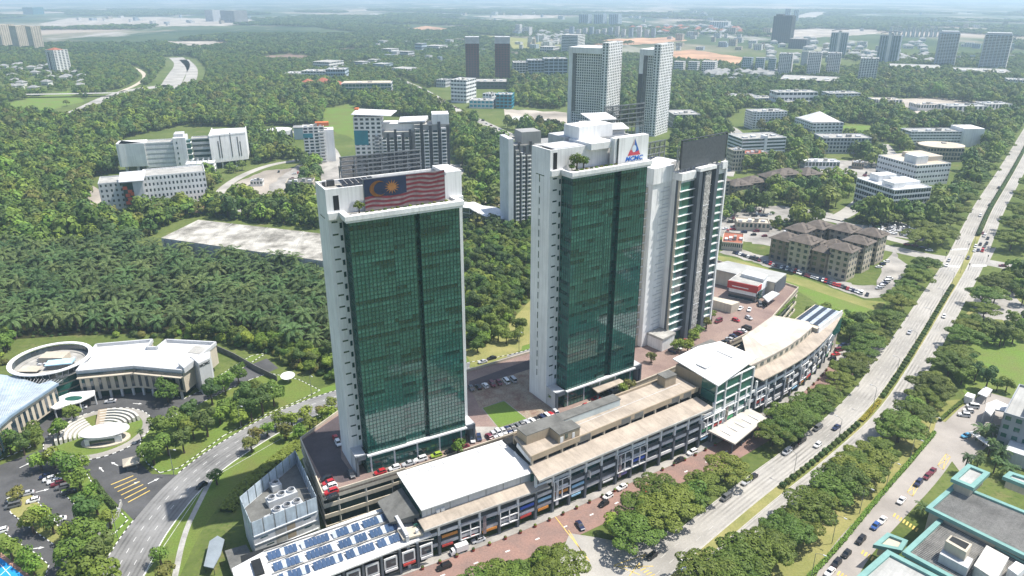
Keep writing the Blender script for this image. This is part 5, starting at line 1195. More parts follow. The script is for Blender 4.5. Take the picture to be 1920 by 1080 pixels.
# slab apartments left of the left tower's top
T, W, H = fb('white_teal_apartments', 'white mid-rise apartments with teal band and orange roof box near dish road', 'apartment block', 574, 612, 306, 240, 16, 11, 4, OFFW, G_BLUE, .42, .3, 14)
part(T, 'teal_band', MB().box(-.06, W * .45, -.1, .1, H * .72, H * .84), TEALW); part(T, 'right_wing', MB().box(W + .1, W + 9, 2, 18, 0, H - 3), WHITE); part(T, 'orange_box', MB().box(W * .6, W + 5, 6, 14, H + .2, H + 3.5), ORNG)
for f in range(10): part(T, 'balcony', MB().box(W * .7, W + .05, -1.2, -.02, f * H / 11 + 1, f * H / 11 + 2.2), OFFW)
T = thing('tank_and_hall', 'pale round tank with grey hall beside the forest', 'building', (*G(512, 262), 0), rad(10)); keep(T, -8, 50, -6, 14)
part(T, 'tank', MB().cyl(8, 2, 0, 11, 14, 28), GREYW); part(T, 'tank_lid', MB().cyl(8, 2, 11.02, 11.4, 13.4, 28), OFFW); part(T, 'hall', MB().box(24, 44, -4, 10, 0, 13), BLUEW); part(T, 'hall_roof', MB().box(23, 45, -5, 11, 13.02, 13.6), GREYR)
T, W, H = fb('white_teal_slab', 'tall white apartment slab with teal band and slanting white roof', 'apartment block', 672, 722, 352, 222, 20, 17, 5, OFFW, G_BLUE, .45, .4, 4)
part(T, 'slant_roof', MB().prism([(-1, -2), (W + 8, -1), (W + 12, 18), (1, 20)], [H + 3, H + 1.5, H + 3, H + 4.5], [H + 3.6, H + 2.1, H + 3.6, H + 5.1]), WHITE2); part(T, 'orange_end', MB().box(-.3, 3, 14, 20.2, H - 10, H + 6), ORNG); part(T, 'teal_band', MB().box(-.08, W * .5, -.12, .05, H - 22, H - 10), TEALW)
part(T, 'rear_wing', MB().box(W + .1, W + 32, 8, 26, 0, H - 6), OFFW); part(T, 'rear_wing_roof', MB().prism([(W + 14, 6), (W + 36, 7), (W + 38, 24), (W + 14, 26)], H - 5, [H - 4.4, H - 3.4, H - 2, H - 3]), WHITE2)
def fin_tower(label, L, Rr, yb, yt, D, nfin, fl, ang, slabw):
    T = thing('grey_apartment_tower', label, 'apartment block', (*G(L, yb), 0), rad(ang)); x, y, dp = place(L, yb); W = (Rr - L) / FPX * dp; H = HT(L, yb, yt); keep(T, 0, W, 0, D)
    part(T, 'core', MB().box(0, W, 3, D, 0, H - 3), GREYR); part(T, 'roof', MB().box(-.2, W + .2, 2.8, D + .2, H - 2.98, H - 2.2), CONC); b = W / nfin; fh = (H - 4) / fl
    for i in range(nfin):
        dark = i % 2 == 0
        part(T, 'bay', MB().box(i * b + .3, i * b + b * .62, -.5, 2.98, 0, H - 5 - (i % 3) * 2), GREYW if not dark else GREYR)
        part(T, 'dark_recess', MB().box(i * b + b * .66, i * b + b - .1, 1.5, 2.97, 0, H - (i % 2) * 3), DKR)
        for f in range(fl - 1):
            win(T, i * b + .9, i * b + b * .56, -.52, f * fh + 1.4, f * fh + 3.0, G_BLUE); 
        bs = MB()
        for f in range(fl - 1): bs.box(i * b + .1, i * b + b * .64, -1.2, -.54, f * fh + .2, f * fh + .9)
        part(T, 'balcony_slab', bs, OFFW, kind='stuff')
    if slabw: part(T, 'white_slab', MB().box(W - slabw, W + .02, 3.2, D - 1, H - 2.1, H + 6), WHITE)
    return T, W, H
fin_tower('grey apartment tower with projecting bays just behind the flag billboard', 708, 776, 352, 244, 22, 5, 17, 6, 0)
T, W, H = fin_tower('taller grey apartment tower with dark recesses right of the flag billboard', 782, 846, 350, 230, 22, 4, 18, 8, 14)
T, W, H = fin_tower('grey apartment tower with white end slab left of the logo tower', 966, 1000, 436, 268, 16, 3, 21, 20, 0)
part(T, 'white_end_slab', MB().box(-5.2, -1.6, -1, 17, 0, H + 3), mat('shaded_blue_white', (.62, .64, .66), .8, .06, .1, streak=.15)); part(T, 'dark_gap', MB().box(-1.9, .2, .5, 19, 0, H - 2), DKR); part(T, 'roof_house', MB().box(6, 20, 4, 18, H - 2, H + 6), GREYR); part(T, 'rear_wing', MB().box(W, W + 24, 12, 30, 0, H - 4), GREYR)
CL = thing('wavy_clubhouse', 'clubhouse with wavy white roof between the two office towers', 'clubhouse', (*G(890, 420), 0), 0); keep(CL, -30, 40, -16, 24)
top_ = [(850, 374), (885, 377), (905, 386), (930, 389), (950, 398)]; bot_ = [(850, 388), (880, 391), (900, 403), (930, 413), (950, 410)]
a = rel(CL, top_, 9); b = rel(CL, bot_, 8); part(CL, 'white_roof', MB().prism(b + a[::-1], 8, [8.3, 8.5, 8.3, 8.4, 8.3] + [9.3] * 5), WHITE2)
part(CL, 'glazed_storeys', MB().prism(inset(b + a[::-1], 1.2), 0, 7.9), G_BLUE)
for p in b: part(CL, 'post', MB().box(p[0] - .2, p[0] + .2, p[1] + .5, p[1] + .9, 0, 8), GREYW)
part(CL, 'mid_floor', MB().prism(inset(b + a[::-1], .5), 3.9, 4.3), GREYW)
part(CL, 'pool', MB().prism(rel(CL, [(905, 374), (935, 370), (950, 378), (948, 384), (915, 381)], .2), .05, .2), mat('pool_water', (.05, .45, .45), .1, .1, .2)); part(CL, 'pool_deck', MB().prism(rel(CL, [(880, 372), (940, 364), (955, 376), (950, 388), (905, 384)], .1), .0, .08), TANW)
# white condominium towers
def condo(label, L, Rr, side, yb, yt, fl, bays, ang, dark):
    x, y, dp = place(L, yb); W = (Rr - L) / FPX * dp / math.cos(rad(ang)); H = HT(L, yb, yt); T = thing('white_condominium', label, 'apartment tower', (x, y, 0), rad(ang)); keep(T, -4, W + side, -4, side + 4)
    blk(T, 4, W - 8, 1.5, side - 2, 0, H - 7, fl, bays, 8, OFFW, G_BLUE, .35, .35, CONC)
    part(T, 'left_edge_wall', MB().box(-1, 3.9, 0, side - 4, 0, H - 3), WHITE); part(T, 'roof_band', MB().box(-1.2, W - 7.9, -.4, side - 1, H - 6.6, H), WHITE)
    blk(T, W - 7.9, W, -.8, side, 0, H + 5, fl + 2, 2, 8, WHITE, G_BLUE, .35, .5, CONC)
    part(T, 'grey_panel', MB().box(3.95, 8.2, .6, 1.48, H * .25, H - 6.7), CONCD)
    if dark: part(T, 'dark_panel', MB().box(-1.1, 4, -.6, -.02, H * .2, H * .72), DKR); part(T, 'dark_side', MB().box(-1.6, -1.02, .5, side - 6, H * .1, H - 8), DKR)
    return T
condo('wide white condominium tower directly behind the logo tower', 1064, 1130, 40, 246, 88, 31, 13, -30, False)
condo('slimmer white condominium tower with dark lower panels behind the logo tower', 1192, 1224, 36, 252, 92, 31, 5, -34, True)
for (L, Rr, lab) in ((874, 899, 'left of two slim rust-red towers with grey tops'), (929, 956, 'right of two slim rust-red towers with grey tops')):
    T, W, H = fb('rust_red_tower', lab, 'tower', L, Rr, 156, 72, 24, 26, 5, RUST, G_DARK, .5, .3, 3); part(T, 'grey_top', MB().box(-.3, W + .3, -.3, 24.3, H - 9, H + 2.5), GREYW)
FAR = []
def F(nm, lab, L, Rr, yb, yt, D, fl, bays, wm, gm=None, sp=.45, pr=.35, ang=None, top=None, cat='building', grp=None, roof=None): return fb(nm, lab, cat, L, Rr, yb, yt, D, fl, bays, wm, gm, sp, pr, (-24 - (L * 7) % 14) if (ang is None or (yb < 165 and L > 1040) or yb < 140) else ang, grp, top, None, None, roof)
F('tan_apartment_tower', 'leftmost pale tan apartment tower on the hillside at left edge', -8, 26, 92, 47, 30, 22, 6, TANW, None, .5, .6, 10); F('tan_apartment_tower', 'second pale tan apartment tower from the left edge', 26, 54, 94, 49, 30, 22, 6, TANW, None, .5, .6, 10); F('tan_apartment_tower', 'third and rightmost pale tan apartment tower near left edge', 57, 82, 96, 50, 30, 22, 5, TANW, None, .5, .6, 10)
T, W, H = F('white_point_block', 'single white apartment block with red roof and dark balconies at left', 93, 131, 136, 94, 26, 14, 5, OFFW, None, .4, .45, 6); part(T, 'red_roof', hip(MB(), 4, W - 4, 3, 22, H + 1, 4, 1), REDR); part(T, 'dark_balconies', MB().box(W * .28, W * .42, -.3, .0, 5, H - 3), DKR)
F('distant_slab', 'long grey slab block far off at upper left, left half', 386, 413, 40, 19, 60, 16, 8, GREYW, None, .4, .5); F('distant_slab', 'long grey slab block far off at upper left, right half', 415, 466, 42, 20, 60, 16, 14, GREYR, None, .4, .4)
F('distant_teal_block', 'teal wrapped block far off near the upper left corner', 44, 84, 27, 14, 60, 8, 8, TEALW, None, .4, .3)
for i, (a, b) in enumerate(((1085, 1110), (1113, 1138), (1141, 1166))): F('distant_triplet_block', '%s of three matching far slabs above the white condominiums' % ('left', 'middle', 'right')[i], a, b, 48, 27, 60, 14, 5, BLUEW, None, .4, .4)
xs_ = [1067, 1080, 1092, 1104, 1116, 1128, 1140, 1152, 1164, 1178, 1194, 1208, 1220]
for i, a in enumerate(xs_): F('distant_row_block', 'pale block number %s from left in the row above the condominiums' % ['one', 'two', 'three', 'four', 'five', 'six', 'seven', 'eight', 'nine', 'ten', 'eleven', 'twelve', 'thirteen'][i], a, a + 10, 70, 50 + (i * 5) % 7, 40, 10, 3, OFFW if i % 3 else BLUEW, None, .4, .4, grp='row of distant pale blocks')
F('distant_white_block', 'pair of white blocks above the rust-red towers, left one', 966, 979, 66, 46, 40, 9, 4, OFFW); F('distant_white_block', 'pair of white blocks above the rust-red towers, lower right one', 981, 998, 66, 51, 40, 7, 4, OFFW)
T, W, H = F('curved_white_slab', 'white banded slab with rounded end left of the wide condominium', 1052, 1098, 104, 66, 30, 13, 1, OFFW, None, .5, .05, -4)
for i, (a, b, c) in enumerate(((963, 990, 118), (990, 1020, 114), (1020, 1064, 111))): F('dark_glass_office', '%s section of the dark glass offices beside the rust-red towers' % ('left', 'middle', 'right')[i], a, b, 147, c, 40, 6, 5, OFFW if i == 0 else BLUEW, G_BLUE, .3, .15, 4)
F('white_strip_roof_office', 'white roofed low office above the dark glass offices', 1012, 1050, 103, 88, 40, 3, 6, OFFW, G_BLUE, .5, .2)
T, W, H = F('green_glass_office', 'low green glass office block in forest left of centre', 642, 734, 184, 158, 36, 4, 14, OFFW, G_MID, .22, .06, 5); part(T, 'roof_frame', MB().box(2, W - 2, 3, 33, H + .9, H + 1.5), TANW)
T, W, H = F('white_slab_office', 'white office slab with dark corner left of rust-red towers base', 846, 892, 192, 150, 50, 6, 5, WHITE, G_BLUE, .55, .2, -22); F('low_grey_office', 'low grey office left of the white slab office', 818, 846, 163, 150, 40, 2, 5, GREYW)
F('cyan_office', 'bright blue and white office below the rust-red towers', 930, 960, 203, 178, 26, 4, 4, CYAN, G_BLUE, .3, .2, -8); F('cyan_low_wing', 'low blue glass wing left of the bright blue office', 880, 925, 203, 189, 26, 2, 6, OFFW, CYAN, .4, .2, -8); F('white_notched_office', 'white notched office behind the bright blue office', 905, 932, 196, 176, 24, 3, 3, WHITE)
F('dark_podium', 'dark low podium at the foot of the rust-red towers', 888, 950, 167, 154, 50, 2, 8, DKR, G_DARK, .5, .3, 0, None, 'podium', None, CONC)
T = thing('white_dome_shed', 'pair of white rounded sheds left of condominium base', 'shed', (*G(962, 226), 0), rad(-8)); keep(T, -4, 70, -14, 14)
for k, (u, v, r_, l) in enumerate(((0, 0, 9, 26), (28, -12, 7, 22))):
    m_ = MB()
    for i in range(10):
        t0, t1 = math.pi * i / 10, math.pi * (i + 1) / 10; m_.add([(u, v - r_ * math.cos(t0), r_ * .6 * math.sin(t0)), (u, v - r_ * math.cos(t1), r_ * .6 * math.sin(t1)), (u + l, v - r_ * math.cos(t1), r_ * .6 * math.sin(t1)), (u + l, v - r_ * math.cos(t0), r_ * .6 * math.sin(t0))], [(0, 1, 2, 3)])
    m_.add([(u + l, v - r_ * math.cos(math.pi * i / 10), r_ * .6 * math.sin(math.pi * i / 10)) for i in range(11)], [tuple(range(11))]); m_.add([(u, v - r_ * math.cos(math.pi * i / 10), r_ * .6 * math.sin(math.pi * i / 10)) for i in range(11)], [tuple(range(10, -1, -1))])
    part(T, 'barrel_roof', m_, WHITE2)
# right-hand towers
T, W, H = F('dark_blue_tower', 'tall dark blue tower with stepped crown at upper right', 1445, 1490, 80, 31, 50, 30, 9, DKR, G_BLUE, .4, .3, -4); part(T, 'crown', MB().box(W * .1, W * .45, 5, 40, H, H + 7), DKR); part(T, 'crown', MB().box(W * .6, W * .95, 5, 40, H, H + 4), DKR)
F('distant_blue_tower', 'left of two far blue towers behind the dark blue tower', 1469, 1482, 46, 17, 50, 20, 3, BLUEW); F('distant_blue_tower', 'right of two far blue towers behind the dark blue tower', 1486, 1498, 44, 19, 50, 20, 3, BLUEW)
F('dark_lower_block', 'dark mid-rise right of the tall dark blue tower', 1477, 1520, 91, 73, 40, 10, 8, SLATE, G_BLUE, .4, .3)
for i, (a, b, yb, yt) in enumerate(((1552, 1594, 108, 62), (1641, 1688, 122, 67))):
    T, W, H = F('twin_core_tower', ('left' if i == 0 else 'right') + ' of two dark towers with curved fin crowns at upper right', a, b, yb, yt, 34, 24, 8, BLUEW, G_DARK, .3, .25, -4); part(T, 'white_fin', MB().box(W * .42, W * .58, -3, 36, 0, H + 5), OFFW)
    n = 10; m_ = MB()
    for k in range(n): t0, t1 = k / n, (k + 1) / n; zz = lambda t: H + 2 + 8 * math.sin(math.pi * (.15 + .5 * t)); m_.add([(W * t0, -1, zz(t0)), (W * t1, -1, zz(t1)), (W * t1, 35, zz(t1)), (W * t0, 35, zz(t0)), (W * t0, -1, zz(t0) - 1.2), (W * t1, -1, zz(t1) - 1.2)], [(0, 1, 2, 3), (4, 5, 1, 0)])
    part(T, 'curved_crown', m_, SLATE)
for i, (a, b, yb, yt) in enumerate(((1752, 1796, 128, 63), (1833, 1890, 134, 66))):
    T, W, H = F('balcony_tower', ('narrower' if i == 0 else 'wider') + ' pale tower ringed with white balconies at upper right', a, b, yb, yt, 36, 24, 7, BLUEW, G_BLUE, .35, .25, -4)
    for f in range(1, 24): part(T, 'balcony_ring', MB().box(-1.2, W + 1.2, -1.6, 37, f * H / 24 - .2, f * H / 24 + .9), OFFW)
    part(T, 'crown', MB().box(2, W - 2, 3, 33, H + 1, H + 5), GREYW)
for i, (a, b, yb, yt) in enumerate(((1389, 1412, 135, 108), (1414, 1436, 136, 109), (1438, 1456, 138, 110))): F('grey_green_slab', '%s of the three grey-green slab blocks right of condominiums' % ('left', 'middle', 'right')[i], a, b, yb, yt, 30, 8, 5, BLUEW, G_MID, .35, .3)
for i, (a, b, yb, yt) in enumerate(((1456, 1490, 143, 101), (1499, 1515, 130, 97), (1510, 1542, 147, 99), (1546, 1579, 145, 100), (1606, 1650, 159, 110))): F('pale_apartments', '%s of five pale apartment blocks with fine balconies at upper right' % ('leftmost', 'second from left', 'middle', 'second from right', 'rightmost')[i], a, b, yb, yt, 34, 16, 7, OFFW, G_BLUE, .45, .35, -6)
for i in range(12): F('distant_estate_block', 'far pale estate block above the right-hand towers', 1665 + i * 8.5, 1672 + i * 8.5, 70, 50 + (i * 3) % 5, 40, 8, 2, OFFW, None, .4, .4, grp='far estate blocks in a row')
F('long_low_podium', 'long low white colonnaded podium under the right-hand towers, left part', 1668, 1790, 136, 126, 40, 2, 26, OFFW, G_DARK, .35, .3, -2, None, 'podium'); F('long_low_podium', 'long low white colonnaded podium under the right-hand towers, right part', 1792, 1920, 145, 134, 40, 2, 28, OFFW, G_DARK, .35, .3, -2, None, 'podium')
F('dark_long_base', 'dark long base building below the pale apartment blocks', 1460, 1605, 158, 149, 50, 2, 20, SLATE, G_BLUE, .5, .2, 0, None, 'podium')
for i, (a, b) in enumerate(((1262, 1287), (1289, 1312), (1314, 1349))): F('white_estate_slab', '%s white slab right of the slimmer condominium' % ('left', 'middle', 'right')[i], a, b, 138, 116, 36, 6, 6, OFFW, G_BLUE, .45, .3)
F('distant_white_slab', 'white far slab pair above the estate slabs', 1330, 1378, 52, 41, 60, 6, 8, OFFW)
F('white_laboratory', 'white seven storey block with square windows standing alone right of centre', 1410, 1476, 243, 211, 24, 7, 11, WHITE, G_BLUE, .5, .35, 8)
for i, (a, b, yb, yt) in enumerate(((1453, 1531, 202, 174), (1553, 1613, 192, 176), (1353, 1420, 192, 181), (1415, 1450, 197, 185), (1465, 1518, 205, 192))): F('white_low_office', '%s low white office with flat roof in the right middle distance' % ('widest', 'rear right', 'leftmost', 'small central', 'nearest')[i], a, b, yb, yt, 28, 3, 10, WHITE, G_BLUE, .55, .2, 2)
T, W, H = F('banded_car_park', 'white banded multi-storey block right behind the blank billboard', 1388, 1478, 300, 262, 30, 6, 1, WHITE, G_DARK, .5, .02, 12); part(T, 'stair_core', MB().box(W * .5, W * .56, -.6, 8, 0, H + 3), WHITE)
T, W, H = F('pyramid_roof_office', 'white office with stepped pyramid roof', 1520, 1580, 262, 232, 44, 5, 8, WHITE, G_BLUE, .5, .3, 6, None, 'building'); part(T, 'pyramid_roof', hip(MB(), 2, W - 2, 6, 40, H + 1, 9, .5), WHITE2)
F('curved_blue_office', 'grey-blue office with white roof below the pyramid roof office', 1540, 1630, 288, 260, 26, 4, 14, GREYW, G_BLUE, .4, .3, 0)
T, W, H = F('wide_white_office', 'wide white office with long ribbon windows at right', 1704, 1800, 275, 248, 22, 5, 16, WHITE, G_BLUE, .55, .12, 2); part(T, 'end_block', MB().box(W, W + 22, -4, 22, 0, H + 4), WHITE)
T, W, H = F('curved_brown_office', 'brown and glass curved office before the wide white office', 1735, 1800, 302, 278, 30, 3, 12, TANW, G_BLUE, .35, .2, -6); part(T, 'curved_roof', MB().cyl(W / 2, 12, H + 1, H + 1.8, W * .62, 26, ry=18), TANW)
T, W, H = F('white_dark_band_office', 'white office with dark glass bands beside the boulevard trees', 1668, 1752, 407, 358, 40, 5, 14, WHITE, G_BLUE, .35, .06, 16, None, 'building', None, WHITE2)
for a, b, c, d, z in ((4, 14, 6, 18, 4), (18, 32, 10, 26, 3), (8, 24, 26, 36, 5)): part(T, 'roof_plant', MB().box(a, b, c, d, H + .2, H + z), WHITE)
T, W, H = F('white_stepped_complex', 'white stepped office complex behind the dark banded office', 1712, 1790, 350, 312, 46, 4, 12, WHITE, G_BLUE, .6, .3, 16, None, 'building', None, TANW); part(T, 'roof_house', MB().box(4, 16, 6, 20, H + .2, H + 7), WHITE); part(T, 'roof_house', MB().box(20, 40, 14, 40, H + .2, H + 4), TANW)
F('glass_roofed_school', 'grey building with blue glass front behind the steel truss frame', 1262, 1312, 240, 216, 40, 3, 9, GREYW, G_BLUE, .25, .15, 4)
F('cream_small_block', 'small cream block just right of the blank billboard', 1372, 1394, 322, 284, 14, 5, 4, CREAM, G_BLUE, .4, .4, 10); F('terracotta_office', 'low office with terracotta flat roof right of the cream block', 1396, 1440, 313, 290, 18, 3, 6, CREAM, G_BLUE, .4, .3, 6, None, 'building', None, REDR)
F('white_long_canteen', 'low long white roofed canteen in the district centre', 1508, 1572, 316, 304, 14, 1, 10, WHITE, G_DARK, .4, .2, -3, None, 'building', None, WHITE2); F('small_red_brown_hut', 'small brown flat-roofed hut beside the canteen', 1596, 1625, 316, 306, 12, 1, 5, TUDB, G_DARK, .5, .3)
F('red_roof_shed', 'long low shed with pinkish red roof right of narrow tower base', 1352, 1408, 468, 455, 9, 1, 10, CREAM, G_DARK, .5, .4, -18, None, 'shed', None, REDR)
F('low_tan_hall', 'low tan roofed hall among palms right of the narrow tower', 1380, 1440, 432, 418, 12, 1, 8, TANW, G_DARK, .5, .4, -10, None, 'hall', None, TANW)
for i, (a, b, yb, yt) in enumerate(((1720, 1760, 208, 197), (1775, 1850, 214, 200), (1640, 1690, 200, 188), (1845, 1895, 210, 196))): F('low_workshop', '%s low workshop in the sandy yard at far right' % ('left', 'central wide', 'leftmost', 'right')[i], a, b, yb, yt, 26, 1, 8, OFFW, G_DARK, .5, .4, 0, None, 'workshop', None, RIBL if i % 2 else TANW)
F('terrace_office', 'stepped white terrace building at right edge below the tower podium', 1886, 1930, 168, 150, 30, 4, 8, OFFW, G_BLUE, .5, .2)
F('dark_roofed_hall', 'low cream hall with dark flat roof left of the left tower top', 538, 588, 372, 345, 16, 2, 8, CREAM, G_BLUE, .5, .5, 8, None, 'hall', None, CONCD); F('small_white_pavilion', 'small white pavilion near the clearing left of the dark roofed hall', 470, 492, 350, 341, 8, 1, 4, OFFW, G_DARK, .5, .4, 8, None, 'pavilion', None, CONCD)
# offices and low-rise left of centre
for i, (a, b, yb, yt, m_) in enumerate(((566, 612, 150, 134, OFFW), (612, 648, 152, 131, BLUEW), (534, 560, 147, 138, OFFW), (588, 640, 132, 116, OFFW), (716, 746, 104, 92, OFFW), (750, 776, 112, 97, GREYW), (778, 800, 100, 82, BLUEW), (798, 838, 97, 86, OFFW), (664, 692, 128, 116, GREYW), (700, 735, 133, 120, BLUEW), (735, 785, 138, 128, OFFW), (690, 712, 122, 112, OFFW))):
    F('campus_office', '%s pale campus office in the woods at upper centre-left' % ['first', 'second', 'third', 'fourth', 'fifth', 'sixth', 'seventh', 'eighth', 'ninth', 'tenth', 'eleventh', 'twelfth'][i], a, b, yb, yt, 40, 3, 8, m_, G_BLUE, .5, .2, (i * 7) % 11 - 5, None, 'building', 'campus offices in the woods')
for i, (a, b, yb, yt) in enumerate(((563, 585, 167, 157), (588, 620, 169, 157), (622, 640, 170, 160))): F('red_roof_terrace', '%s red roofed terrace left of the green glass office' % ('left', 'middle', 'right')[i], a, b, yb, yt, 26, 2, 6, CREAM, G_BLUE, .45, .4, 0, 'hip', 'terrace')
HR = random.Random(21); nh = 0
def house(px, py, s=1.0, rm=None, grp='hillside houses at left', lab='small grey roofed hillside house at left edge', wm=None):
    global nh
    T = thing('hillside_house' if 'hill' in grp else 'row_house', lab, 'house', (*G(px, py), 0), HR.uniform(-.4, .4), grp); W, D, H = 15 * s, 11 * s, 6.5 * s
    part(T, 'walls', MB().box(0, W, 0, D, 0, H), wm or OFFW); part(T, 'roof', hip(MB(), 0, W, 0, D, H + .36, 3.4 * s, 1), rm or GREYR); part(T, 'window', MB().box(2, W - 2, -.1, .05, 1.5 * s, 3 * s), G_BLUE); keep(T, 0, W, 0, D, 1)
for i in range(26): house(HR.uniform(-5, 145), HR.uniform(125, 172))
for i in range(60): house(1180 + HR.uniform(0, 210), 50 + HR.uniform(0, 15), 1.5, REDR if i % 2 else GREYR, 'far row houses above the condominiums', 'tiny far house with brownish roof above the condominiums')
for i in range(60): house(1430 + HR.uniform(0, 330), HR.uniform(74, 122), 1.3, GREYR, 'terrace houses among the right-hand towers', 'tiny pale terrace house among the right-hand towers', OFFW)
for i in range(40): house(1320 + HR.uniform(0, 150), HR.uniform(138, 150), 1.1, GREYR, 'terrace houses right of condominiums', 'small grey roofed terrace house right of the condominiums', OFFW)
for i in range(40): house(1000 + HR.uniform(0, 75), HR.uniform(62, 90), 1.4, GREYR, 'far houses beyond the dark glass offices', 'tiny far house beyond the dark glass offices', OFFW)
def rough(pts):
    out = []
    for a, b in zip(pts, pts[1:] + pts[:1]):
        L = math.dist(a, b); n = max(1, int(L / 9)); k = min(2.6, .012 * a[1] + .5)
        for i in range(n): t = i / n; out.append((a[0] + (b[0] - a[0]) * t + HR.uniform(-2, 2) * k, a[1] + (b[1] - a[1]) * t + HR.uniform(-.55, .55) * k))
    return out
for (x0, x1, y0, y1, n, lab) in ((1250, 1430, 62, 96, 26, 'far pale low block between condominiums and dark blue tower'), (1520, 1900, 76, 118, 40, 'far pale low block around the right-hand towers'), (120, 480, 33, 48, 24, 'tiny far block on the sandy plain at upper left'), (850, 1400, 24, 44, 34, 'tiny far block near the horizon above centre'), (1560, 1910, 24, 60, 20, 'tiny far block near the horizon at upper right'), (1170, 1420, 150, 178, 16, 'pale low block in the woods right of the slimmer condominium'), (960, 1060, 60, 98, 20, 'far pale low block above the dark glass offices'), (690, 960, 76, 120, 24, 'far pale low block among woods left of the rust-red towers')):
    for i in range(n):
        a, b = HR.uniform(x0, x1), HR.uniform(y0, y1); h = HR.uniform(4, 12) * (.55 if b < 50 else 1); F('distant_low_block', lab, a, a + HR.uniform(6, 20) * (.7 if b < 50 else 1), b, b - h, 30, 2 + int(h / 3), 4, HR.choice((OFFW, OFFW, BLUEW, TANW)), None, .5, .3, None, None, 'building', lab + 's')
# bare lots, quarries and far clearings
for i, (pts, m_) in enumerate((([(70, 45), (130, 34), (290, 32), (470, 37), (500, 42), (430, 48), (250, 50), (120, 52)], SAND), ([(745, 56), (800, 49), (850, 55), (830, 61), (780, 60)], SOIL), ([(470, 108), (540, 101), (600, 106), (565, 117), (500, 114)], MUD), ([(300, 82), (420, 78), (440, 84), (350, 90)], MUD), ([(590, 95), (660, 92), (705, 95), (640, 100)], SOIL), ([(620, 118), (700, 112), (720, 118), (650, 124)], GRASS_D),
                               ([(310, 78), (400, 77), (430, 85), (380, 92), (330, 90)], SAND), ([(1255, 97), (1300, 93), (1345, 100), (1390, 108), (1385, 130), (1330, 115), (1258, 112)], SOIL), ([(1478, 33), (1520, 23), (1555, 22), (1530, 36), (1490, 38)], SAND),
                               ([(1430, 58), (1530, 54), (1650, 56), (1640, 64), (1500, 72), (1430, 66)], SAND), ([(1100, 20), (1190, 19), (1185, 23), (1105, 24)], SAND), ([(1140, 73), (1260, 70), (1290, 76), (1200, 84), (1110, 84)], SOIL), ([(1630, 185), (1750, 183), (1890, 195), (1900, 215), (1720, 222), (1640, 210)], SAND),
                               ([(840, 60), (960, 70), (1060, 80), (1040, 96), (960, 100), (940, 78)], GRASS_D), ([(880, 30), (990, 28), (1060, 32), (960, 36)], SAND), ([(160, 385), (175, 345), (190, 360), (240, 400), (190, 400)], SAND), ([(185, 195), (205, 178), (245, 170), (225, 190), (195, 202)], DIRT), ([(440, 345), (500, 318), (560, 315), (575, 345), (520, 385), (450, 380)], SAND), ([(330, 375), (400, 365), (430, 385), (380, 400), (345, 395)], DIRT), ([(600, 205), (660, 195), (720, 245), (665, 262), (610, 240)], GRASS), ([(0, 195), (130, 170), (160, 190), (60, 215), (0, 225)], GRASS_B),
                               ([(940, 205), (1060, 210), (1070, 240), (1000, 235), (950, 225)], SAND), ([(880, 330), (960, 375), (960, 395), (870, 360)], GRASS), ([(610, 300), (700, 290), (870, 310), (870, 400), (560, 395), (500, 350), (560, 310)], PAVE), ([(1350, 395), (1460, 385), (1560, 400), (1530, 440), (1500, 470), (1350, 445)], PAVE), ([(1570, 425), (1680, 415), (1760, 435), (1740, 452), (1640, 440)], PAVE), ([(1345, 472), (1375, 464), (1513, 502), (1600, 535), (1640, 535), (1672, 470), (1705, 500), (1665, 556), (1622, 559), (1513, 520), (1370, 480)], PAVE),
                               ([(1600, 330), (1700, 300), (1720, 330), (1690, 400), (1640, 395)], PAVE), ([(1500, 300), (1640, 300), (1650, 330), (1560, 345), (1500, 330)], PAVE), ([(960, 600), (1000, 560), (1000, 640), (930, 680), (880, 690), (880, 660), (920, 640)], GRASS_D), ([(1810, 555), (1900, 545), (1930, 600), (1840, 600)], PAVE), ([(1560, 232), (1740, 245), (1700, 250), (1560, 240)], GRASS_B))):
    sheet('cleared_lot', rough(pts), .02 + .002 * i, m_); LOTS.append(pts)
# roads in the distance
def rd(nm, pts, wd, m_=ROADC, z=.09):
    o, q = roadline(nm, pts, wd, m_, z); RCLEAR.append((q, wd / 2 + (16 if wd > 20 else 4))); return o, q
rd('expressway', [(330, 108), (345, 120), (328, 145), (318, 165), (290, 178)], 34); rd('expressway', [(345, 112), (362, 128), (358, 150), (345, 165)], 22); rd('expressway_branch', [(318, 160), (250, 168), (205, 182), (160, 205), (110, 225)], 30); rd('flyover', [(40, 183), (120, 182), (210, 180), (310, 178)], 14, CONC, 5.0)
rd('railway_curve', [(220, 118), (262, 130), (275, 145), (255, 160), (225, 172)], 8, TANW); rd('district_road', [(745, 148), (800, 172), (850, 205), (900, 228), (950, 252), (1010, 275)], 16); rd('district_road', [(600, 390), (520, 400), (440, 395), (400, 370), (440, 335), (500, 310), (560, 300)], 8)
rd('district_road', [(1330, 228), (1375, 240), (1390, 262), (1372, 300), (1360, 330)], 14); rd('district_road', [(1655, 270), (1680, 300), (1672, 330), (1630, 365), (1590, 400), (1560, 412)], 12); rd('district_road', [(1640, 335), (1700, 330), (1760, 345)], 10); rd('district_road', [(1350, 430), (1450, 405), (1560, 410), (1640, 440), (1700, 455)], 9); rd('district_road', [(540, 245), (610, 262), (640, 300), (610, 320)], 7)
for q, w_ in ((MED, 15), (LR, 9), (csq, 9), (svq, 8)): RCLEAR.append((q, w_))
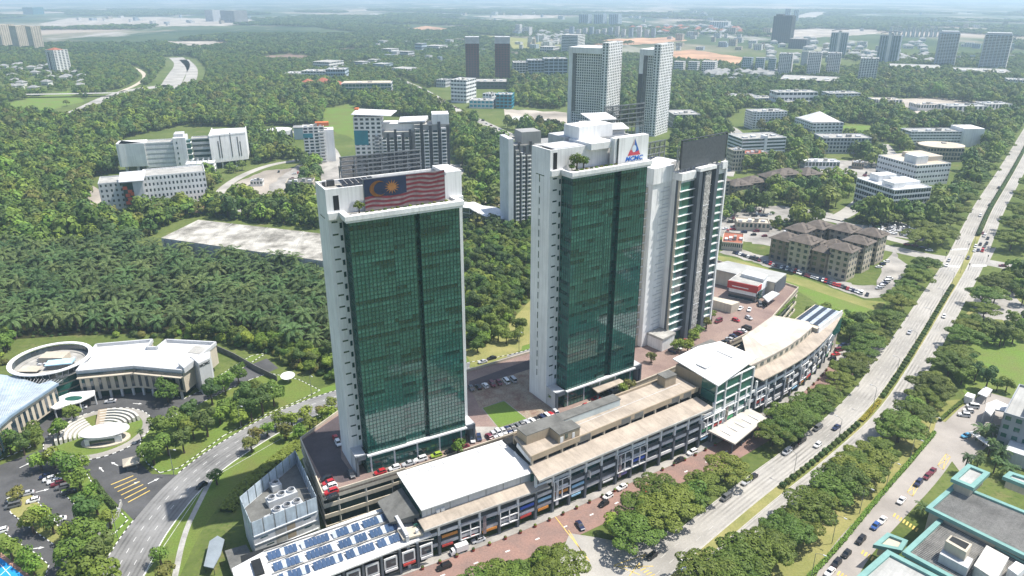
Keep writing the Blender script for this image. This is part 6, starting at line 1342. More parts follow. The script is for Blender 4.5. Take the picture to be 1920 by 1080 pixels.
# ---------------------------------------------------------------- trees: prototypes
BARK = mat('bark', (.12, .09, .065), .9, .2, .5)
LEAF_RAIN = leafmat('leaf_rain_tree', (.042, .078, .012), (.172, .222, .036))
LEAF_MID = leafmat('leaf_broad', (.046, .088, .015), (.175, .238, .040))
LEAF_LITE = leafmat('leaf_bright', (.075, .14, .018), (.24, .32, .045))
LEAF_DARK = leafmat('leaf_deep', (.027, .060, .016), (.110, .165, .040))
LEAF_PALM = leafmat('leaf_palm', (.022, .050, .015), (.125, .180, .056), .15)
LEAF_OLIVE = leafmat('leaf_olive', (.06, .075, .015), (.20, .20, .05))
def leafcloud(mb, rnd, lobes, n, size, mi=0, zmin=-.35, jit=.36, fill=.0):
    A = [l[3] * l[4] + l[3] * l[5] for l in lobes]; tot = sum(A)
    for l, a in zip(lobes, A):
        for _ in range(int(n * a / tot) + 1):
            while True:
                d = Vector((rnd.gauss(0, 1), rnd.gauss(0, 1), rnd.gauss(0, 1)))
                if d.length > 1e-3:
                    d.normalize()
                    if d.z > zmin or rnd.random() < .12: break
            k = rnd.uniform(.78, 1.06) if rnd.random() > fill else rnd.uniform(.2, .8)
            p = Vector((l[0] + d.x * l[3] * k, l[1] + d.y * l[4] * k, l[2] + d.z * l[5] * k))
            ins = False
            for q in lobes:
                if q is l: continue
                e = ((p.x - q[0]) / q[3]) ** 2 + ((p.y - q[1]) / q[4]) ** 2 + ((p.z - q[2]) / q[5]) ** 2
                if e < .45: ins = True; break
            if ins: continue
            nrm = Vector((d.x / l[3], d.y / l[4], d.z / l[5])).normalized() + Vector((rnd.uniform(-jit, jit), rnd.uniform(-jit, jit), rnd.uniform(-jit, jit) + .25))
            nrm.normalize(); u = nrm.cross(Vector((rnd.uniform(-1, 1), rnd.uniform(-1, 1), rnd.uniform(-1, 1)))).normalized(); v = nrm.cross(u)
            s1, s2 = size * rnd.uniform(.55, 1.35), size * rnd.uniform(.45, 1.0); f = nrm * size * rnd.uniform(.0, .35)
            mb.add([tuple(p - u * s1 + f * -1), tuple(p - v * s2), tuple(p + u * s1 - f), tuple(p + v * s2)], [(0, 1, 3), (1, 2, 3)], mi)
    return mb
def limbs(mb, rnd, h, r, tips, mi=0):
    mb.tube([(0, 0, 0), (rnd.uniform(-.15, .15), rnd.uniform(-.15, .15), h * .5), (0, 0, h)], [r * 1.25, r, r * .8], 7, mi)
    for t in tips:
        m_ = (t[0] * .45, t[1] * .45, h + (t[2] - h) * .6)
        mb.tube([(0, 0, h * .9), m_, t], [r * .55, r * .38, r * .12], 5, mi)
    return mb
def rain_tree(seed):
    rnd = random.Random(seed); lobes = []; H = 11.0
    for i in range(17):
        a = i * 2.4 + rnd.uniform(-.3, .3); d = (i / 17) ** .55 * 8.6
        lobes.append((d * math.cos(a), d * math.sin(a), H - 1.2 - (d / 8) ** 2 * 2.4 + rnd.uniform(-1.1, 1.0), rnd.uniform(2.1, 3.3), rnd.uniform(2.1, 3.3), rnd.uniform(.9, 1.5)))
    tk = limbs(MB(), rnd, 4.2, .42, [(l[0] * .9, l[1] * .9, l[2] - .5) for l in lobes[3:]])
    cr = leafcloud(MB(), rnd, lobes, 4200, .42, zmin=-.35)
    return tk, cr
def broad_tree(seed, rx=4.2, h=11.0, n=700, size=.75, nl=8, loose=.0):
    rnd = random.Random(seed); lobes = [(0, 0, h * .66, rx * .62, rx * .62, h * .3)]
    for i in range(nl):
        a = i * 2.4 + rnd.uniform(-.4, .4); d = rx * rnd.uniform(.4, .72); z = h * rnd.uniform(.48, .86)
        q = rx * rnd.uniform(.34, .52); lobes.append((d * math.cos(a), d * math.sin(a), z, q, q, q * rnd.uniform(.7, .95)))
    tk = limbs(MB(), rnd, h * .4, .22 + h * .012, [(l[0] * .8, l[1] * .8, l[2]) for l in lobes[1:]])
    return tk, leafcloud(MB(), rnd, lobes, n, size, fill=loose)
def palm(seed, h=6.0, nf=18, fl=6.2, wd=.85):
    rnd = random.Random(seed); tk = MB().tube([(0, 0, 0), (.1, 0, h * .5), (0, .1, h)], [.38, .33, .3], 7)
    cr = MB()
    for i in range(nf):
        a = i * 2.399 + rnd.uniform(-.2, .2); el = rad(78 - 95 * (i / nf) + rnd.uniform(-8, 8)); L = fl * rnd.uniform(.85, 1.1)
        pts = []; p = Vector((0, 0, h)); e = el
        for k in range(6):
            pts.append(p.copy()); p = p + Vector((math.cos(a) * math.cos(e), math.sin(a) * math.cos(e), math.sin(e))) * (L / 5); e -= rad(21)
        sd = Vector((-math.sin(a), math.cos(a), 0))
        for k in range(5):
            for s_ in (-1, 1):
                for q in range(2):
                    t0 = (k + q * .5) / 5; b0 = pts[k].lerp(pts[k + 1], q * .5); b1 = pts[k].lerp(pts[k + 1], q * .5 + .34)
                    wv = wd * (1 - abs(t0 - .45) * 1.1) * rnd.uniform(.9, 1.25) + .12
                    ax_ = (pts[k + 1] - pts[k]).normalized()
                    tip = b0 + sd * s_ * wv + ax_ * .45 - Vector((0, 0, wv * rnd.uniform(.25, .6)))
                    tip2 = b1 + sd * s_ * wv * .8 + ax_ * .5 - Vector((0, 0, wv * rnd.uniform(.25, .6)))
                    cr.add([tuple(b0), tuple(b1), tuple(tip2), tuple(tip)], [(0, 1, 2, 3)])
    return tk, cr
class Proto:
    def __init__(s, name, tc, leaf):
        s.tk = tc[0].mesh(name + '_trunk', BARK); s.cr = tc[1].mesh(name + '_crown', leaf)
P_RAIN = [Proto('rain_tree', rain_tree(i), LEAF_RAIN) for i in (1, 2, 3, 4)]
P_BROAD = [Proto('broad', broad_tree(10 + i, rx, h, 1250, .52, 10), l) for i, (rx, h, l) in enumerate(((4.6, 11, LEAF_MID), (4.0, 12.5, LEAF_DARK), (5.2, 10.5, LEAF_MID), (4.2, 9.5, LEAF_LITE)))]
P_SMALL = [Proto('small', broad_tree(30 + i, rx, h, 620, .34, 8, .3), l) for i, (rx, h, l) in enumerate(((2.6, 5.6, LEAF_LITE), (2.4, 5.0, LEAF_OLIVE), (2.8, 6.4, LEAF_MID)))]
P_PALM = [Proto('oil_palm', palm(50 + i, 5.5 + i * .8), LEAF_PALM) for i in range(4)]
P_TALLP = [Proto('tall_palm', palm(60 + i, 8.5 + i, 22, 3.2, .5), LEAF_PALM) for i in range(2)]
P_SHRUB = [Proto('shrub', (MB().tube([(0, 0, 0), (0, 0, .5)], [.06, .05], 5), leafcloud(MB(), random.Random(70 + i), [(0, 0, .75, .95, .95, .85)], 260, .2)), l) for i, l in enumerate((LEAF_DARK, LEAF_LITE, LEAF_OLIVE))]
TREES = []
def tree(name, label, pr, x, y, s=1.0, group=None, z=0.0, sz=None, cat='tree', rot=None):
    t = thing(name, label, cat, (x, y, z), R.uniform(0, 6.28) if rot is None else rot, group)
    t.scale = (s, s, sz or s)
    obj('trunk', pr.tk, t); obj('crown', pr.cr, t); TREES.append((x, y, s)); return t
ORD = ['first', 'second', 'third', 'fourth', 'fifth', 'sixth', 'seventh', 'eighth', 'ninth', 'tenth', 'eleventh', 'twelfth', 'thirteenth', 'fourteenth', 'fifteenth', 'sixteenth', 'seventeenth', 'eighteenth', 'nineteenth', 'twentieth',
       'twenty-first', 'twenty-second', 'twenty-third', 'twenty-fourth', 'twenty-fifth', 'twenty-sixth', 'twenty-seventh', 'twenty-eighth', 'twenty-ninth', 'thirtieth'] + [t + u for t in ('thirty-', 'forty-', 'fifty-', 'sixty-', 'seventy-', 'eighty-') for u in ('first', 'second', 'third', 'fourth', 'fifth', 'sixth', 'seventh', 'eighth', 'ninth', 'last-of-ten')]
def stuff_points(name, label, cat, pts, protos):
    """one object: points with scale, turn and kind, a tree instanced on each by geometry nodes"""
    cl = bpy.data.collections.new(name + '_kinds')
    for i, (a, b) in enumerate(protos):
        me = bpy.data.meshes.new('%s_kind' % name); bm_v, bm_f, bm_m = [], [], []
        for k, src in enumerate((a, b)):
            n = len(bm_v); bm_v += [tuple(v.co) for v in src.vertices]; bm_f += [tuple(j + n for j in p.vertices) for p in src.polygons]; bm_m += [k] * len(src.polygons)
        me.from_pydata(bm_v, [], bm_f); me.materials.append(a.materials[0]); me.materials.append(b.materials[0]); me.polygons.foreach_set('material_index', bm_m); me.update()
        o = bpy.data.objects.new('%03d_kind' % i, me); cl.objects.link(o)
    me = bpy.data.meshes.new(name); me.from_pydata([(p[0], p[1], p[5] if len(p) > 5 else 0) for p in pts], [], [])
    for nm, ty, key, vals in (('sc', 'FLOAT_VECTOR', 'vector', [c for p in pts for c in (p[2], p[2], p[2] * p[4])]), ('rt', 'FLOAT_VECTOR', 'vector', [c for p in pts for c in (0, 0, (p[0] * 7.7 + p[1] * 3.3) % 6.28)]), ('ix', 'INT', 'value', [p[3] for p in pts])):
        at = me.attributes.new(nm, ty, 'POINT'); at.data.foreach_set(key, vals)
    o = obj(name, me, None, label=label, category=cat, kind='stuff')
    ng = bpy.data.node_groups.new(name + '_nodes', 'GeometryNodeTree')
    ng.interface.new_socket('Geometry', in_out='INPUT', socket_type='NodeSocketGeometry'); ng.interface.new_socket('Geometry', in_out='OUTPUT', socket_type='NodeSocketGeometry')
    gi = ng.nodes.new('NodeGroupInput'); go = ng.nodes.new('NodeGroupOutput'); ip = ng.nodes.new('GeometryNodeInstanceOnPoints')
    ci = ng.nodes.new('GeometryNodeCollectionInfo'); ci.inputs['Collection'].default_value = cl; ci.inputs['Separate Children'].default_value = True; ci.inputs['Reset Children'].default_value = True
    ip.inputs['Pick Instance'].default_value = True
    def na(nm, ty):
        n = ng.nodes.new('GeometryNodeInputNamedAttribute'); n.data_type = ty; n.inputs['Name'].default_value = nm; return n.outputs['Attribute']
    lk = ng.links.new
    lk(gi.outputs[0], ip.inputs['Points']); lk(ci.outputs[0], ip.inputs['Instance']); lk(na('ix', 'INT'), ip.inputs['Instance Index'])
    lk(na('rt', 'FLOAT_VECTOR'), ip.inputs['Rotation']); lk(na('sc', 'FLOAT_VECTOR'), ip.inputs['Scale']); lk(ip.outputs[0], go.inputs[0])
    md = o.modifiers.new('scatter', 'NODES'); md.node_group = ng
    return o
# ---------------------------------------------------------------- planting
TR = random.Random(99)
def blocked(x, y, m=0.0):
    for ox, oy, c, s_, u0, u1, v0, v1 in KEEP:
        dx, dy = x - ox, y - oy
        if abs(dx) > 130 or abs(dy) > 130: continue
        u, v = dx * c + dy * s_, -dx * s_ + dy * c
        if u0 - m < u < u1 + m and v0 - m < v < v1 + m: return True
    for q, hw in RCLEAR:
        for a, b in zip(q, q[1:]):
            if abs(x - a[0]) > 160 + hw or abs(y - a[1]) > 160 + hw: continue
            ex, ey = b[0] - a[0], b[1] - a[1]; L2 = ex * ex + ey * ey or 1; t = max(0, min(1, ((x - a[0]) * ex + (y - a[1]) * ey) / L2))
            if (x - a[0] - ex * t) ** 2 + (y - a[1] - ey * t) ** 2 < (hw + m) ** 2: return True
    return False
DKO = inset(DK, -3.5)
def scatter(poly, sp, chk=True, m=0.0, jit=.42):
    q = gp(poly); x0, x1 = min(p[0] for p in q), max(p[0] for p in q); y0, y1 = min(p[1] for p in q), max(p[1] for p in q); out = []; j = 0; y = y0
    while y < y1:
        x = x0 + (sp / 2 if j % 2 else 0)
        while x < x1:
            X, Y = x + TR.uniform(-jit, jit) * sp, y + TR.uniform(-jit, jit) * sp
            if inpoly(X, Y, q) and not inpoly(X, Y, DKO) and not (chk and blocked(X, Y, m)): out.append((X, Y))
            x += sp
        y += sp * .87; j += 1
    return out
def offmed(p, lo, hi):
    if lo is None: return p
    b = min(MED, key=lambda q: (q[0] - p[0]) ** 2 + (q[1] - p[1]) ** 2); i = MED.index(b); a = MED[max(0, i - 1)]; c = MED[min(len(MED) - 1, i + 1)]
    tx, ty = c[0] - a[0], c[1] - a[1]; L = math.hypot(tx, ty); n = (-ty / L, tx / L); d = (p[0] - b[0]) * n[0] + (p[1] - b[1]) * n[1]; al = ((p[0] - b[0]) * tx + (p[1] - b[1]) * ty) / L
    d2 = max(lo, min(hi, d)); return (b[0] + n[0] * d2 + tx / L * al, b[1] + n[1] * d2 + ty / L * al)
def row(name, fmt, px, kinds, s0, s1, grp, z=9.0, zb=0.0, cat='tree', lo=None, hi=None):
    pts = sorted((offmed(G(x, y, z), lo, hi) for x, y in px), key=lambda p: p[1])
    for i, (x, y) in enumerate(pts): tree(name, fmt % ORD[i], TR.choice(kinds), x, y, TR.uniform(s0, s1), grp, zb, cat=cat)
ROW_A = [(900, 1045), (955, 1032), (1012, 1028), (1052, 1050), (895, 1082), (960, 1078), (1025, 1080), (1150, 962), (1200, 938), (1248, 958), (1290, 918), (1332, 898), (1368, 918), (1385, 872), (1235, 905), (1190, 985), (1305, 955), (1345, 935)]
ROW_A2 = [(1462, 800), (1500, 778), (1535, 752), (1568, 728), (1598, 702), (1632, 688), (1552, 778), (1505, 805), (1588, 676), (1600, 740), (1475, 765), (1530, 795), (1620, 660)]
ROW_B = [(1645, 625), (1690, 600), (1665, 585), (1705, 560), (1685, 548), (1722, 540), (1702, 522), (1740, 512), (1722, 495), (1748, 488), (1665, 640), (1625, 612), (1640, 655), (1680, 622)]
ROW_B2 = [(1768, 425), (1792, 408), (1805, 388), (1822, 368), (1835, 350), (1852, 332), (1780, 436), (1745, 438), (1762, 402), (1852, 310), (1872, 298), (1888, 283), (1903, 268), (1720, 440), (1735, 420), (1790, 385), (1810, 360), (1838, 322), (1860, 290)]
ROW_C = [(1330, 1062), (1388, 1032), (1450, 1002), (1422, 1068), (1492, 980), (1540, 950), (1482, 1030), (1592, 918), (1552, 988), (1632, 888), (1602, 945), (1662, 860), (1642, 912), (1692, 830), (1672, 882), (1722, 800), (1705, 848), (1752, 770), (1742, 808), (1782, 742), (1722, 742), (1748, 715), (1788, 708), (1500, 1062), (1355, 1088), (1560, 1015), (1690, 790), (1655, 830), (1615, 865)]
ROW_D = [(1785, 645), (1812, 622), (1830, 592), (1808, 600), (1850, 568), (1840, 545), (1870, 542), (1862, 520), (1882, 512), (1800, 662), (1770, 668)]
ROW_E = [(1898, 445), (1915, 425), (1892, 412), (1905, 390), (1915, 362), (1912, 340), (1925, 400), (1935, 440)]
row('rain_tree', '%s umbrella-crowned tree from the camera, in strip between mall and boulevard', ROW_A, P_RAIN + P_RAIN + P_BROAD[2:4], .74, .95, 'trees between mall and boulevard', lo=15.0, hi=30)
row('rain_tree', '%s umbrella-crowned tree beyond the mall porch, beside the forecourt', ROW_A2, P_RAIN, .65, .85, 'trees beside the forecourt', lo=15.5, hi=28)
row('rain_tree', '%s umbrella-crowned tree before the junction, left side of boulevard', ROW_B, P_RAIN, .68, .88, 'trees left of the boulevard', lo=16.5, hi=33)
row('rain_tree', '%s umbrella-crowned tree past the junction, left side of boulevard', ROW_B2, P_RAIN, .85, 1.1, 'trees left of the far boulevard', lo=18, hi=60)
row('rain_tree', '%s umbrella-crowned tree from the camera, right side of boulevard', ROW_C, P_RAIN + P_RAIN + P_BROAD[3:], .72, .96, 'trees right of the boulevard', lo=-15.0, hi=-7.0)
row('rain_tree', '%s umbrella-crowned tree beside the bright field, right of boulevard', ROW_D, P_RAIN, .72, .95, 'trees by the bright field', lo=-40, hi=-17)
row('rain_tree', '%s umbrella-crowned tree past the junction, right of boulevard', ROW_E, P_RAIN, 1.0, 1.3, 'trees right of the far boulevard', lo=-60, hi=-20)
# compound trees
row('compound_tree', '%s leafy tree from the camera, between compound drive and curving road', [(300, 800), (330, 788), (360, 802), (342, 828), (312, 832), (386, 798), (285, 850), (430, 762), (460, 750), (490, 756), (512, 742), (450, 778), (410, 775), (478, 735), (355, 775), (470, 770)], P_BROAD, .8, 1.05, 'trees along the curving road', 5)
row('car_park_tree', '%s small tree from the camera, in the car park islands', [(75, 868), (100, 863), (130, 882), (152, 872), (30, 925), (78, 968), (98, 985), (60, 985), (128, 1003), (165, 925), (180, 950), (20, 1035), (45, 1045), (115, 870), (150, 905), (205, 975), (60, 1062)], P_SMALL, 1.05, 1.45, 'car park trees', 3.2)
row('car_park_shade_tree', '%s big dark shade tree from the camera, at the bottom left corner', [(168, 1005), (140, 1048), (192, 1045), (160, 968), (150, 1085), (195, 1085)], P_BROAD[:3], .95, 1.15, 'big trees at car park edge', 5)
row('roundabout_tree', '%s tree from the camera, around the roundabout', [(312, 735), (108, 802), (135, 772), (40, 832), (15, 830), (60, 815), (395, 740), (420, 720), (445, 700)], P_BROAD, .75, 1.0, 'trees round the roundabout', 5)
row('roadside_tree', '%s small tree from the camera, right of the curving road', [(300, 1045), (405, 895), (470, 835), (500, 805), (522, 792), (546, 790), (570, 780), (602, 770), (622, 758), (560, 812), (600, 800), (626, 790), (640, 772), (535, 812), (580, 795), (480, 815), (615, 780), (310, 1075)], P_SMALL, 1.0, 1.4, 'small trees right of the curving road', 3)
row('slim_palm', '%s slim palm tree from the camera, around the cream offices', [(240, 715), (262, 808), (232, 705), (283, 845)], P_TALLP, .5, .65, 'slim palms at the cream offices', 5)
row('garden_palm', '%s feathery palm from the camera, beside the grey office or service road', [(1735, 938), (1845, 800), (1865, 792), (1885, 805), (1840, 845), (1860, 830), (1880, 840), (1870, 860), (1835, 862), (1895, 868), (1905, 880), (1815, 860), (1850, 810)], P_TALLP + P_PALM[:1], .55, .8, 'palms by the grey office', 6)
row('deck_tree', '%s leafy tree from the camera, planted on the podium deck', [(1180, 722), (1170, 728), (1280, 640), (1300, 632), (1268, 648), (1325, 605), (1335, 590), (1290, 650), (1222, 668), (1040, 745), (1055, 742), (858, 838), (1310, 620)], P_SMALL, .8, 1.15, 'trees on the podium deck', DECK + 3, DECK)
x, y, z = LL(8.2, -3.2, LTER - .7); tree('terrace_tree', 'small tree on the roof terrace left of the flag billboard', P_SMALL[2], x, y, .62, None, z)
for i, (u, s_, lab) in enumerate(((8.5, 1.0, 'large'), (11.2, .8, 'smaller'), (6.4, .5, 'smallest'))): x, y, z = ML(u, -3.4, MTER - .75); tree('terrace_tree', lab + ' dark tree on the roof terrace of the logo tower', P_SMALL[2], x, y, s_, None, z)
for i in range(9):
    x, y, z = ML(7 + i * 2.1, -5.2, MTER - .7); tree('terrace_shrub', '%s clipped shrub from left on the logo tower terrace' % ORD[i], P_SHRUB[i % 3], x, y, .75, 'shrubs on the logo tower terrace', z, cat='shrub')
for i in range(14):
    x, y, z = LL(10 + i * 1.9, -4.6 + (i % 2), LTER - .7); tree('terrace_shrub', '%s low shrub from left below the flag billboard' % ORD[i], P_SHRUB[i % 3], x, y, .6, 'shrubs below the flag billboard', z, cat='shrub')
# median shrubs
ms = [p for p in resample(MED, 3.3) if 90 < p[0] < 250 and not (134 < p[0] < 152)]
for i, (x, y, a) in enumerate(ms):
    t = tree('clipped_shrub', '%s round clipped shrub from the camera in the boulevard median' % ORD[i], P_SHRUB[0], x, y, TR.uniform(1.15, 1.4), 'clipped shrubs in the boulevard median', .16, cat='shrub')
ms = [p for p in resample(MED, 2.9) if 318 < p[0] < 640]
stuff_points('median_hedge', 'dark clipped hedge in the boulevard median past the junction', 'hedge', [(p[0], p[1], 1.7, 0, 1.0, .1) for p in ms], [(P_SHRUB[0].tk, P_SHRUB[0].cr)])
def hedge(name, label, path, wd, h, leaf, dens=9, px=True, z=0.0, size=.22):
    q = smooth(gp(path, z) if px else path, 1); o = q[len(q) // 2]; m_ = MB(); rr_ = random.Random(len(path) * 7 + int(q[0][0])); c = resample(q, .5)
    core = MB().strip(offset([(p[0] - o[0], p[1] - o[1]) for p in q], wd * .42), offset([(p[0] - o[0], p[1] - o[1]) for p in q], -wd * .42), h * .85, 0, 0)
    for x, y, a in c:
        for _ in range(dens):
            e = rr_.uniform(-.5, .5) * wd; zz = h * (rr_.uniform(.8, 1.08) if abs(e) < wd * .4 else rr_.uniform(.1, 1)); p = Vector((x - o[0] - math.sin(a) * e, y - o[1] + math.cos(a) * e, zz))
            n = Vector((rr_.uniform(-.7, .7), rr_.uniform(-.7, .7), 1)).normalized(); u = n.cross(Vector((rr_.uniform(-1, 1), rr_.uniform(-1, 1), .1))).normalized() * size * rr_.uniform(.7, 1.5); v = n.cross(u)
            m_.add([tuple(p - u), tuple(p - v), tuple(p + u), tuple(p + v)], [(0, 1, 2, 3)])
    T = thing(name, label, 'hedge', (*o, z)); part(T, 'leaves', m_, leaf, kind='stuff'); part(T, 'twig_core', core, mat('hedge_twigs', (.03, .045, .015), .9, .2, .5) if 'hedge_twigs' not in bpy.data.materials else bpy.data.materials['hedge_twigs'])
LEAF_YEL = leafmat('leaf_yellow', (.26, .24, .02), (.48, .40, .03))
hedge('yellow_hedge', 'low bright yellow hedge strip in the boulevard median', [p[:2] for p in resample(MED, 3) if 134 < p[0] < 152], 1.9, .8, LEAF_YEL, 14, False, .16)
hedge('service_hedge', 'clipped green hedge along the left edge of service road', [(1505, 1095), (1560, 1040), (1632, 952), (1690, 885), (1745, 822), (1752, 812)], 1.4, 1.0, LEAF_LITE, 12)
hedge('field_hedge', 'clipped green hedge beside the parked cars of the office lot', [(1762, 790), (1800, 757), (1822, 742)], 1.4, 1.2, LEAF_MID, 12)
hedge('podium_hedge', 'green hedge on the podium edge beside the red fronted building', [(1440, 612), (1460, 590), (1490, 560)], 1.2, 1.0, LEAF_LITE, 9, True, DECK)
hedge('embankment_shrubs', 'dense dark shrub belt on the bank below the podium', [(425, 960), (450, 925), (500, 880), (545, 845), (590, 815), (630, 790)], 5.0, 1.6, LEAF_MID, 40, True, 0, .35)
hedge('gate_hedge', 'clipped hedge row beside the compound gate', [(178, 905), (195, 930), (215, 955)], 1.6, 1.3, LEAF_DARK, 14)
# oil palms
PALMS = [(0, 478), (120, 470), (245, 448), (300, 476), (420, 492), (607, 508), (640, 560), (640, 660), (590, 668), (520, 640), (440, 628), (330, 625), (150, 628), (60, 634), (-40, 640), (-40, 490)]
sheet('plantation_floor', PALMS, .01, mat('dark_plantation_ground', (.045, .045, .02), .95, .3, .2, spec=.05))  # dark brown-green sheet under the plantation, so the palm crowns stand out
pp = scatter(PALMS, 10.2, True, 1.0, .14); pp.sort(key=lambda p: p[1])
KP = [TR.randint(0, 3) for _ in pp]
for i, (x, y) in enumerate(pp[:300]): tree('oil_palm', 'oil palm in the dense plantation left of the left tower', P_PALM[KP[i]], x, y, TR.uniform(.9, 1.3), 'oil palms of the plantation')
if len(pp) > 300: stuff_points('oil_palm_plantation', 'rear rows of the oil palm plantation below the warehouse', 'palms', [(x, y, TR.uniform(.9, 1.2), KP[i + 300], 1.0) for i, (x, y) in enumerate(pp[300:])], [(p.tk, p.cr) for p in P_PALM])
# woods
LOW = []
for i in range(6):
    rr_ = random.Random(200 + i); lb = [(0, 0, 5.6, 3.0, 3.0, 2.8)] + [(2.4 * math.cos(k * 1.5 + i), 2.4 * math.sin(k * 1.5 + i), 4.6 + rr_.uniform(-1, 1.6), 1.9, 1.9, 1.6) for k in range(4)]
    LOW.append(Proto('wood_%d' % i, (MB().tube([(0, 0, 0), (0, 0, 4)], [.25, .2], 4), leafcloud(MB(), rr_, lb, 190, .85)), (LEAF_MID, LEAF_DARK, LEAF_RAIN, LEAF_LITE, LEAF_OLIVE, LEAF_MID)[i]))
FARP = []
for i in range(3):
    rr_ = random.Random(300 + i); lb = [(rr_.uniform(-6, 6), rr_.uniform(-6, 6), 6 + rr_.uniform(-1.5, 2), 4, 4, 3.4) for k in range(7)]
    FARP.append(Proto('clump_%d' % i, (MB().tube([(0, 0, 0), (0, 0, 4)], [.25, .2], 4), leafcloud(MB(), rr_, lb, 150, 1.7, zmin=.0)), (LEAF_MID, LEAF_DARK, LEAF_DARK)[i]))
WOODS = [([(-40, 205), (110, 228), (230, 192), (360, 168), (480, 152), (600, 157), (640, 165), (610, 200), (600, 240), (500, 236), (450, 240), (340, 236), (228, 262), (228, 322), (170, 335), (160, 400), (300, 440), (245, 448), (120, 470), (0, 478), (-40, 490)], 6.8),
         ([(610, 165), (660, 185), (740, 185), (850, 228), (940, 275), (955, 300), (860, 300), (845, 230), (720, 215), (660, 195)], 6.8), ([(845, 232), (960, 300), (945, 380), (880, 330), (850, 300)], 6.8), ([(860, 362), (880, 372), (950, 400), (950, 430), (1000, 425), (1000, 560), (960, 600), (910, 648), (870, 655)], 6.2),
         ([(395, 330), (500, 300), (520, 312), (440, 340), (405, 372), (440, 392), (560, 396), (600, 372), (600, 300), (560, 305), (575, 330), (520, 380), (430, 375)], 9), ([(450, 240), (520, 262), (570, 300), (500, 306), (450, 320), (450, 300)], 7.5), ([(340, 340), (400, 335), (400, 365), (345, 370)], 8), ([(1340, 235), (1400, 250), (1400, 300), (1372, 310)], 9), ([(1440, 240), (1520, 262), (1520, 300), (1480, 300)], 9), ([(1575, 262), (1650, 262), (1660, 330), (1600, 300)], 10), ([(1600, 405), (1660, 405), (1640, 440), (1570, 425)], 9), ([(1440, 400), (1540, 405), (1540, 440), (1440, 440)], 11), ([(380, 388), (500, 395), (605, 400), (607, 430), (370, 405)], 6.5), ([(230, 400), (300, 430), (370, 402), (345, 395), (262, 405)], 6.2), ([(150, 632), (330, 628), (440, 630), (520, 642), (600, 672), (640, 664), (640, 720), (600, 705), (540, 690), (500, 668), (400, 638), (290, 634)], 5.6), ([(-60, 640), (20, 640), (12, 690), (-60, 695)], 6),
         ([(1255, 165), (1330, 160), (1430, 172), (1380, 215), (1350, 228), (1330, 222), (1255, 212)], 7.5), ([(1545, 198), (1640, 205), (1720, 225), (1900, 222), (1925, 215), (1920, 268), (1890, 268), (1840, 240), (1740, 246), (1600, 232), (1545, 235)], 7.5), ([(1480, 215), (1540, 205), (1545, 235), (1515, 255), (1480, 245)], 7.5), ([(1665, 130), (1925, 150), (1925, 205), (1750, 185), (1640, 182), (1560, 172), (1560, 160), (1660, 160)], 8.5),
         ([(1395, 303), (1500, 305), (1500, 262), (1530, 290), (1540, 305), (1450, 330), (1390, 325)], 8.5), ([(1640, 250), (1700, 252), (1700, 300), (1650, 290)], 8.5), ([(1440, 335), (1600, 345), (1590, 400), (1440, 385)], 9), ([(1640, 405), (1760, 380), (1760, 432), (1690, 425), (1640, 432)], 8), ([(1350, 385), (1440, 385), (1440, 405), (1350, 430)], 9), ([(1840, 640), (1930, 590), (1930, 640), (1890, 660)], 6.5), ([(1880, 520), (1930, 530), (1930, 585), (1900, 575)], 7),
         ([(1500, 590), (1600, 600), (1650, 640), (1590, 640), (1540, 605)], 6.5), ([(880, 650), (960, 610), (990, 640), (900, 672)], 8), ([(955, 150), (1060, 160), (1060, 205), (955, 200)], 8), ([(740, 175), (810, 180), (880, 225), (960, 255), (1060, 245), (1060, 262), (960, 262), (870, 230)], 8.5), ([(1165, 130), (1190, 140), (1190, 235), (1168, 230)], 8), ([(1800, 690), (1850, 705), (1900, 740), (1850, 732), (1800, 735)], 6)]
WOODS += [([(1835, 268), (1900, 258), (1868, 312), (1832, 352), (1792, 398), (1748, 432), (1700, 428), (1762, 388), (1805, 335)], 9), ([(1255, 212), (1345, 232), (1385, 262), (1368, 312), (1262, 300), (1262, 245)], 8.5), ([(1640, 300), (1700, 292), (1700, 312), (1660, 340)], 10), ([(860, 228), (945, 258), (1010, 262), (1060, 262), (1060, 245), (960, 240), (880, 222)], 10), ([(1420, 205), (1480, 210), (1480, 250), (1420, 248)], 9)]
wood = []
for poly, sp in WOODS: wood += scatter(poly, sp, True, 1.5)
wood.sort(key=lambda p: p[0] ** 2 + p[1] ** 2)
nw = 300
def region(x, y):
    px, py = PX(x, y)
    if px < 300: return 'leafy broadleaf tree in the woods around the oil palms at left'
    if px < 650: return 'leafy broadleaf tree in the belt between warehouse and cream office'
    if px < 1100: return 'leafy broadleaf tree in the thicket between the two glass towers'
    return 'leafy broadleaf tree on the green plot right of the mall'
for x, y in wood[:nw]: tree('woodland_tree', region(x, y), TR.choice(P_BROAD), x, y, TR.uniform(.5, .9), 'woodland trees: ' + region(x, y)[24:])
pts = [(x, y, TR.uniform(.75, 1.75) * (1.25 if TR.random() < .12 else 1), TR.choice((0, 0, 1, 1, 2, 2, 3, 5, 5, 0, 1, 4)), TR.uniform(.85, 1.4)) for x, y in wood[nw:]]
stuff_points('woodland', 'continuous broadleaf woodland over the hills and plots', 'forest', pts, [(p.tk, p.cr) for p in LOW])
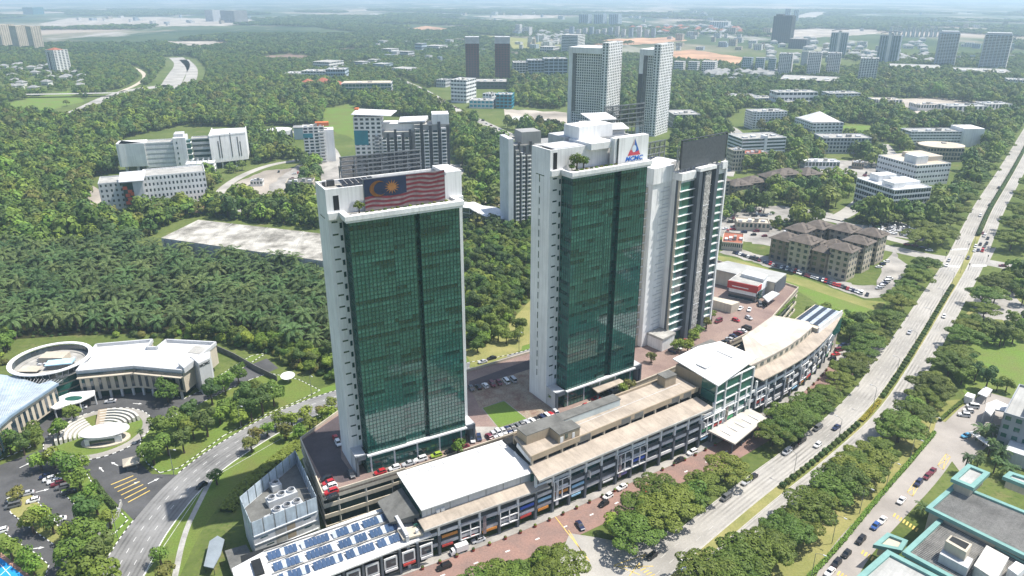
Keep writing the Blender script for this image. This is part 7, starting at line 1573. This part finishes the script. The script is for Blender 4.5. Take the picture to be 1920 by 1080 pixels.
# far forest mass
def nval(x, y): return math.sin(x / 420 + 1.3 * math.sin(y / 610)) + math.sin(y / 380 + 1.7 * math.sin(x / 520)) + .6 * math.sin((x + y) / 170)
def inlots(px, py): return any(inpoly(px, py, q) for q in LOTS)
FCLR = [[(960, 60), (1080, 62), (1080, 100), (960, 100)], [(1170, 45), (1400, 45), (1400, 70), (1170, 72)], [(1310, 134), (1480, 134), (1480, 154), (1310, 154)], [(-20, 122), (150, 122), (150, 176), (-20, 176)], [(1420, 70), (1780, 60), (1780, 100), (1650, 124), (1420, 120)]]
far = []
for d0, d1, sp, sc, thr in ((1080, 2000, 8.5, 1.0, 1.15), (2000, 3600, 14, 1.1, .35), (3600, 7500, 25, 2.0, -.15)):
    y = d0
    while y < d1:
        x = -y * .78
        while x < y * .78:
            X, Y = x + TR.uniform(-.45, .45) * sp, y + TR.uniform(-.45, .45) * sp; x += sp
            if nval(X, Y) > thr: continue
            px, py = PX(X, Y)
            if py > 203 or py < 0 or px < -30 or px > 1950 or inlots(px, py): continue
            if py > 150 and any(inpoly(px, py, w_[0]) for w_ in WOODS): continue
            if any(inpoly(px, py, q) for q in FCLR) and TR.random() < .8: continue
            if Y < 2600 and blocked(X, Y, 3): continue
            far.append((X, Y, sc * TR.uniform(.7, 1.2) * (1.25 if d0 < 1500 else 1.0), TR.choice((0, 1, 2)) + (6 if d0 >= 2000 else 0), TR.uniform(.8, 1.2) * (.6 if sc > 1.5 else 1)))
        y += sp * .9
stuff_points('far_forest', 'far forest fading into haze beyond the district', 'forest', far, [(p.tk, p.cr) for p in LOW + FARP])
# undergrowth in the near woods
ug = []
for poly, sp in WOODS[:16]: ug += [(x, y, TR.uniform(1.2, 2.4), TR.randint(0, 2), TR.uniform(.6, 1.1)) for x, y in scatter(poly, 4.2, True, .5) if math.hypot(x, y) < 700]
ug += [(x, y, TR.uniform(.8, 1.3), 0, TR.uniform(.6, 1.0)) for x, y in scatter(PALMS, 4.4, True, .5)]
stuff_points('undergrowth', 'low bushy undergrowth beneath woods and oil palms', 'undergrowth', ug, [(p.tk, p.cr) for p in P_SHRUB])
print('TREES', len(TREES), 'wood', len(wood), 'far', len(far), 'palms', len(pp), 'ug', len(ug))
# ---------------------------------------------------------------- vehicles
CARC = {n: mat('car_paint_' + n, c, .3, .03, .5, spec=.5) for n, c in dict(white=(.78, .78, .77), silver=(.45, .46, .48), black=(.018, .018, .02), grey=(.12, .125, .13), red=(.42, .025, .03), maroon=(.16, .025, .04), blue=(.03, .09, .30), sky=(.10, .35, .55), lime=(.30, .42, .05), navy=(.02, .03, .08)).items()}
CGL = glassmat('car_glass', (.012, .015, .018), .0, .05); TYRE = mat('tyre', (.02, .02, .02), .9, .1, .5); LAMPM = mat('lamp_lens', (.6, .55, .5), .2, .05, .5); REDL = mat('tail_lens', (.35, .02, .02), .3, .05, .5)
def loft(mb, st, mi=0):
    """stations (x, z0, z1, half width at the bottom, half width at the top)"""
    n = len(mb.v)
    for x, z0, z1, w0, w1 in st: mb.v += [(x, -w0, z0), (x, w0, z0), (x, w0, z0 + (z1 - z0) * .6), (x, w1, z1), (x, -w1, z1), (x, -w0, z0 + (z1 - z0) * .6)]
    for i in range(len(st) - 1):
        for j in range(6): mb.f.append((n + i * 6 + j, n + (i + 1) * 6 + j, n + (i + 1) * 6 + (j + 1) % 6, n + i * 6 + (j + 1) % 6)); mb.m.append(mi)
    mb.f += [tuple(n + j for j in range(6)), tuple(n + (len(st) - 1) * 6 + j for j in range(5, -1, -1))]; mb.m += [mi, mi]; return mb
def frustum(mb, x0, x1, w0, z0, X0, X1, W1, z1, mi=0):
    return mb.add([(x0, -w0, z0), (x1, -w0, z0), (x1, w0, z0), (x0, w0, z0), (X0, -W1, z1), (X1, -W1, z1), (X1, W1, z1), (X0, W1, z1)], [(3, 2, 1, 0), (4, 5, 6, 7), (0, 1, 5, 4), (1, 2, 6, 5), (2, 3, 7, 6), (3, 0, 4, 7)], mi)
KIND = dict(hatchback=(3.9, 1.50, -.95, 1.80, -.30, 1.45, .93), sedan=(4.5, 1.44, -.95, 1.65, -.25, 1.0, .92), suv=(4.5, 1.72, -1.0, 2.05, -.45, 1.75, 1.05), van=(4.7, 1.95, -1.6, 2.2, -1.05, 2.05, 1.05))
def car_body(k, mb, mi=0, mg=1):
    L, H, gx0, gx1, rx0, rx1, bz = KIND[k]; h = L / 2
    loft(mb, [(-h, .38, bz - .22, .66, .6), (-h + .25, .25, bz - .08, .84, .74), (gx0, .2, bz, .88, .78), (gx1, .2, bz + .02, .88, .78), (h - .2, .25, bz - .02, .85, .74), (h, .4, bz - .15, .7, .64)], mi)
    frustum(mb, rx0 - .05, rx1 + .05, .66, H - .07, rx0 + .05, rx1 - .05, .6, H, mi)
    for x, X in ((gx0, rx0), (gx1, rx1), ((gx0 + gx1) / 2, (rx0 + rx1) / 2)):
        for s_ in (-1, 1): mb.bar((x, s_ * .77, bz), (X, s_ * .655, H - .06), .08, .06, mi)
    return mb
def car_glass(k, mb, mi=0):
    L, H, gx0, gx1, rx0, rx1, bz = KIND[k]; return frustum(mb, gx0, gx1, .76, bz + .0, rx0, rx1, .64, H - .06, mi)
def wheel_mb(mb, x, y, mi=0):
    n = 10; k = len(mb.v)
    for s_ in (-.11, .11): mb.v += [(x + .31 * math.cos(2 * math.pi * i / n), y + s_, .31 + .31 * math.sin(2 * math.pi * i / n)) for i in range(n)]
    for i in range(n): mb.f.append((k + i, k + (i + 1) % n, k + n + (i + 1) % n, k + n + i)); mb.m.append(mi)
    mb.f += [tuple(range(k, k + n)), tuple(range(k + 2 * n - 1, k + n - 1, -1))]; mb.m += [mi, mi]; return mb
CM = {}
def car_meshes(k, c):
    if (k, 'g') not in CM: CM[(k, 'g')] = car_glass(k, MB()).mesh('glass', CGL); CM['wheel'] = wheel_mb(MB(), 0, 0).mesh('wheel', TYRE); CM['hl'] = MB().box(-.04, .04, -.16, .16, -.09, .09).mesh('headlight', LAMPM); CM['tl'] = MB().box(-.04, .04, -.14, .14, -.12, .12).mesh('tail_light', REDL)
    if (k, c) not in CM: CM[(k, c)] = car_body(k, MB()).mesh('body', CARC[c])
    if (k, c, 1) not in CM:
        m_ = car_body(k, MB()); car_glass(k, m_, 1); L = KIND[k][0] / 2
        for x in (-L * .62, L * .62):
            for y in (-.78, .78): wheel_mb(m_, x, y, 2)
        CM[(k, c, 1)] = m_.mesh('car', [CARC[c], CGL, TYRE])
    return CM[(k, c)], CM[(k, 'g')], CM[(k, c, 1)]
CR = random.Random(5)
def car(px, py, ang, where, c=None, k=None, z=0.0, grp=None, full=True, dz=.05):
    c = c or CR.choice(('white', 'white', 'silver', 'grey', 'black', 'black', 'red', 'navy', 'maroon')); k = k or CR.choice(('hatchback', 'sedan', 'sedan', 'hatchback', 'suv', 'van'))
    x, y = G(px, py, z + .6); b, g, j = car_meshes(k, c); lab = '%s %s %s' % ({'suv': 'tall ' + c, 'van': 'boxy ' + c}.get(k, c), {'suv': 'off-roader', 'van': 'people carrier'}.get(k, k), where)
    if not full:
        o = obj('parked_car', j, None, (x, y, z + dz), rad(ang), label=lab, category='car', group=grp); return o
    T = thing('parked_car' if 'park' in where or 'row' in where else 'car', lab, 'car', (x, y, z + dz), rad(ang), grp); L = KIND[k][0] / 2
    obj('body', b, T); obj('glass', g, T)
    for wx in (-L * .62, L * .62):
        for wy in (-.78, .78): obj('wheel', CM['wheel'], T, (wx, wy, 0))
    for s_ in (-.55, .55): obj('headlight', CM['hl'], T, (-L - .0, s_, .62)); obj('tail_light', CM['tl'], T, (L - .0, s_, .72))
    return T
def line_of_cars(a, b, n, ang, where, z=0.0, grp=None, full=True, skip=.0, cols=None):
    i2 = 0
    for i in range(n):
        if CR.random() < skip: continue
        t = i / max(1, n - 1); car(a[0] + (b[0] - a[0]) * t, a[1] + (b[1] - a[1]) * t, ang + CR.choice((0, 180)) + CR.uniform(-2, 2), (where % ORD[i2]) if '%s' in where else where, CR.choice(cols) if cols else None, None, z, grp, full); i2 += 1
Z = DECK
g_ = 'cars parked before the left tower'
for (x, y, c, k, w_) in ((713, 885, 'red', 'hatchback', 'parked leftmost'), (740, 877, 'white', 'hatchback', 'parked second'), (766, 869, 'silver', 'sedan', 'parked third'), (789, 861, 'white', 'suv', 'parked fourth'), (818, 853, 'lime', 'hatchback', 'parked fifth'), (846, 845, 'black', 'sedan', 'parked sixth'), (868, 838, 'maroon', 'sedan', 'parked seventh')): car(x, y, 28.5, w_ + ' before the left tower lobby', c, k, Z, g_)
car(886, 824, 100, 'parked at the right foot of the left tower', 'white', 'hatchback', Z); car(898, 820, 100, 'parked just right of the left tower foot', 'navy', 'hatchback', Z)
car(659, 889, 118, 'parked under the left tower porch', 'grey', 'hatchback', Z); car(634, 830, 118, 'parked beside the left tower end wall, nearer one', 'white', 'hatchback', Z); car(630, 822, 118, 'parked beside the left tower end wall, farther one', 'red', 'sedan', Z)
line_of_cars((917, 818), (1043, 775), 15, 118, 'parked %s from left in the row by the podium lawn', Z, 'cars parked by the podium lawn')
for (x, y, c, k, w_) in ((1080, 773, 'black', 'sedan', 'first'), (1097, 761, 'red', 'sedan', 'second'), (1117, 748, 'red', 'hatchback', 'third'), (1137, 738, 'black', 'suv', 'fourth'), (1153, 729, 'white', 'hatchback', 'fifth')): car(x, y, 33.5, 'parked %s from left before the logo tower lobby' % w_, c, k, Z, 'cars parked before the logo tower')
line_of_cars((884, 728), (962, 712), 7, 115, 'parked %s from left behind the left tower', Z, 'cars parked behind the left tower')
for (y, x, c, i) in ((897, 612, 'black', 0), (905, 616, 'red', 1), (913, 619, 'white', 2), (922, 621, 'red', 3), (931, 623, 'black', 4)): car(x, y, 30, 'parked %s from back on the left corner of podium' % ORD[i], c, None, Z, 'cars on the podium corner')
line_of_cars((1262, 658), (1298, 633), 5, 130, 'parked %s from left by the narrow tower', Z, 'cars by the narrow tower'); line_of_cars((1360, 641), (1400, 615), 6, 130, 'parked %s from left behind the pale curved roof', Z, 'cars behind the pale curved roof')
for (x, y, c, i) in ((1347, 602, 'maroon', 0), (1388, 578, 'white', 1), (1405, 580, 'white', 2), (1425, 571, 'grey', 3), (1434, 570, 'black', 4), (1441, 560, 'white', 5), (1404, 596, 'silver', 6), (1380, 600, 'red', 7)): car(x, y, 40 + i * 13, 'parked %s from left before the red fronted building' % ORD[i], c, None, Z, 'cars before the red fronted building')
# forecourt
for (x, y, a, c, k, w_) in ((897, 1012, 28, 'silver', 'sedan', 'beside the white truck'), (833, 1062, 30, 'black', 'suv', 'on the forecourt before the solar annex'), (1088, 985, 110, 'navy', 'sedan', 'crossing the brick apron to the boulevard'), (1140, 930, 40, 'white', 'hatchback', 'parked on forecourt beside trees'), (1132, 944, 40, 'black', 'hatchback', 'parked on forecourt half under trees'), (1166, 913, 40, 'white', 'sedan', 'parked on forecourt near the mall kerb'),
                         (1213, 917, 60, 'red', 'hatchback', 'peeking out from trees on forecourt'), (1274, 862, 33, 'black', 'sedan', 'driving along the forecourt'), (1298, 848, 33, 'white', 'suv', 'parked left of the mall porch'), (1483, 723, 45, 'white', 'sedan', 'driving on far forecourt'), (1530, 673, 60, 'sky', 'hatchback', 'parked on far forecourt'), (1553, 652, 60, 'white', 'sedan', 'on far forecourt by the solar roof'), (740, 1065, 29, 'grey', 'sedan', 'parked before the solar annex shops'), (1383, 815, 40, 'black', 'suv', 'parked under the mall porch edge')): car(x, y, a, w_, c, k, .03)
line_of_cars((1445, 784), (1466, 766), 4, 100, 'parked %s from left right of the mall porch', .03, 'cars right of mall porch'); line_of_cars((1560, 672), (1580, 648), 4, 20, 'parked %s under the far forecourt trees', .03, 'cars under far forecourt trees')
# boulevard and parked along it
for i, (x, y, c) in enumerate(((1370, 937, 'grey'), (1405, 906, 'silver'), (1420, 898, 'black'), (1484, 851, 'silver'), (1498, 841, 'black'), (1512, 830, 'black'), (1541, 806, 'grey'), (1195, 1025, 'black'))): t_ = car(x, y, 41, 'parked %s along the boulevard kerb beneath trees' % ORD[i], c, None, .05, 'cars parked along the boulevard'); t_.location = (*offmed((t_.location.x, t_.location.y), 9.5, 9.8), .1)
for (x, y, a, c, w_) in ((1533, 834, 41, 'white', 'driving up the near boulevard'), (1568, 801, 41, 'navy', 'driving on boulevard near yellow hedge'), (1705, 623, 52, 'silver', 'driving on boulevard midway to the junction'), (1770, 593, 52, 'white', 'driving in right carriageway'), (1281, 1060, 80, 'white', 'waiting at the junction apron')): car(x, y, a, w_, c, None, .05)
for i, (x, y) in enumerate(((1775, 497), (1779, 488), (1815, 484), (1827, 470), (1834, 469), (1842, 470), (1829, 462), (1846, 462), (1850, 456), (1838, 458), (1852, 447), (1846, 442), (1842, 437), (1838, 404), (1855, 384), (1872, 352))): car(x, y, 53, '%s from the camera in the traffic around the boulevard junction' % ORD[i], None, None, .06, 'traffic at the junction')
for i, (x, y) in enumerate(((1715, 460), (1730, 464), (1742, 469), (1700, 458), (1880, 498), (1900, 505))): car(x, y, -12, '%s from left waiting in the cross street' % ORD[i], 'white' if i == 2 else None, None, .06, 'cars in the cross street', False)
# service road and lots
for i, (x, y, c) in enumerate(((1556, 1072, 'white'), (1568, 1056, 'black'), (1587, 1038, 'black'), (1614, 1012, 'black'), (1641, 986, 'blue'), (1654, 975, 'white'), (1690, 938, 'white'), (1722, 905, 'navy'), (1738, 893, 'maroon'), (1748, 883, 'maroon'))): car(x, y, 43, 'parked %s from the camera along the service road' % ORD[i], c, None, .05, 'cars along the service road')
car(1811, 817, 20, 'turning at the end of the service road', 'sky', 'hatchback', .05); line_of_cars((1808, 778), (1824, 762), 3, -15, 'parked %s from left in the office lot', .05, 'silver cars in office lot', True, 0, ('silver', 'white'))
for i, (x, y, c) in enumerate(((85, 893, 'navy'), (92, 898, 'white'), (102, 902, 'white'), (109, 907, 'maroon'), (117, 913, 'grey'), (131, 922, 'black'))): car(x, y, 28, 'parked %s from left in the compound car park' % ORD[i], c, None, .05, 'cars in compound car park')
for (x, y, c, w_) in ((25, 948, 'grey', 'parked under tree at far left of car park'), (110, 974, 'white', 'parked alone beside the bottom-left trees'), (62, 938, 'white', 'parked half hidden by car park trees'), (50, 925, 'silver', 'parked beside the car park trees'), (2, 995, 'white', 'parked at left edge of the car park')): car(x, y, 28, w_, c, None, .05)
car(207, 752, 15, 'parked before the cream office', 'silver', 'sedan', .05); car(152, 764, 25, 'parked under the white drop-off canopy', 'white', 'sedan', .05); car(378, 915 - 5, 60, 'driving in the tower shadow on curving road', 'black', 'hatchback', .05); car(398, 718, 40, 'parked by the cream office end', 'black', 'sedan', .05); car(500, 730, 20, 'parked near the satellite dish', 'white', 'sedan', .05); car(905, 678, 30, 'parked on road behind the left tower, front one', 'silver', 'sedan', .05); car(922, 671, 30, 'parked on road behind the left tower, rear one', 'black', 'sedan', .05)
line_of_cars((1372, 471), (1626, 552), 50, 60, 'parked %s from left in the long row beside the green field', .05, 'long row of cars beside the green field', False, .05)
line_of_cars((1648, 540), (1668, 522), 7, 10, 'parked %s from left in the lot below brown apartments', .05, 'cars below brown apartments', False); line_of_cars((1648, 500), (1662, 490), 3, 10, 'parked %s from left beside brown apartments', .05, 'cars beside brown apartments', False)
for r_, (a, b) in enumerate((((1632, 424), (1738, 440)), ((1632, 430), (1732, 446)), ((1640, 420), (1742, 434)))): line_of_cars(a, b, 20, 75, 'parked %s from left in the ' + ('middle', 'front', 'back')[r_] + ' row of the crowded lot', .05, 'crowded lot near the junction', False, .1, ('white', 'white', 'silver', 'grey', 'black'))
for i in range(40): car(CR.uniform(1360, 1540), CR.uniform(395, 445), CR.choice((0, 70)), 'parked in the yards around the low tan hall', None, None, .08, 'cars in yards by the tan hall', False)
for i in range(30): car(CR.uniform(1610, 1700), CR.uniform(305, 395), CR.choice((45, 60)), 'parked beside the district road before banded office', None, None, .1, 'cars beside the district road', False)
for i in range(16): car(CR.uniform(510, 600), CR.uniform(318, 390), CR.choice((10, 100)), 'parked in yard left of the left tower top', None, None, .12, 'cars in yard behind the left tower', False)
for i in range(22): t = i / 21; car(800 + 180 * t + CR.uniform(-3, 3), 173 + 92 * t + CR.uniform(-3, 3), -40, 'driving on the road to the rust-red towers', None, None, .1, 'cars on the road to rust-red towers', False)
# white delivery truck
tx, ty = G(860, 1033, .6); T = thing('delivery_truck', 'small white box truck parked at the mall forecourt', 'truck', (tx, ty, .03), rad(28 + 180))
part(T, 'cargo_box', MB().box(-2.9, 1.0, -.95, .95, .75, 2.75), CARC['white']); part(T, 'cab', loft(MB(), [(1.1, .4, 2.0, .9, .8), (2.2, .4, 1.9, .9, .78), (2.7, .45, 1.2, .88, .8)]), CARC['white']); part(T, 'windscreen', frustum(MB(), 2.25, 2.66, .8, 1.22, 2.1, 2.3, .74, 1.86), CGL); part(T, 'chassis', MB().box(-2.8, 2.4, -.6, .6, .4, .74), TYRE)
for x in (-1.9, 1.9):
    for y in (-.8, .8): obj('wheel', CM['wheel'], T, (x, y, 0))
# planters along the mall, street lamps, traffic signals
PT = mat('terracotta_red', (.34, .06, .045), .7, .1, .4)
pot = MB().cyl(0, 0, 0, .75, .42, 10, 0, .55).mesh('pot', PT)
for i, (x, y, a) in enumerate(resample(offset(FS2, -3.1), 5.4)):
    T = thing('planter_pot', '%s red planter pot from left along the mall kerb' % ORD[i], 'planter', (x, y, .05), 0, 'red planters along the mall'); obj('pot', pot, T); o = obj('plant', P_SHRUB[i % 3].cr, T, (0, 0, .45)); o.scale = (.5, .5, .5)
def lamp(x, y, a, lab, h=10.0, z=.15, grp='street lamps'):
    T = thing('street_lamp', lab, 'street lamp', (x, y, z), a, grp); obj('pole', LP['pole'], T); obj('arm', LP['arm'], T); obj('lamp_head', LP['head'], T)
LP = dict(pole=MB().cyl(0, 0, 0, 10, .11, 8, 0, .07).mesh('pole', STEEL), arm=MB().tube([(0, 0, 9.9), (.9, 0, 10.4), (2.2, 0, 10.5)], .06, 6).mesh('arm', STEEL), head=MB().box(1.9, 2.8, -.16, .16, 10.42, 10.6).mesh('lamp_head', GREYW))
for i, (x, y, a) in enumerate(resample(offset(MED, 0), 33)[3:26]): lamp(x, y, a + 1.57, '%s street lamp from the camera in the boulevard median' % ORD[i])
for i, (x, y, a) in enumerate(resample(offset(LR, 7.6), 32)[:8]): lamp(x, y, a - 1.57, '%s street lamp from the camera along the curving road' % ORD[i])
for i, (x, y, a) in enumerate(resample(offset(svq, 5.6), 20)): lamp(x, y, a - 1.57, '%s street lamp from the camera along the service road' % ORD[i])
for i, (px, py) in enumerate(((1814, 470), (1850, 492), (1772, 486), (1815, 508))):
    T = thing('traffic_signal', '%s traffic signal at the boulevard junction' % ('far median', 'right corner', 'left corner', 'near median')[i], 'traffic light', (*G(px, py), .15)); part(T, 'post', MB().cyl(0, 0, 0, 4.5, .08, 6), STEELD); part(T, 'signal_head', MB().box(-.22, .22, -.2, .2, 3.6, 4.8), STEELD)
# ---------------------------------------------------------------- air
hz = MB().box(-19600, 19600, -500, 20200, -1.0, 172.0)
hm = bpy.data.materials.new('haze_air'); hm.use_nodes = True; t = hm.node_tree; t.nodes.clear()
pv = t.nodes.new('ShaderNodeVolumePrincipled'); om = t.nodes.new('ShaderNodeOutputMaterial')
pv.inputs['Color'].default_value = (.62, .81, 1.0, 1); pv.inputs['Density'].default_value = 1.45e-4; pv.inputs['Anisotropy'].default_value = .2
t.links.new(pv.outputs[0], om.inputs['Volume'])
obj('haze', hz.mesh('haze', hm), kind='stuff')
